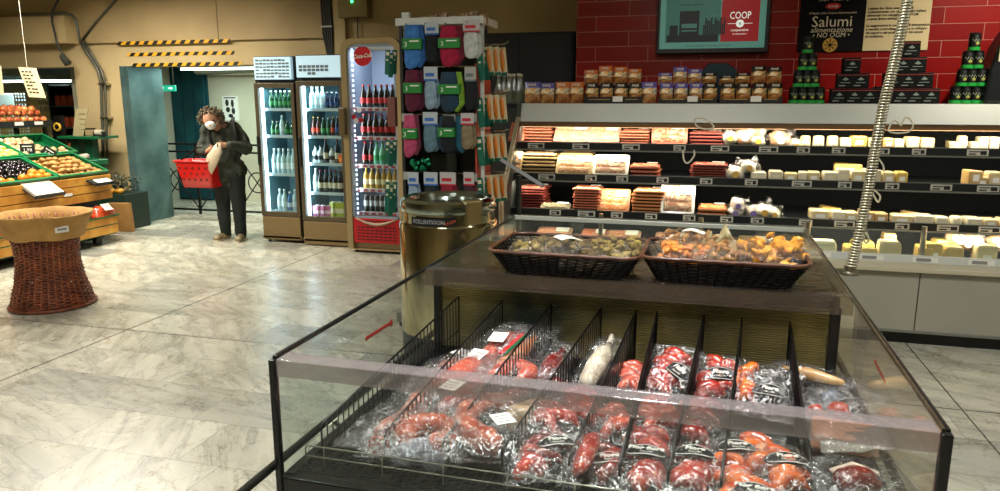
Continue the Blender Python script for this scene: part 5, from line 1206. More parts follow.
# hanging hand-written sheets
def sheet(pts, Y, lab, nl):
    P = [U(x, y, Y) for x, y in pts]; t = thing('paper_notice', lab, 'notice', P[0])
    m = MB(); m.prism([(p.x, p.z) for p in P], 'y', Y-.001, Y+.001); m.build('sheet', mat('notice_paper', 'e0cfa8', .7), t)
    m = MB(); e = P[1]-P[0]; f_ = P[3]-P[0]
    for i in range(nl):
        for k in range(random.randint(2, 4)):
            u0 = .12+.2*k+random.uniform(0, .04); v = .12+.8*i/nl
            if u0 > .8: continue
            q = P[0]+e*u0+f_*v; q2 = P[0]+e*min(.92, u0+.14)+f_*v; m.prism([(q.x, q.z), (q2.x, q2.z), (q2.x, q2.z-.014), (q.x, q.z-.014)], 'y', Y-.003, Y-.001)
    m.build('handwriting', INK, t)
    c = (P[0]+P[1])/2; MB().cyl((c.x, Y, c.z-.01), (c.x, Y, 3.1), .0025, n=5).build('string', LOOP, t)
sheet([(18, 67), (36, 68), (46, 98), (29, 97)], 6.2, 'slanting cream paper notice with handwriting hung over the stand', 7)
sheet([(-14, 60), (1, 66), (4, 95), (-12, 93)], 6.2, 'paper notice cut by the left edge of the view', 5)
# ---- produce room behind: shelf with jars, crates, freezer, light
t = thing('storage_shelf', 'dark shelf unit with red jars in the room behind the stand', 'shelf', (-8.7, 8.8, 0)); x0, x1 = -8.98, -8.40
b = MB(); b.box(x0, x0+.03, 8.6, 9.0, 0, 1.72); b.box(x1, x1+.03, 8.6, 9.0, 0, 1.72); b.box(x0+.03, x1, 8.97, 9.0, 0, 1.72); b.build('frame', BLK, t)
for z in (.3, .75, 1.12, 1.42, 1.70): MB().box(x0+.03, x1, 8.6, 8.97, z-.02, z).build('shelf', mat('shelf_teal', '2c4a4c', .5), t)
t = thing('red_jar', 'x', 'jar'); MB().lathe([(.045, 0), (.05, .01), (.05, .1), (.042, .12)], 14).build('body', mat('jar_red', 'b0381c', .3, col2='cc5a24', vscale=20), t, smooth='auto'); MB().lathe([(.043, .12), (.043, .14)], 14).build('lid', mat('jar_lid_dark', '2a1a14', .4), t); RJ = Proto(t)
for r_, (z, n) in enumerate(((1.12, 5), (1.42, 4), (.75, 5))):
    for i in range(n): RJ.place((x0+.1+i*.115, 8.68, z+.001), (0, 0, i), 'red jar on the dark shelf unit, %s from the left on the %s level' % (ORD[i], ('middle', 'upper', 'lower')[r_]), (1, 1, 1.15), 'red jars')
t = thing('plastic_crate', 'x', 'crate'); LAT = mat('crate_cream', 'bfa869', .5)
b = MB(); w, d, h = .42, .3, .16
b.box(-w/2, w/2, -d/2, d/2, 0, .012)
for z in (.012, .058, .104, .148): b.box(-w/2, w/2, -d/2, -d/2+.012, z, z+.012); b.box(-w/2, w/2, d/2-.012, d/2, z, z+.012); b.box(-w/2, -w/2+.012, -d/2+.012, d/2-.012, z, z+.012); b.box(w/2-.012, w/2, -d/2+.012, d/2-.012, z, z+.012)
for k in range(9): x = -w/2+k*(w-.012)/8; b.box(x, x+.014, -d/2+.001, -d/2+.011, .012, h); b.box(x, x+.014, d/2-.011, d/2-.001, .012, h)
b.build('lattice', LAT, t); PC = Proto(t)
for i in range(10): PC.place((-9.22, 8.6, .001+i*.162), (0, 0, random.uniform(-.03, .03)), 'cream lattice plastic crate, %s from the floor in the stack by the jars' % ORD[i], (1, 1, 1), 'stacked lattice crates')
for i in range(8): PC.place((-9.72, 8.5, .001+i*.162), (0, 0, random.uniform(-.03, .03)), 'cream lattice plastic crate, %s from the floor in the left stack' % ORD[i], (1, 1, 1), 'stacked lattice crates')
t = thing('chest_freezer', 'white cabinet with dark window in the room behind the stand', 'freezer', (-10.4, 8.6, 0))
MB().box(-10.9, -10.0, 8.5, 9.2, .02, 1.60).build('body', mat('freezer_white', 'c4d0cc', .4), t, bevel=.03); MB().prism(rrect(-10.8, -10.12, 1.2, 1.5, .08, .05), 'y', 8.49, 8.5).build('window', BLACK, t)
o = MB(); t = thing('fluorescent_light', 'long fluorescent tube light in the room behind the stand', 'light', (-9, 8.9, 1.78))
MB().box(-11, -7.9, 9.2, 9.3, 1.80, 1.87).build('housing', GREYP, t); MB().cyl((-10.9, 9.25, 1.785), (-8.0, 9.25, 1.785), .018, n=10).build('tube', mat('tube_glow', 'dff5f2', .5, emit=7), t)
b = MB(); b.cyl((-10.5, 9.25, 1.87), (-10.5, 9.25, 3.1), .01, n=6); b.cyl((-8.3, 9.25, 1.87), (-8.3, 9.25, 3.1), .01, n=6); b.build('hanger', GREYP, t)
# ---- scale table by the beige pier
t = thing('scale_table', 'green weighing table against the beige wall pier', 'table', (-6.97, 7.15, 0))
MB().box(-7.25, -6.70, 7.0, 7.35, 1.055, 1.085).build('table_top', GREEN, t, bevel=.004)
for x in (-7.17, -6.97): MB().box(x, x+.11, 7.1, 7.2, .001, 1.055).build('leg', mat('green_leg', '0c4a2c', .5), t, bevel=.004)
m = MB(); m.tube([(-7.0, 7.15, 1.085), (-7.0, 7.15, 1.16)], .01, 6); m.box(-7.03, -6.88, 7.08, 7.2, 1.16, 1.175); m.build('weighing_plate', BLACK, t)
a, b_, c, d = U(78, 109, 7.1), U(91, 108, 7.1), U(86, 137, 7.1), U(76, 139, 7.1)
t = thing('notice_board', 'worn grey-brown paper notice standing on the green table', 'notice', d)
z_ = 1.087; MB().prism([(a.x, a.z), (b_.x, b_.z), (c.x, z_), (d.x, z_)], 'y', 7.06, 7.066).build('sheet', mat('old_paper', 'a39870', .8, var=.15, vscale=8), t)
m = MB()
for i in range(4): m.box(a.x+.04+.005*i, b_.x-.05-.01*i, 7.0575, 7.06, a.z-.06-.06*i, a.z-.05-.06*i)
m.build('handwriting', mat('faint_ink', '6a614a', .8), t)
t = thing('bag_roll', 'roll of thin plastic bags on the green table', 'roll', (-6.76, 7.1, 1.086))
MB().cyl((-6.80, 7.12, 1.125), (-6.71, 7.12, 1.125), .035, n=18).build('roll', mat('bag_roll_grey', 'a8a490', .5), t, smooth='auto'); m = MB(); m.box(-6.82, -6.69, 7.07, 7.17, 1.0855, 1.092); m.box(-6.82, -6.81, 7.09, 7.15, 1.092, 1.14); m.box(-6.70, -6.69, 7.09, 7.15, 1.092, 1.14); m.build('holder', BLACK, t)
t = thing('green_bin', 'dark green box with lid below the weighing table', 'box', (-6.83, 6.95, 0))
MB().box(-7.02, -6.66, 6.8, 7.08, .001, .76).build('body', mat('bin_dark_green', '0c3a24', .5), t, bevel=.006); MB().box(-7.04, -6.64, 6.78, 7.09, .76, .83).build('lid', GREEN, t, bevel=.01)
m = MB(); m.ell((-6.82, 6.93, .86), (.07, .05, .035), 12, jit=.5); o = m.build('crumpled_bag', mat('crumpled_plastic', 'b8b0a0', .4, bump=.6), smooth=True); tag(o, 'small crumpled plastic bag on the green box lid', 'bag')
# crate of greens and cardboard
t = thing('vegetable_crate', 'dark crate of dark leaves and yellow squash near the opening', 'crate', (-6.60, 7.22, 0))
b = MB(); b.box(-6.86, -6.40, 7.02, 7.40, .001, .42); b.build('crate', mat('crate_dark', '12281c', .6), t, bevel=.006); MB().box(-6.80, -6.72, 7.005, 7.02, .30, .4).build('price_ticket', CARD, t)
lf = mat('dark_leaves', '1c2210', .5, col2='3a3c18', vscale=30)
b = MB()
rr = random.Random(4)
for k in range(90):
    x, y, z = rr.uniform(-6.82, -6.44), rr.uniform(7.04, 7.36), rr.uniform(.46, .62); s = rr.uniform(.025, .05)
    M_ = Matrix.Translation((x, y, z)) @ Matrix.Rotation(rr.uniform(0, 6), 4, 'Z') @ Matrix.Rotation(rr.uniform(-1, 1), 4, 'X'); b._add([M_ @ Vector(p) for p in ((-s*.5, 0, 0), (0, -s, .01), (s*.5, 0, 0), (0, s, -.01), (0, 0, .015))], [(0, 1, 4), (1, 2, 4), (2, 3, 4), (3, 0, 4)])
lo = b.build('leafy_greens', lf); tag(lo, 'bunch of dark leafy greens heaped in the dark crate', 'greens'); lo['kind'] = 'stuff'
for i, (x, s) in enumerate(((-6.75, 1), (-6.62, .9), (-6.50, 1))):
    b = MB(); b.ell((x, 7.06, .455), (.06*s, .04, .035), 12, jit=.2, seed=i); o = b.build('yellow_squash', mat('squash_yellow', 'c8962a', .4, col2='a8741c', vscale=14), smooth=True); tag(o, 'yellow squash at the front of the dark crate, %s from the left' % ORD[i], 'squash', 'yellow squashes')
t = MB().prism([(-6.60, .001), (-6.27, .001), (-6.29, .335), (-6.58, .325)], 'y', 6.93, 6.99).build('cardboard_box', CARDBOARD, bevel=.003); tag(t, 'flat brown cardboard box standing against the dark crate', 'box')
# black bag dispenser with yellow roll
t = thing('tape_dispenser', 'black holder with a yellow roll at the edge of the apples', 'dispenser', (-7.35, 6.98, 0)); c = U(58, 127, 7.1)
MB().box(c.x-.07, c.x+.03, 7.12, 7.18, .001, c.z+.13).build('post', BLACK, t, bevel=.004); m = MB(); m.tube([(c.x+.04*math.cos(q*PI/10), 7.09, c.z+.04*math.sin(q*PI/10)) for q in range(20)], .014, 8, closed=True); m.build('yellow_roll', mat('yellow_tape', 'c9a02c', .5), t, smooth=True)
m = MB(); m.cyl((c.x, 7.07, c.z), (c.x, 7.13, c.z), .022, n=12); m.build('hub', BLACK, t)
# ================================================================== shopper
def fuse(mb, name, m, parent, vox, smooth_it=3, disp=0, dscale=.05):
    """melt overlapping volumes into one continuous skin"""
    tmp = mb.build('tmp', m); md = tmp.modifiers.new('r', 'REMESH'); md.mode = 'VOXEL'; md.voxel_size = vox; md.use_smooth_shade = True
    sm = tmp.modifiers.new('s', 'SMOOTH'); sm.iterations = smooth_it; sm.factor = .5
    bpy.context.view_layer.update()
    me = bpy.data.meshes.new_from_object(tmp.evaluated_get(bpy.context.evaluated_depsgraph_get()))
    bpy.data.objects.remove(tmp)
    if disp:
        nn = [v.normal.copy() for v in me.vertices]
        for v, n_ in zip(me.vertices, nn): v.co += n_*disp*mnoise.noise(Vector((v.co.x, v.co.y, v.co.z*.6))/dscale)
    o = Vector((0, 0, 0)); q = parent
    while q is not None: o = o+Vector(q.location); q = q.parent
    me.transform(Matrix.Translation(-o)); me.name = name
    for p in me.polygons: p.use_smooth = True
    ob = bpy.data.objects.new(name, me); C.objects.link(ob); ob.parent = parent; return ob
def W(px, py, Y): return U(px, py, Y)
SKIN = mat('skin', 'b98a6c', .5); JACK = mat('olive_jacket', '40453a', .85, col2='2c3129', vscale=11, bump=.3, bscale=60); TROU = mat('dark_trousers', '161e1d', .85, col2='1d2624', vscale=7, bump=.3, bscale=70)
HAIRM = mat('curly_grey_hair', '4e4436', .8, col2='7d705a', vscale=70, bump=1, bscale=120)
wp = thing('person', 'shopper with curly hair, white mask and dark clothes looking down at a bag', 'person', (-4.85, 6.82, 0))
hd = W(211, 119, 6.66); neck = W(218, 127, 6.78); chest = W(222, 140, 6.82); waist = W(226, 158, 6.84); hip = W(229, 172, 6.84)
shL = W(207, 131, 6.78); shR = W(236, 131, 6.88)             # left and right in the picture
elL = W(202, 150, 6.74); elR = W(246, 148, 6.84); haL = W(211, 149, 6.60); haR = W(222, 145, 6.60); wrR = W(228, 145, 6.64); wrL = W(207, 152, 6.63)
hipL = W(222, 176, 6.83); hipR = W(236, 175, 6.85); knL = W(223, 205, 6.80); knR = W(239, 204, 6.83); anL = W(225.5, 232, 6.83); anR = W(240.5, 233, 6.84)
anL.z = .075; anR.z = .075
b = MB()
dwn = Vector((.35, -.75, -.55)).normalized()               # where the face looks
b.ell(hd, (.074, .09, .10), 20); b.capsule(hd+Vector((.01, -.02, -.04)), hd+Vector((.03, -.035, -.065)), .055, .04)
b.capsule(hd+Vector((.02, .03, -.04)), neck+Vector((0, .03, -.03)), .048, .055)
fdir = Vector((.45, -.80, -.40)).normalized(); b.capsule(hd+fdir*.085+Vector((0, 0, .005)), hd+fdir*.108+Vector((0, 0, -.018)), .011, .014, 8)
side = fdir.cross(Vector((0, 0, 1))).normalized()
for s in (-1, 1): b.ell(hd+side*s*.076+Vector((0, .01, -.01)), (.014, .02, .03), 10)
b.capsule(neck, chest, .07, .11); b.capsule(chest, waist, .12, .11); b.capsule(waist, hip, .11, .125)
b.capsule(neck, shL, .06, .055); b.capsule(neck, shR, .06, .055)
for a, e, w_, h_ in ((shL, elL, wrL, haL), (shR, elR, wrR, haR)):
    b.capsule(a, e, .052, .040); b.capsule(e, w_, .038, .025)
    b.capsule(w_, h_, .026, .03)
for a, k, f_ in ((hipL, knL, anL), (hipR, knR, anR)):
    b.capsule(a, k, .082, .055); b.capsule(k, f_, .055, .038); b.capsule(f_+Vector((0, .01, -.03)), f_+Vector((.01, -.06, -.04)), .026, .020)
# hands: five bent fingers each
def hand(h_, w_, curl, sgn):
    d = (h_-w_).normalized(); up = Vector((0, 0, 1)); sd = d.cross(up).normalized()
    for i in range(4):
        L_ = (.030, .035, .033, .026)[i]; p0 = h_+d*.018+up*(.020-.013*i); p1 = p0+d*L_*.8+sd*sgn*.008; p2 = p1+(d*.35+sd*sgn*.8-up*.3).normalized()*L_*.8
        b.capsule(p0, p1, .0085, .0075, 8); b.capsule(p1, p2, .0075, .006, 8)
    p0 = h_-d*.005+up*.022; p1 = p0+(up*.6+d*.5+sd*sgn*.6).normalized()*.032; b.capsule(p0, p1, .010, .008, 8); b.capsule(p1, p1+(d*.8+sd*sgn*.5).normalized()*.024, .008, .0065, 8)
hand(haL, wrL, 1, 1); hand(haR, wrR, 1, -1)
body = fuse(b, 'body', SKIN, wp, .0075, 2)
# jacket
b = MB()
b.capsule(neck+Vector((0, .02, -.03)), chest, .085, .145); b.capsule(chest, waist, .15, .148); b.capsule(waist, hip+Vector((-.02, 0, -.02)), .15, .152); b.capsule(neck+Vector((0, .03, -.02)), shL, .085, .075); b.capsule(neck+Vector((0, .03, -.02)), shR, .085, .078)
b.capsule(chest+Vector((-.05, -.06, -.05)), waist+Vector((-.06, -.07, -.08)), .085, .10)
b.capsule(shL, elL, .068, .056); b.capsule(elL, wrL+Vector((-.02, .01, .0)), .060, .045); b.capsule(shR, elR, .078, .068); b.capsule(elR, wrR+Vector((.03, .01, 0)), .066, .045)
b.capsule(neck+Vector((-.03, -.0, .0)), neck+Vector((.05, .05, .01)), .05, .05)
b.capsule(hip+Vector((-.05, -.02, .02)), hip+Vector((.05, .01, .02)), .135, .135)
fuse(b, 'jacket', JACK, wp, .011, 2, .022, .055)
b = MB()
b.capsule(waist+Vector((0, 0, -.06)), hip+Vector((0, 0, -.05)), .12, .13)
for a, k, f_ in ((hipL, knL, anL), (hipR, knR, anR)): b.capsule(a+Vector((0, 0, .02)), k, .10, .074); b.capsule(k, f_+Vector((0, .01, .0)), .074, .060)
fuse(b, 'trousers', TROU, wp, .011, 2, .010, .06)
# hair: mop of curls
b = MB(); rr = random.Random(2); b.ell(hd+Vector((-.02, .035, .02)), (.085, .085, .095), 16)
for k in range(300):
    th = rr.uniform(0, 2*PI); ph = math.acos(rr.uniform(-.55, 1)); d = Vector((math.sin(ph)*math.cos(th), math.sin(ph)*math.sin(th), math.cos(ph)))
    if d.dot(fdir) > .45 and d.z < .45: continue
    p = hd+Vector((-.012, .02, .01))+Vector((d.x*.118, d.y*.108, d.z*.112))*rr.uniform(.8, 1.15); q = rr.uniform(0, 6)
    b.tube([p+Vector((.010*math.cos(q+a*1.5), .010*math.sin(q+a*1.5), -.006*a+.01)) for a in range(6)], [.004, .007, .008, .008, .006, .003], 5)
b.build('hair', HAIRM, wp, smooth=True)
b = MB(); mc = hd+fdir*.078+Vector((.0, 0, -.032)); M_ = fdir.to_track_quat('Y', 'Z').to_matrix().to_4x4()
b.ell(mc, (.050, .036, .046), 18, M_); b.build('face_mask', mat('mask_white', 'e4e4e0', .7), wp, smooth=True)
for s in (-1, 1):
    e = hd+fdir*.076+side*s*.030+Vector((0, 0, .018)); m = MB(); m.ell(e, (.011, .010, .008), 10); m.build('eye', mat('eye_dark', '2a2420', .2), wp, smooth=True)
    m = MB(); m.tube([mc+side*s*.05, hd+side*s*.078+Vector((0, .01, .0))], .0025, 5); m.build('mask_strap', WHITE, wp)
for f_, k in ((anL, 0), (anR, 1)):
    b = MB(); f0 = Vector((f_.x, f_.y, 0)); dx = -.02 if k == 0 else .05
    b.capsule(f0+Vector((0, .035, .045)), f0+Vector((dx, -.11, .036)), .044, .034); b.capsule(f0+Vector((0, .02, .07)), f0+Vector((0, .01, .085)), .044, .042); b.capsule(f0+Vector((dx*1.1-.012, -.13, .033)), f0+Vector((dx*1.1+.014, -.13, .033)), .030, .03)
    sh = fuse(b, 'shoe', mat('beige_shoe', '8f8262', .7, bump=.3), wp, .007, 2)
    for v in sh.data.vertices:
        if v.co.z < .004: v.co.z = .004
    m = MB(); m.prism([(f0.x+dx*(.9)*t_/6+(.048-.016*(t_/6)**3)*s, f0.y+.07-.225*t_/6) for s, rng in ((1, range(7)), (-1, range(6, -1, -1))) for t_ in rng], 'z', .001, .014); m.build('sole', mat('sole_white', 'cfc8b4', .6), sh)
# backpack worn on the back
t = thing('backpack', 'black backpack worn by the shopper', 'backpack', W(236, 140, 7.03)); BPK = mat('backpack_black', '0e100e', .8, bump=.3)
b = MB(); c = W(233, 142, 7.06); b.ell(c, (.14, .09, .20), 20, jit=.1); b.build('body', BPK, t, smooth=True)
for (p0, p1, p2) in ((W(233, 118, 6.98), W(233, 124, 6.76), W(236, 138, 6.72)), (W(213, 124, 6.92), W(209, 130, 6.685), W(211, 142, 6.66))):
    b = MB(); mid = p1; pts = [c+Vector((0, -.06, .16)), p0, p1, p2, p2+Vector((.02, .12, -.10))]; b.tube(pts, [.018, .022, .024, .02, .014], 8, flat=.5); b.build('strap', BPK, t, smooth=True)
# plastic bag in the hands
b = MB(); top = (haL+haR)/2+Vector((-.02, -.03, 0)); P = [haR+Vector((-.02, -.03, .02)), W(217, 150, 6.56), W(212, 160, 6.56), W(208.5, 172, 6.58)]
b.tube(P, [.02, .06, .075, .05], 14, flat=.45, up=(0, 1, 0)); b.tube([haL, W(213, 155, 6.56), W(211, 166, 6.57)], [.02, .05, .05], 12, flat=.5, up=(0, 1, 0))
for i, v in enumerate(b.v): n_ = mnoise.noise(Vector(v)*22); b.v[i] = (v[0]+.012*n_, v[1]+.01*n_, v[2]+.008*n_)
o = b.build('plastic_bag', mat('thin_bag_cream', 'cfbfa4', .5, bump=.8, bscale=30, coat=.3), smooth=True); tag(o, 'crumpled cream plastic bag held in the shopper\'s hands', 'bag')
# red hand basket over the forearm
A0, A1 = W(178, 160, 6.62), W(211, 162, 6.60); B0, B1 = W(186, 186, 6.62), W(213, 188.5, 6.60)
t = thing('shopping_basket', 'red plastic hand basket hanging from the shopper\'s arm', 'basket', ((B0.x+B1.x)/2, 6.7, B1.z)); RB = mat('basket_red', 'd01414', .35, coat=.3)
xa, xb, za_ = A0.x, A1.x+.02, (A0.z+A1.z)/2; xc, xd, zb_ = B0.x, B1.x+.01, (B0.z+B1.z)/2; ya, yb = 6.54, 6.82
def lvl(k): return (xa+(xc-xa)*k, xb+(xd-xb)*k, ya+.03*k, yb-.03*k, za_+(zb_-za_)*k)
m = MB(); n = 0
vs = []
for k in (0, .12, .5, 1.0):
    x0, x1, y0, y1, z = lvl(k); P = rrect(x0, x1, y0, y1, .035, .035, 4); vs.append([(p[0], p[1], z) for p in P])
n = len(vs[0]); allv = [p for r in vs for p in r]; fs = [(r*n+i, r*n+(i+1) % n, (r+1)*n+(i+1) % n, (r+1)*n+i) for r in range(3) for i in range(n)]; fs.append(tuple(range(3*n, 4*n)))
m._add(allv, fs); bo = m.build('body', RB, t, smooth='auto'); sd = bo.modifiers.new('wall', 'SOLIDIFY'); sd.thickness = .006
x0, x1, y0, y1, z = lvl(0); m = MB(); m.tube([(p[0], p[1], z) for p in rrect(x0-.006, x1+.006, y0-.006, y1+.006, .035, .035, 5)], .010, 8, closed=True); m.build('rim', RB, t, smooth=True)
m = MB()
for r in range(3):
    for i in range(9):
        if (i+r) % 2: continue
        k = .25+.22*r; x0, x1, y0, y1, z = lvl(k); x = x0+.05+(x1-x0-.1)*i/8; m.box(x-.012, x+.012, y0-.003, y0-.001, z-.012, z+.012)
m.build('vent_holes', mat('basket_hole_dark', '5c0808', .6), t)
m = MB(); x0, x1, y0, y1, z = lvl(0); am = (elL+wrL)/2; hx = (x0+x1)/2
for y in (y0+.03, y1-.03): m.tube([(x0+.06, y, z), (am.x-.04, (y+am.y)/2, am.z+.04), (am.x+.02, (y+am.y)/2, am.z+.045), (x1-.03, y, z)], .008, 6)
m.build('handle', BLACK, t, smooth=True)
# ================================================================== glass chilled island case (foreground)
_before = set(bpy.data.objects)
GX0, GX1, GY0, GYM, GY1, RIM = -.925, .492, 1.428, 2.42, 3.66, .90
DZ = .615                                     # deck height at the front
CB = mat('case_black', '0b0e0f', .3, coat=.2)
PANE = glassy('case_glass', 'f4f7f5', .03, .012, .006, 'ffffff')
PANER = glassy('case_glass_hazy', 'f4f0e8', .03, .03, .05, 'f0e8d8')  # right pane glass, rougher and with a faint cream haze
ic = thing('refrigerated_island', 'low black island case with clear glass sides holding packed sausages', 'display', ((GX0+GX1)/2, 2.5, 0))
b = MB(); b.box(GX0+.02, GX1-.02, GY0+.02, GY1-.02, .10, .50); b.build('body', mat('case_body_grey', '24282a', .4, .3), ic, bevel=.01)
MB().box(GX0+.06, GX1-.06, GY0+.06, GY1-.06, 0, .10).build('plinth', BLACK, ic)
b = MB(); t_ = .03
b.box(GX0, GX1, GY0, GY0+t_, .50, .60); b.box(GX0, GX1, GY1-t_, GY1, .50, .60); b.box(GX0, GX0+t_, GY0+t_, GY1-t_, .50, .60); b.box(GX1-t_, GX1, GY0+t_, GY1-t_, .50, .60)
b.build('collar', CB, ic, bevel=.004)
for x, lab in ((GX0-.022, 0), (GX1+.018, 1)):
    b = MB(); b.cyl((x, GY0-.25, .618), (x, GY1, .618), .011, n=12)
    for y in (GY0+.3, 2.2, 3.3): b.cyl((x, y, .618), (x+(.03 if lab == 0 else -.03), y, .59), .007, n=8)
    b.build('side_rail', mat('rail_black_steel', '5c5e58', .25, .9), ic, smooth='auto')
# panes: each a part
def pane(x0, x1, y0, y1, m_, nm='glass_pane'): return MB().box(x0, x1, y0, y1, .60, RIM-.004).build(nm, m_, ic)
pane(GX0+.012, GX1-.012, GY0, GY0+.006, PANE); pane(GX0, GX0+.006, GY0+.012, GY1-.012, PANE); pane(GX1-.006, GX1, GY0+.012, GY1-.012, PANER); pane(GX0+.012, GX1-.012, GY1-.006, GY1, PANE)
b = MB(); b.box(GX0-.006, GX0+.010, GY0-.006, GY0+.012, .50, RIM); b.build('corner_post', CB, ic, bevel=.003)
b = MB(); b.box(GX1-.012, GX1+.008, GY0-.008, GY0+.010, .50, RIM); b.build('corner_post', CB, ic, bevel=.003)
for x in (GX0, GX1-.008): b = MB(); b.box(x, x+.008, GY1-.008, GY1, .60, RIM); b.build('corner_post', STEEL, ic)
MB().box(GX0-.005, GX0+.007, GY0+.012, GY1, RIM-.004, RIM+.006).build('top_trim', CB, ic, bevel=.002)
MB().box(GX1-.008, GX1-.001, GY0+.012, GY1, RIM-.004, RIM+.005).build('top_trim', mat('trim_brass_grey', '8f856c', .25, .9), ic, bevel=.002); MB().box(GX1+.0, GX1+.008, GY0+.012, GY1, RIM-.006, RIM+.003).build('top_trim', CB, ic, bevel=.002)
MB().box(GX0, GX1, GY1-.014, GY1+.004, RIM-.012, RIM+.010).build('top_trim', mat('trim_clear_pale', 'b9bcb4', .25, .3), ic, bevel=.003)
# clear plastic handle strip along the front pane
ACR = glassy('clear_acrylic', 'e6e0e0', .12, .10, .13, 'd2cacc', bump=.12, bscale=8)
b = MB(); b.prism([(GY0-.004, RIM+.002), (GY0+.045, RIM+.004), (GY0+.048, RIM-.002), (GY0+.012, RIM-.006), (GY0+.010, RIM-.040), (GY0-.004, RIM-.040)], 'x', GX0+.014, GX1-.014)
b.build('front_handle_strip', ACR, ic, bevel=.002)
# stickers on the side glass
c0, c1 = UX(368, 340, GX0), UX(392, 324, GX0); b = MB(); b.tube([c0, c1], .006, 4, up=(1, 0, 0), flat=.2); b.ell(c1, (.002, .012, .012), 8); b.ell(c0, (.002, .008, .008), 8); b.build('red_sticker', mat('sticker_red', 'a8281c', .5), ic)
c0, c1 = UX(878, 361, GX1), UX(889, 381, GX1); b = MB(); b.tube([c0, c1], .006, 4, up=(1, 0, 0), flat=.2); b.ell(c0, (.002, .012, .008), 8); b.build('red_sticker', mat('sticker_red', 'a8281c'), ic)
# deck: black perforated tray, front gap, rear wall
b = MB(); b.box(GX0+.03, GX1-.03, GY0+.03, GYM, DZ-.03, DZ-.018)
b.build('deck', mat('deck_black', '0d1112', .4), ic)
b = MB()
for i in range(70): x = GX0+.035+i*(GX1-GX0-.07)/69; b.box(x-.0012, x+.0012, GY0+.03, GY0+.16, DZ-.008, DZ-.005)
for k in range(10): y = GY0+.032+k*.0135; b.box(GX0+.03, GX1-.03, y-.001, y+.001, DZ-.010, DZ-.0075)
b.build('front_grille', BLACKWIRE, ic)
b = MB(); b.box(GX0+.07, GX1-.03, GY0+.15, GYM-.004, DZ-.008, DZ-.001); b.build('product_shelf', mat('shelf_black_gloss', '0a0d0e', .28), ic)
for a_ in (GX0+.012, GX1-.035): MB().box(a_, a_+.023, GY0+.012, GY1-.012, .60, .606).build('inner_ledge', CB, ic)
# corrugated rear wall of the front well, with end posts
b = MB(); n = 30; z0, z1 = DZ-.001, RIM-.045; pts = []
for i in range(n*4+1):
    z = z0+(z1-z0)*i/(n*4); pts.append((GYM-.006*(.5+.5*math.sin(i*PI/2)), z))
outline = pts+[(GYM+.03, z1), (GYM+.03, z0)]
b.prism(outline, 'x', GX0+.06, GX1-.045)
b.build('ribbed_wall', mat('ribbed_metal', 'b0a470', .36, .2, col2='3c4640', vscale=2.2), ic)
for x0, x1 in ((GX0+.035, GX0+.06), (GX1-.06, GX1-.03)): MB().box(x0, x1, GYM-.03, GYM+.03, .60, RIM-.035).build('wall_post', CB, ic, bevel=.003)
b = MB(); b.box(GX0+.03, GX1-.03, GYM+.03, GY1-.03, DZ-.03, DZ-.001); b.build('rear_deck', mat('deck_pale', 'a8a48c', .5), ic)
# plastic bridge over the middle on which the baskets stand
YS0, YS1 = 2.30, 2.86; ZB_ = .925
b = MB(); b.box(GX0+.045, GX1-.02, YS0+.03, YS1, ZB_-.008, ZB_); b.build('bridge_top', glassy('bridge_top_clear', 'd4cfbc', .14, .08, .05, '8c8060', bump=.15, bscale=12), ic, bevel=.002)
b = MB(); b.prism([(YS0, ZB_-.055), (YS0+.004, ZB_-.055), (YS0+.012, ZB_-.005), (YS0+.04, ZB_-.002), (YS0+.04, ZB_+.003), (YS0+.006, ZB_+.002)], 'x', GX0+.04, GX1-.015); b.build('bridge_lip', glassy('bridge_lip_clear', 'e8e4d8', .14, .06, .03, 'c8bcc0', bump=.35, bscale=14), ic)
MB().box(GX0+.045, GX1-.02, YS1-.004, YS1, ZB_-.05, ZB_-.008).build('bridge_back', GREYP, ic)
b = MB()
for x in (GX0+.05, GX1-.05): b.box(x-.006, x+.006, YS0+.05, YS1-.02, RIM-.04, ZB_-.008)
b.box(GX0+.06, GX1-.045, GYM, GYM+.03, RIM-.045, ZB_-.008); b.build('bridge_support', mat('support_grey', '6c6a5c', .4, .5), ic)
# wire rack along the front of the products
b = MB(); yr = GY0+.045
for z in (DZ+.025, DZ+.052): b.cyl((GX0+.055, yr, z), (GX1-.05, yr, z), .0022, n=6)
b.tube([(GX0+.055, yr, DZ+.052), (GX0+.05, yr, DZ+.045), (GX0+.05, yr, DZ-.0)], .0022, 6)
b.cyl((GX0+.05, yr, DZ+.052), (GX0+.05, yr+.5, DZ+.052), .002, n=6)
for k in range(9): x = GX0+.10+k*.155; b.cyl((x, yr, DZ-.0), (x, yr, DZ+.052), .002, n=6)
b.build('front_rack', mat('rack_silver', '9c9a8c', .3, .8), ic, smooth=True)
# nine wire dividers
DIV = [(-.792, -.862), (-.630, -.688), (-.455, -.535), (-.282, -.388), (-.165, -.229), (-.097, -.114), (.053, -.007), (.171, .105), (.315, .293)]
for i, (xb, xf) in enumerate(DIV):
    xm = (xb+xf)/2; t = thing('wire_divider', 'x', 'divider', (xm, 1.96, DZ), 'wire dividers in the island case')
    t['label'] = 'black wire divider between the packs, %s from the left' % ORD[i]
    yb, yf = 2.385, 1.53; zb, zf2 = .812, .70; z0 = DZ+.003; b = MB()
    def P(k, z): return (xf+(xb-xf)*k, yf+(yb-yf)*k, z)
    b.tube([P(0, z0), P(0, zf2-.01), P(.012, zf2), P(1, zb), P(1, z0)], .0032, 6)
    b.build('frame', BLACKWIRE, t, smooth=True)
    b = MB(); nw = 34 if i < 4 else 30
    for k in range(1, nw): kk = k/nw; b.tube([P(kk, z0), P(kk, zf2+(zb-zf2)*kk-.002)], .0021, 4)
    for f_ in (.0, .35): b.tube([P(0, z0+(zf2-z0)*f_), P(1, z0+(zb-z0)*f_)], .0024, 4)
    b.build('wires', BLACKWIRE, t)
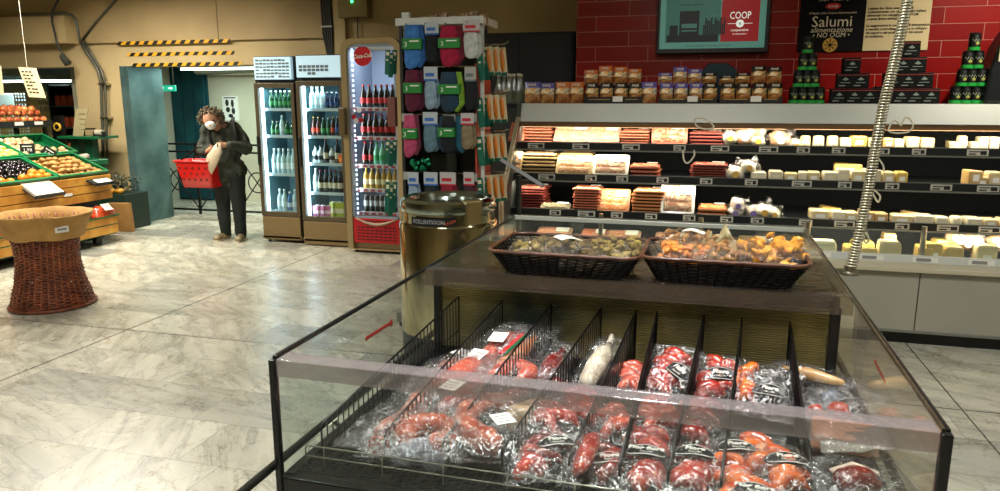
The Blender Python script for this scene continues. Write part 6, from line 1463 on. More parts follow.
# ---- wicker trays with bags on the bridge
WD = mat('dark_wicker', '060404', .6, col2='0c0908', vscale=30, spec=.12); WR = mat('wicker_rim', '3a2014', .4, coat=.2, col2='5c3820', vscale=40)
def wicker_tray(x0, x1, y0, y1, z, h, lab):
    t = thing('wicker_tray', lab, 'basket', ((x0+x1)/2, (y0+y1)/2, z)); fl_ = .045
    def ring(k, off=0, n=6):
        e = fl_*k; return [(p[0], p[1]) for p in rrect(x0-e+off, x1+e-off, y0-e+off, y1+e-off, .05, .05, n)]
    b = MB(); N = len(ring(0)); import bisect
    def dens(P, m_=120):
        out = []; L_ = [0]
        for i in range(len(P)): L_.append(L_[-1]+math.dist(P[i], P[(i+1) % len(P)]))
        for q in range(m_):
            d = L_[-1]*q/m_; i = max(0, bisect.bisect_right(L_, d)-1); i = min(i, len(P)-1); f_ = (d-L_[i])/max(1e-9, L_[i+1]-L_[i]); a, c = P[i], P[(i+1) % len(P)]; out.append((a[0]+(c[0]-a[0])*f_, a[1]+(c[1]-a[1])*f_))
        return out
    cx, cy = (x0+x1)/2, (y0+y1)/2; nr = 13; M2 = 132
    for r_ in range(nr):
        k = (r_+.5)/nr; P = dens(ring(k), M2); q = []
        for i, p in enumerate(P):
            w_ = .0022*math.cos(PI*i/1.5/2+PI*r_); d = Vector((p[0]-cx, p[1]-cy)); d.normalize(); q.append((p[0]+d.x*w_, p[1]+d.y*w_, z+.004+(h-.008)*k))
        b.tube(q, .0024, 5, closed=True, up=(0, 0, 1))
    b.build('weave', WD, t, smooth=True)
    b = MB(); S0 = dens(ring(0), 48); S1 = dens(ring(1), 48)
    for i, (p, q) in enumerate(zip(S0, S1)): b.tube([(p[0], p[1], z+.002), (q[0], q[1], z+h)], .003 if i % 4 else .0045, 5)
    b.build('stakes', WD, t)
    b = MB(); P = dens(ring(1.05), 90); b.tube([(p[0], p[1], z+h+.0008*math.sin(i*1.3)) for i, p in enumerate(P)], .0065, 7, closed=True, up=(0, 0, 1)); b.build('rim', WR, t, smooth=True)
    b = MB(); b.prism(ring(0, .004), 'z', z+.001, z+.006); b.build('bottom', WD, t)
    return t
BZ = ZB_+.001
a, c = UZ(504, 275, BZ), UZ(627, 279, BZ); wicker_tray(a.x, c.x, a.y-.0+.01, a.y+.27, BZ, .085, 'dark woven basket of dried mushroom bags, left of two')
b1 = (a.x, c.x, a.y+.01, a.y+.27)
a, c = UZ(657, 283, BZ), UZ(792, 289, BZ); wicker_tray(a.x, c.x, a.y-.0+.01, a.y+.27, BZ, .088, 'dark woven basket of orange snack bags, right of two')
b2 = (a.x, c.x, a.y+.01, a.y+.27)
CLR = glassy('snack_film', 'fffaf0', .05, .12, .02, 'f4ead8', bump=.7, bscale=30, gain=.7)
def bagfill(nm, lab, c, size, rot, m_, piece, npc, label=None, seed=1, cat='bag', grp=None):
    t = thing(nm, lab, cat, c, grp); rr = random.Random(seed); R4 = Matrix.Translation(Vector(c)) @ Matrix.Rotation(rot, 4, 'Z') @ Matrix.Rotation(rr.uniform(-.15, .25), 4, 'X'); w, d, h = size
    b = MB()
    for k in range(npc):
        p = R4 @ Vector((rr.uniform(-.42, .42)*w, rr.uniform(-.4, .4)*d, rr.uniform(-.25, .42)*h))
        b.ell(p, tuple(piece*rr.uniform(.6, 1.2) for _ in (1,)) and (piece*rr.uniform(.7, 1.2), piece*rr.uniform(.45, 1), piece*rr.uniform(.25, .7)), 8, Matrix.Rotation(rr.uniform(0, 3), 4, 'Z') @ Matrix.Rotation(rr.uniform(0, 3), 4, 'X'), .5, k)
    b.build('contents', m_, t, smooth=True)
    film_pouch(t, R4, w, d, h, CLR, seed)
    if label:
        b = MB(); b.grid(5, 5, lambda u, v: R4 @ Vector(((u-.5)*w*.42+.1*w, (v-.5)*d*.5-.1*d, h*.5+.004+.006*math.sin(u*4)))); la = b.build('label', CARD, t); la.modifiers.new('s', 'SOLIDIFY').thickness = .001
        b = MB()
        for q in range(4): b.grid(2, 1, lambda u, v: R4 @ Vector(((u-.5)*w*.3+.1*w, (q-1.5)*.1*d+v*.02*d-.1*d, h*.5+.0075+.006*math.sin((u*.7+.15)*4))))
        b.build('label_print', mat('faint_print', '8a8a84'), t)
    return t
def film_pouch(t, M_, w, d, h, m_, seed, nm='film', flange=.14, n=22, crinkle=.010):
    """closed pillow of crinkled clear film with flat sealed ends"""
    b = MB()
    for s in (1, -1):
        def fn(u, v, s=s):
            x, y = 2*u-1, 2*v-1
            f = max(0, 1-abs(x)**4)*max(0, 1-(abs(y)/(1-flange))**4) if abs(y) < 1-flange else 0
            edge = min(1-abs(x), 1-abs(y))
            q = Vector((x*w*9+seed*7.3, y*d*9, s*3.1+seed))
            cr = mnoise.noise(q*1.2)*crinkle*1.2+abs(mnoise.noise(q*2.6))*crinkle*1.5
            z = s*(h*.5*math.sqrt(f)+.002)+(cr if s > 0 else -cr*.3)*(.35+.65*min(1, edge*6)) + (mnoise.noise(q*.8)*.018 if f == 0 else 0)
            wx = 1+.05*mnoise.noise(Vector((y*4+seed, s*0, 2)))*(1 if f == 0 else .4)
            return M_ @ Vector((x*w*.56*wx, y*d*.60, max(z, -h*.5-.002)))
        b.grid(n, n, fn)
    return b.build(nm, m_, t, smooth=True)
MUSH = mat('dried_mushroom', '6c5a24', .7, col2='3a2f14', vscale=40, bump=.5); MUSH2 = mat('olive_dried_mix', '8c7c2c', .7, col2='4c3c14', vscale=35, bump=.5)
ORG = mat('orange_snack', 'd88a1c', .5, col2='b8600f', vscale=30, bump=.4); YEL = mat('yellow_snack', 'e0a824', .5, col2='c88412', vscale=30, bump=.4); TAN = mat('tan_snack', 'a87a38', .6, col2='6a4420', vscale=30, bump=.4)
x0, x1, y0, y1 = b1; hz = BZ+.055
bagfill('dried_mushroom_bag', 'bag of dark olive pieces with a large white label, middle of the left basket', (x0+.17, y0+.12, hz+.018), (.17, .2, .07), .5, MUSH, .018, 60, True, 3)
bagfill('dried_mushroom_bag', 'bag of olive pieces at the left end of the left basket', (x0+.06, y0+.13, hz), (.13, .2, .07), .1, MUSH2, .018, 45, False, 4)
bagfill('dried_mushroom_bag', 'heaped bag of golden-brown pieces at the right of the left basket', (x0+.35, y0+.14, hz+.018), (.2, .18, .075), -.35, MUSH2, .018, 75, False, 5)
bagfill('dried_mushroom_bag', 'low bag of brown pieces in the centre of the left basket', (x0+.26, y0+.07, hz-.01), (.16, .14, .05), .1, MUSH, .016, 40, False, 6)
x0, x1, y0, y1 = b2
bagfill('snack_bag', 'bag of orange pieces at the left of the right basket', (x0+.08, y0+.09, hz+.018), (.2, .15, .08), .15, ORG, .017, 70, False, 7)
bagfill('snack_bag', 'bag with a white label at the back left of the right basket', (x0+.09, y0+.2, hz+.04), (.17, .13, .08), -.1, TAN, .017, 55, True, 8)
bagfill('snack_bag', 'bag of tan rings in the middle of the right basket', (x0+.22, y0+.10, hz+.03), (.17, .19, .08), -.3, TAN, .019, 60, False, 9)
bagfill('snack_bag', 'bag of bright yellow pieces at the right of the right basket', (x0+.36, y0+.13, hz+.036), (.21, .2, .085), -.45, YEL, .018, 90, False, 10)
# pointed paper flap tops standing up in the right basket
for i, (p0, p1, p2, lab) in enumerate((((704, 262), (726, 223), (748, 262), 'tall pointed translucent bag top standing in the middle of the right basket'), ((684, 258), (712, 231), (716, 262), 'shorter pointed bag top left of the tallest one in the right basket'))):
    ys = y0+.10+.03*i; A, B_, D_ = U(*p0, ys), U(*p1, ys+.05), U(*p2, ys-.02); b = MB()
    b.grid(10, 10, lambda u, v: A.lerp(D_, u).lerp(B_, v*.98)+Vector((0, .030*mnoise.noise(Vector((u*3.3, v*3.3, i*5+1)))-.02*math.sin(u*PI)*(1-v), .012*mnoise.noise(Vector((v*5, u*3, i+4))))))
    o = b.build('bag_flap', glassy('translucent_paper', 'e8dcc0', .10, .15, .45, 'c0b48c', bump=.6, bscale=30), smooth=True); o.modifiers.new('s', 'SOLIDIFY').thickness = .002; tag(o, lab, 'bag')
# ---- coiled steel hose
P = [Vector(p) for p in (U(848, 276, 2.62), U(862, 215, 2.64), U(880, 115, 2.68), U(893, 60, 2.70), U(906, -2, 2.72))]
P.append(P[-1]+(P[-1]-P[-2])*2.2); P.append(Vector((P[-1].x+.2, P[-1].y+.05, 3.1)))
P[0].z = ZB_+.004
t = thing('coiled_hose', 'spiral steel cable hose rising from the island case', 'hose', P[0])
C_ = [cr(P, k/240) for k in range(241)]; Ls = [0]
for a, c in zip(C_[:-1], C_[1:]): Ls.append(Ls[-1]+(c-a).length)
tot = Ls[-1]; pitch = .0095; turns = int(tot/pitch); b = MB(); pts = []; j_ = 0
for k in range(turns*10):
    s = tot*k/(turns*10)
    while Ls[j_+1] < s: j_ += 1
    f_ = (s-Ls[j_])/(Ls[j_+1]-Ls[j_]); c = C_[j_].lerp(C_[j_+1], f_); T = (C_[j_+1]-C_[j_]).normalized(); q = Vector((0, 1, 0)).cross(T).normalized(); w_ = T.cross(q); a = 2*PI*k/10
    pts.append(c+(q*math.cos(a)+w_*math.sin(a))*.0145)
b.tube(pts, .0040, 5); b.build('spiral', mat('spiral_steel', 'b4ae94', .35, .7), t, smooth=True)
b = MB(); b.tube(C_[::4], .010, 8); b.build('core', mat('hose_core', '2c2a24', .5), t, smooth=True)
b = MB(); b.lathe([(.03, 0), (.03, .006), (.02, .012), (.018, .03)], 18, tuple(P[0]+Vector((0, 0, -.003)))); b.build('base_collar', STEEL, t, smooth='auto')

# ================================================================== packed meats in the case
SRED = spotted('sausage_red', 'a82814', 'e09a78', 70, .30, .3, .5, .3, 'a04030', .12); SDK = spotted('sausage_dark_red', '74120c', 'c0705c', 80, .28, .3, .5, .3, None, .1)
SPINK = spotted('sausage_pink', 'b8503a', 'e0a890', 90, .30, .3, .5, .3, 'c08070', .1); SFRESH = spotted('fresh_sausage', 'b4604c', 'e0b8a4', 60, .36, .3, .5, .4, 'b07868', .1)
SWHT = spotted('floured_salami', 'cfc4ac', 'efe8d8', 60, .3, .6, .1, .4, 'a89878'); SORG = mat('orange_cured', 'e0701c', .3, col2='b8380f', vscale=18, coat=.6); SHAM = mat('ham_slab', 'c98e6c', .4, col2='dba888', vscale=10, coat=.4); SCUT = spotted('cut_salami', 'a02418', 'ecd8cc', 70, .42, .25, .6, .2)
SCOIL = spotted('coil_sausage', 'b85a40', 'e0a890', 60, .30, .25, .6, .25, 'b87060')
NDU = mat('mottled_salami', '8a6a3c', .4, col2='c9a884', vscale=30, coat=.4)
LBL = mat('black_label', '0d0d0f', .3, coat=.5); LBLT = mat('label_silver_text', 'd8d4cc', .5); FOIL = mat('silver_foil', 'b8b4b4', .22, .9, bump=1, bscale=40)
def shelf_z(y): return DZ+.002
def meat(nm, lab, x, y, w, d, h, rot, pieces, film=FILMT, seed=1, label=None, tilt=0, z=None, lift=0, roll=0, grp=None, flange=.14):
    """pieces: list of (points, radius(es), material) in the local frame of the pouch, floor at z=0"""
    z0 = (shelf_z(y) if z is None else z)+lift
    t = thing(nm, lab, 'packed meat', (x, y, z0), grp)
    M_ = Matrix.Translation((x, y, z0+.0)) @ Matrix.Rotation(rot, 4, 'Z') @ Matrix.Rotation(tilt, 4, 'X') @ Matrix.Rotation(roll, 4, 'Y')
    for pts, r, m_ in pieces:
        b = MB(); Q = [Vector(p) for p in pts]
        if len(Q) >= 3:
            n = (len(Q)-1)*5; C2 = [cr(Q, k/n) for k in range(n+1)]
        else: n = 6; C2 = [Q[0].lerp(Q[-1], k/n) for k in range(n+1)]
        rs = []
        for k in range(n+1):
            u = k/n; e = min(u, 1-u)*n; rr0 = r if not isinstance(r, (tuple, list)) else r[0]+(r[1]-r[0])*u
            rs.append(rr0*(1 if e > 2 else (.35, .75, .93)[int(min(e, 2))])*(1+.05*math.sin(k*1.7+seed)))
        b.tube([M_ @ p for p in C2], rs, 14); b.build('sausage', m_, t, smooth=True)
    film_pouch(t, M_ @ Matrix.Translation((0, 0, h*.5+.003)), w, d, h, film, seed, flange=flange)
    if label:
        lx, ly, lr, txt = label; b = MB(); rng = 20
        LM = M_ @ Matrix.Translation((lx, ly, h+.011)) @ Matrix.Rotation(lr, 4, 'Z')
        def oval(sx, sy, z): return [LM @ Vector((sx*math.cos(2*PI*k/rng), sy*math.sin(2*PI*k/rng)*(1+.12*math.cos(4*PI*k/rng)), z-.012*abs(math.cos(2*PI*k/rng))**2)) for k in range(rng)]
        o0, o1 = oval(.050, .030, 0), oval(.050, .030, -.002); b._add(o0+o1, [tuple(range(rng)), tuple(range(rng, 2*rng))]+[(i, (i+1) % rng, rng+(i+1) % rng, rng+i) for i in range(rng)]); la = b.build('label', LBL, t)
        b = MB(); q0 = oval(.045, .026, .001); b.tube(q0, .0011, 4, closed=True); b.build('label_border', LBLT, la)
        text('lettering', txt, .022, LM @ Matrix.Translation((0, .004, .0015)), LBLT, la, shear=.1, bold=.0006); text('lettering', 'SALUMI', .009, LM @ Matrix.Translation((0, -.012, .001)), LBLT, la)
    return t, M_
def whitelabel(t, M_, x, y, z, w, d, rot=0, pitch=0):
    L_ = M_ @ Matrix.Translation((x, y, z)) @ Matrix.Rotation(rot, 4, 'Z') @ Matrix.Rotation(pitch, 4, 'Y'); b = MB(); b.box(-w/2, w/2, -d/2, d/2, 0, .001, L_); la = b.build('white_label', CARD, t)
    b = MB()
    for k in range(3): b.box(-w*.38, w*.3, -d*.3+k*d*.25, -d*.3+k*d*.25+d*.06, .001, .0016, L_)
    b.build('label_print', mat('faint_print', '8a8a84'), la)
def E(*a): return a
# lane 1 (left of the first divider .. second): long soft sausages and a cut end
t, M_ = meat('sausage_pack', 'long pale red sausage in crinkled film in the leftmost lane', -.70, 1.80, .15, .50, .075, R_(-8), [([(-.01, -.22, .035), (.015, -.1, .04), (-.01, .02, .045), (.0, .13, .04), (.01, .21, .04)], .034, SFRESH)], seed=11)
t, M_ = meat('sausage_pack', 'second sausage bag lying behind in the leftmost lane', -.66, 1.98, .13, .34, .07, R_(-16), [([(0, -.14, .035), (.02, 0, .045), (0, .13, .04)], .036, SPINK)], seed=12, lift=.03)
t, M_ = meat('salami_end', 'cut salami end showing red face with white fat in the first lane', -.715, 1.56, .09, .11, .065, R_(10), [([(0, .05, .034), (0, -.005, .034)], .031, SDK)], seed=13)
b = MB(); c = M_ @ Vector((0, -.018, .036)); b.cyl(c, M_ @ Vector((0, -.024, .036)), .0285, .0275, 22); b.build('cut_face', SCUT, t)
# lane 2: coiled sausage in a clear dish, foil, blood sausage with white label
t, M_ = meat('coiled_sausage_pack', 'thick coiled red sausage on a clear round dish', -.602, 1.60, .21, .21, .075, R_(5), [([(.058*math.cos(a), .005+.055*math.sin(a), .045) for a in [R_(-75+33*k) for k in range(10)]], (.026, .031), SCOIL)], seed=14, lift=.012, flange=.05)
b = MB(); b.lathe([(.05, 0), (.078, .004), (.095, .03), (.098, .033), (.093, .03), (.075, .008), (.0, .006)], 30, (-.602, 1.605, DZ+.003), cap=False); b.build('dish', glassy('dish_clear', 'eef0f0', .12, .05, .08), t, smooth=True)
b = MB()
for k in range(9): b.ell((-.655+.02*k*.6+random.uniform(-.01, .01), 1.53+random.uniform(-.015, .02), DZ+.03+random.uniform(0, .02)), (.035, .028, .022), 12, jit=.6, seed=k)
o = b.build('foil_ball', glassy('crumpled_clear', 'e8e8ee', .22, .08, .12, 'd8d8e4', bump=1, bscale=60), smooth=True); tag(o, 'crumpled clear wrapping bunched in front of the coiled sausage', 'wrapping')
t, M_ = meat('sausage_pack', 'dark red sausage with a white label behind the coiled one', -.60, 1.80, .15, .20, .07, R_(-20), [([(0, -.08, .035), (.02, 0, .045), (-.01, .08, .04)], .032, SDK)], seed=15, lift=.02)
whitelabel(t, M_, -.01, .0, .088, .05, .07, .2)
# lane 3: U-shaped sausage, mottled salami
t, M_ = meat('u_sausage_pack', 'big U-shaped pink sausage in a large clear bag', -.475, 1.68, .20, .30, .085, R_(8), [([(.06, .12, .05), (-.01, .13, .055), (-.055, .05, .06), (-.045, -.04, .06), (.01, -.10, .06), (.055, -.125, .055)], (.027, .036), SFRESH)], seed=16, lift=.012)
whitelabel(t, M_, .055, -.075, .105, .05, .06, .5)
t, M_ = meat('salami_pack', 'stubby mottled salami with yellow netting in a clear bag', -.375, 1.79, .15, .24, .08, R_(-24), [([(-.01, -.09, .045), (.0, 0, .045), (.02, .08, .04)], (.044, .03), NDU)], seed=17, lift=.015)
t, M_ = meat('sausage_pack', 'dark red sausage piece between the U sausage and the salami', -.45, 1.86, .10, .14, .06, R_(-30), [([(0, -.05, .03), (.01, .05, .04)], .03, SDK)], seed=18, lift=.03)
# back of lanes 2-3: long sausages with white labels, leaning up
t, M_ = meat('sausage_pack', 'long sausage with two white labels at the back of the second lane', -.605, 2.14, .13, .42, .075, R_(-17), [([(-.01, -.18, .03), (.01, -.06, .042), (-.005, .07, .045), (.01, .18, .04)], .030, SPINK)], seed=19, tilt=R_(12), lift=.03)
whitelabel(t, M_, 0, -.06, .085, .055, .075); whitelabel(t, M_, .01, .06, .09, .055, .06, .2)
t, M_ = meat('sausage_pack', 'orange-brown sausage beside it with a colourful strip at the back', -.535, 2.15, .12, .40, .075, R_(-17), [([(0, -.16, .035), (.005, 0, .045), (.0, .17, .04)], .029, mat('orange_sausage', 'b8663c', .35, col2='d09468', vscale=30, coat=.5))], seed=20, tilt=R_(12), lift=.025)
b = MB(); b.box(-.016, .0, -.03, .11, .082, .084, M_); b.build('red_strip', RED, t); b = MB(); b.box(.001, .010, -.03, .11, .082, .084, M_); b.build('green_strip', GREEN, t)
t, M_ = meat('sausage_pack', 'curved pink sausage in front of the labelled pair at the back', -.50, 2.02, .13, .18, .07, R_(-35), [([(-.03, -.06, .035), (-.03, .03, .045), (.03, .05, .045), (.05, -.02, .04)], .027, SPINK)], seed=21, lift=.03)
t, M_ = meat('salami_end', 'round sausage end with a white label at the back left lane', -.715, 2.13, .11, .22, .06, R_(-25), [([(0, -.09, .033), (.01, .0, .036), (0, .06, .035)], .031, SFRESH)], seed=22)
whitelabel(t, M_, .0, .03, .072, .06, .05)
t, M_ = meat('sausage_pack', 'dark speckled sausage behind the third divider at the back', -.405, 2.18, .10, .26, .06, R_(-10), [([(0, -.1, .03), (0, .1, .035)], .032, SDK)], seed=23, tilt=R_(10), lift=.02)
t, M_ = meat('salami_end', 'small round red salami end alone at the back', -.365, 2.07, .085, .10, .055, R_(-20), [([(-.03, 0, .03), (.025, 0, .03)], .028, SDK)], seed=24)
b = MB(); b.cyl(M_ @ Vector((.03, -.0, .03)), M_ @ Vector((.036, 0, .03)), .025, .024, 20); b.build('cut_face', SCUT, t)
# white floured salami in lane 4, back
t, M_ = meat('white_salami', 'white floured salami leaning at the back behind a divider', -.262, 2.2, .09, .27, .06, R_(-12), [([(0, -.11, .03), (.0, .0, .036), (0, .11, .036)], .031, SWHT)], seed=25, tilt=R_(16), lift=.03)
b = MB(); p = M_ @ Vector((0, .12, .037)); b.tube([p, p+Vector((.005, .02, .025))], [.012, .006], 8); b.build('knot', mat('white_string', 'd8d0c0', .7), t)
# lane 4 front: small dark red chorizo rings
def chor(n, w, d, seed, m_, r=.022, zb_=.024):
    n = int(n*2.1); r *= .86
    rr = random.Random(seed); out = []
    for k in range(n):
        cx = (rr.random()-.5)*w*.55; cy = -d*.38+d*.76*(k+.5)/n; a = rr.uniform(-.9, .9); L_ = w*.32
        out.append(([(cx-L_*math.cos(a), cy-L_*math.sin(a), zb_+.018*(k % 2)), (cx, cy+.02, zb_+.024), (cx+L_*math.cos(a), cy+L_*math.sin(a)*.6, zb_+.012*(k % 2))], r, m_))
    return out
meat('chorizo_pack', 'pack of dark red chorizo links with black label at the front of the fourth lane', -.295, 1.63, .15, .22, .065, R_(6), chor(4, .15, .22, 31, SDK, .021), seed=31, label=(.02, -.01, .3, 'Fiore'))
meat('chorizo_pack', 'pack of red chorizo links behind the front one in the fourth lane', -.285, 1.77, .16, .20, .06, R_(-12), chor(4, .16, .20, 32, SRED, .021), seed=32, lift=.035)
meat('chorizo_pack', 'low pack of red links lying against the front rack, fourth lane', -.335, 1.545, .10, .11, .05, R_(20), chor(2, .10, .11, 33, SRED, .020), seed=33)
# lane 5: upright pack + others
meat('chorizo_pack', 'narrow red pack standing on edge in the fifth lane', -.178, 1.62, .09, .24, .055, R_(-4), [([(0, -.10, .028), (.01, 0, .034), (0, .10, .03)], .022, SRED), ([(-.02, -.08, .028), (-.01, .04, .034)], .017, SORG)], seed=34, roll=R_(-52), lift=.035)
meat('chorizo_pack', 'small red pack beside the upright one with dark label', -.145, 1.60, .085, .15, .05, R_(8), chor(3, .085, .15, 35, SDK, .018), seed=35, label=(0, 0, .2, 'Fiore'))
meat('chorizo_pack', 'pack of pink rings behind the upright pack, fifth lane', -.155, 1.80, .10, .16, .05, R_(5), chor(3, .10, .16, 36, SPINK, .018), seed=36, lift=.02)
meat('chorizo_pack', 'clear-topped pack of pink-red rings at the back of the fifth lane', -.160, 2.14, .12, .15, .05, R_(3), chor(4, .12, .15, 37, SPINK, .018), seed=37, lift=.01, tilt=R_(14))
# lane 6: long pack with big black oval label
meat('chorizo_pack', 'long glossy red pack with large black oval label in the sixth lane', -.062, 1.66, .125, .30, .065, R_(-3), chor(6, .125, .30, 38, SRED, .022)+[([(-.02, -.12, .03), (.02, -.11, .035)], .03, SPINK)], seed=38, label=(0, -.03, .1, 'Fior fiore'))
meat('chorizo_pack', 'red pack with pointed corner propped at the back of the sixth lane', -.035, 2.17, .14, .22, .06, R_(-10), chor(5, .13, .2, 39, SRED, .022), seed=39, label=(.03, -.0, -.6, 'Fiore'), tilt=R_(26), lift=.03)
meat('chorizo_pack', 'pale red pack under the handle strip in the sixth lane', -.06, 1.92, .12, .18, .05, R_(6), chor(4, .11, .18, 40, SPINK, .02), seed=40)
# lane 7
meat('chorizo_pack', 'round red pack with silver film bottom in the seventh lane', .048, 1.62, .125, .20, .07, R_(2), chor(5, .12, .18, 41, SRED, .025), seed=41, label=(.0, .03, 0, 'Fiore'))
meat('chorizo_pack', 'narrow red pack slanting behind the round one, seventh lane', .035, 1.80, .085, .20, .05, R_(22), chor(4, .08, .18, 42, SDK, .018), seed=42, lift=.02)
meat('chorizo_pack', 'red pack with black round label at the back of the seventh lane', .108, 2.18, .14, .19, .06, R_(2), chor(5, .13, .17, 43, SRED, .023), seed=43, label=(0, .01, 0, 'Fiore'), tilt=R_(26), lift=.02)
meat('chorizo_pack', 'pack of dark rings under the handle strip in the seventh lane', .055, 1.94, .12, .16, .05, R_(-6), chor(4, .12, .16, 61, SDK, .02), seed=61, lift=.005)
meat('chorizo_pack', 'pack of red links under the handle strip in the fourth lane', -.27, 1.93, .13, .17, .05, R_(10), chor(4, .13, .17, 62, SDK, .02), seed=62, label=(0, 0, .3, 'Fiore'))
meat('sausage_pack', 'pale sausage bag under the handle strip in the second lane', -.60, 1.97, .13, .2, .07, R_(-12), [([(-.02, -.08, .03), (.0, 0, .04), (.02, .08, .035)], .03, SFRESH)], seed=63, lift=.005)
# lane 8: orange packs
meat('orange_pack', 'orange pack with black oval label at the very front of the eighth lane', .175, 1.555, .15, .16, .06, R_(-4), [([(-.04, 0, .03), (.0, .03, .035), (.04, 0, .03)], .030, SORG), ([(-.04, -.045, .03), (.04, -.04, .03)], .024, SORG), ([(-.04, .05, .03), (.04, .05, .03)], .02, SORG)]+chor(3, .15, .16, 71, SORG, .022), seed=44, label=(.0, -.03, 0, 'Fior fiore'))
meat('orange_pack', 'pack of pink and orange slices with black label behind it, eighth lane', .165, 1.70, .14, .20, .06, R_(-10), [([(-.03, -.06, .03), (-.02, .06, .035)], .03, SORG), ([(.03, -.05, .03), (.035, .07, .035)], .032, SHAM)]+chor(3, .14, .2, 72, SORG, .02), seed=45, label=(-.02, -.02, .4, 'Fiore'), lift=.02)
meat('orange_pack', 'rounded orange-brown pack with dark label at the right of the eighth lane', .245, 1.62, .13, .17, .065, R_(25), [([(-.03, -.04, .03), (.0, .0, .04), (.03, .04, .03)], .035, SORG)]+chor(3, .13, .17, 73, SORG, .02), seed=46, label=(0, 0, -.3, 'Fiore'), lift=.03)
meat('orange_pack', 'orange pack at the back left of the eighth lane', .185, 2.17, .08, .20, .05, R_(4), chor(4, .08, .18, 47, SORG, .018), seed=47, tilt=R_(20), lift=.02)
meat('sausage_pack', 'silvery crinkled pack with black label at the back of the eighth lane', .255, 2.15, .14, .19, .055, R_(-14), [([(-.03, 0, .025), (.03, .02, .03)], .026, mat('grey_brown_meat', '6a5a4c', .4, coat=.4))], seed=48, label=(.0, -.03, 0, 'Fiore'), tilt=R_(18), lift=.02)
# lane 9: right end
t, M_ = meat('ham_pack', 'pale pink ham slab in a clear pack at the right end', .40, 1.86, .18, .17, .05, R_(-6), [], seed=49, lift=.04)
b = MB(); b.prism(rrect(-.075, .075, -.06, .06, .012, .012, 3), 'z', .004, .045); b.v = [tuple(M_ @ Vector(v)) for v in b.v]; b.build('ham_slab', SHAM, t, bevel=.006)
t, M_ = meat('bacon_pack', 'dark red and white bacon piece in a large crinkled bag, right end', .405, 1.68, .20, .18, .06, R_(12), [([(-.05, 0, .03), (.0, .01, .035), (.05, .0, .03)], .034, SDK)], seed=50)
b = MB(); b.tube([M_ @ Vector(p) for p in ((-.055, .02, .052), (0, .03, .062), (.05, .015, .052))], [.008, .014, .008], 8, flat=.5); b.build('fat_edge', mat('pork_fat', 'e4cdb8', .35, coat=.5), t, smooth=True)
t, M_ = meat('ham_pack', 'pack of red ham pieces at the back right', .395, 2.07, .17, .19, .055, R_(-15), [([(-.05, -.04, .03), (0, -.03, .03)], .028, SRED), ([(.0, .03, .03), (.055, .0, .03)], .028, SPINK)], seed=51, lift=.01)
t, M_ = meat('cured_stick', 'golden brown cured stick lying at the back right corner', .375, 2.25, .06, .22, .035, R_(62), [([(0, -.09, .02), (0, .09, .022)], .018, mat('golden_rind', 'b8823c', .4, col2='d8b070', vscale=14, coat=.4))], seed=52, lift=.055)
t, M_ = meat('ham_pack', 'silvery-blue wrapped pack behind the ham at the right end', .43, 2.22, .12, .15, .05, R_(10), [([(-.03, 0, .025), (.03, 0, .025)], .024, mat('blue_grey_wrap', '8896a8', .4, coat=.5))], seed=53)
b = MB(); b.grid(10, 8, lambda u, v: Vector((.335+.16*u, 1.74+.13*v, DZ+.072+.012*mnoise.noise(Vector((u*5, v*5, 2)))+.03*u))); o = b.build('white_wrap', glassy('white_crumpled_wrap', 'e0dcd6', .15, .12, .35, 'a8a49c', bump=.9, bscale=30), smooth=True); o.modifiers.new('s', 'SOLIDIFY').thickness = .002; tag(o, 'crumpled white wrap lying across the packs at the right end', 'wrapping')

# the whole case stands turned one degree against the shop's grid
_piv = Vector((-.217, 2.55, 0)); _t = math.radians(-1.0)
for o in set(bpy.data.objects)-_before:
    if o.parent is None and o.type in ('EMPTY', 'MESH'):
        d = o.location-_piv; o.location = _piv+Matrix.Rotation(_t, 3, 'Z') @ d; o.rotation_euler.z += _t
# kinds that were never used are taken out again
for p_ in Proto.ALL:
    if not p_.used:
        for ch in list(p_.root.children_recursive)+[p_.root]: bpy.data.objects.remove(ch)

# ================================================================== light
def ceil_light(x, y, rot, power, lab, L_=1.3, col=(1, .93, .80)):
    if y < 3: col = (.97, .98, .95)
    t = thing('ceiling_light', lab, 'light', (x, y, 2.98), 'ceiling lights'); M_ = Matrix.Translation((x, y, 0)) @ Matrix.Rotation(rot, 4, 'Z')
    m = MB(); m.box(-L_/2, L_/2, -.09, .09, 3.02, 3.1, M_); m.build('housing', WHITE, t, bevel=.004); m = MB(); m.box(-L_/2+.03, L_/2-.03, -.07, .07, 3.0, 3.02, M_); m.build('diffuser', mat('diffuser_glow', 'fff4e0', .5, emit=2.5), t)
    l = area('ceiling_lamp', (x, y, 2.97), (x, y, 0), L_-.1, power, col, sy=.12, spread=2.75); l.rotation_euler = (0, 0, rot)
LP = [(-.2, 1.9, 50), (-.9, -.6, 25), (-4.6, 1.2, 22), (-4.9, 4.6, 50), (-6.5, 5.4, 60), (2.6, 2.4, 40), (-2.4, 2.2, 18), (-5.7, 6.0, 65)]
for i, (x, y, p) in enumerate(LP): ceil_light(x, y, 0 if i % 2 else PI/2, p, 'long ceiling light, %s of the shop lights' % ORD[i])
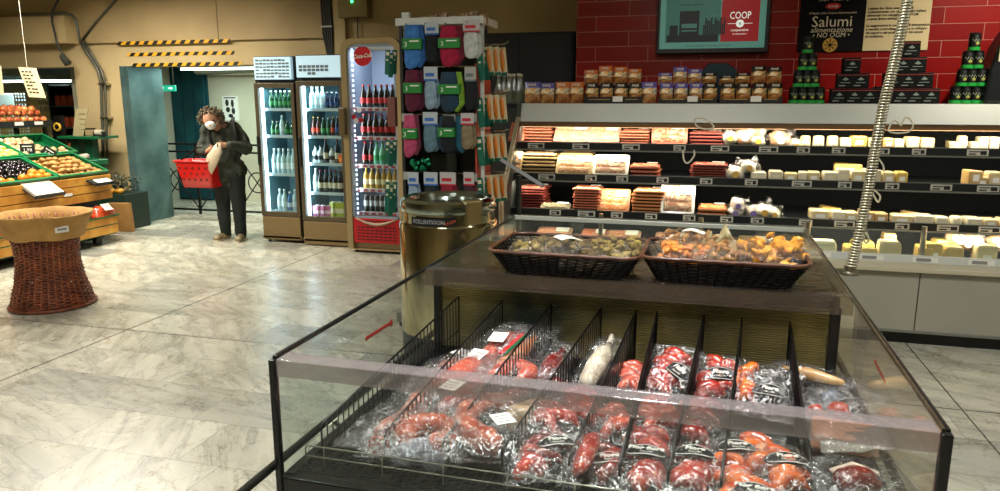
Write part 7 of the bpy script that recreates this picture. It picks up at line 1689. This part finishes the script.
def spot(loc, tgt, p, size=55, col=(1, .92, .75), blend=.6, rad=.05):
    l = bpy.data.lights.new('spot_lamp', 'SPOT'); l.energy = p; l.color = col; l.spot_size = R_(size); l.spot_blend = blend; l.shadow_soft_size = rad
    o = bpy.data.objects.new('spot_lamp', l); C.objects.link(o); o.location = loc; o.rotation_euler = (Vector(tgt)-Vector(loc)).to_track_quat('-Z', 'Y').to_euler()
    t = thing('ceiling_spotlight', 'x', 'light', loc, 'ceiling spotlights'); t['label'] = 'small ceiling spotlight aimed at %s' % ('the tiled wall and display top' if tgt[1] > 5 else 'the meat case'); q = (Vector(tgt)-Vector(loc)).normalized()
    m = MB(); m.cyl(Vector(loc)-q*.14, Vector(loc)-q*.01, .04, .055, 16); m.cyl(Vector(loc)-q*.14, (loc[0], loc[1], 3.1), .01, n=6); m.build('lamp_body', BLACK, t)
spot((2.3, 4.4, 2.95), (1.75, 5.85, 1.55), 150, 62, (1, .9, .75), .9)
spot((.1, 3.5, 2.95), (-.1, 5.4, 1.35), 26, 75, (1, .92, .8), .8)  # extra spotlight added to brighten the bread packs on the display
spot((.6, 1.2, 2.95), (.05, 1.95, .65), 55, 50, (1, .95, .88))
spot((-.9, 1.0, 2.95), (-.5, 1.8, .65), 40, 50, (1, .95, .9))
area('lobby_lamp', (-5.6, 8.76, 1.885), (-5.6, 8.76, 0), 2.2, 40, (.8, 1, .95), sy=.05)
area('store_room_lamp', (-9.3, 9.1, 1.77), (-9.3, 8.8, 0), 2.6, 20, (.75, 1, .98), sy=.05)
w = bpy.data.worlds.new('world'); scene.world = w; w.use_nodes = True; w.node_tree.nodes['Background'].inputs[0].default_value = (.9, .95, 1, 1); w.node_tree.nodes['Background'].inputs[1].default_value = .03
scene.view_settings.view_transform = 'Standard'; scene.view_settings.look = 'None'; scene.view_settings.gamma = 1; scene.view_settings.use_curve_mapping = False
scene.view_settings.exposure = .27
scene.cycles.transparent_max_bounces = 24; scene.cycles.max_bounces = 8; scene.cycles.diffuse_bounces = 3; scene.cycles.glossy_bounces = 4
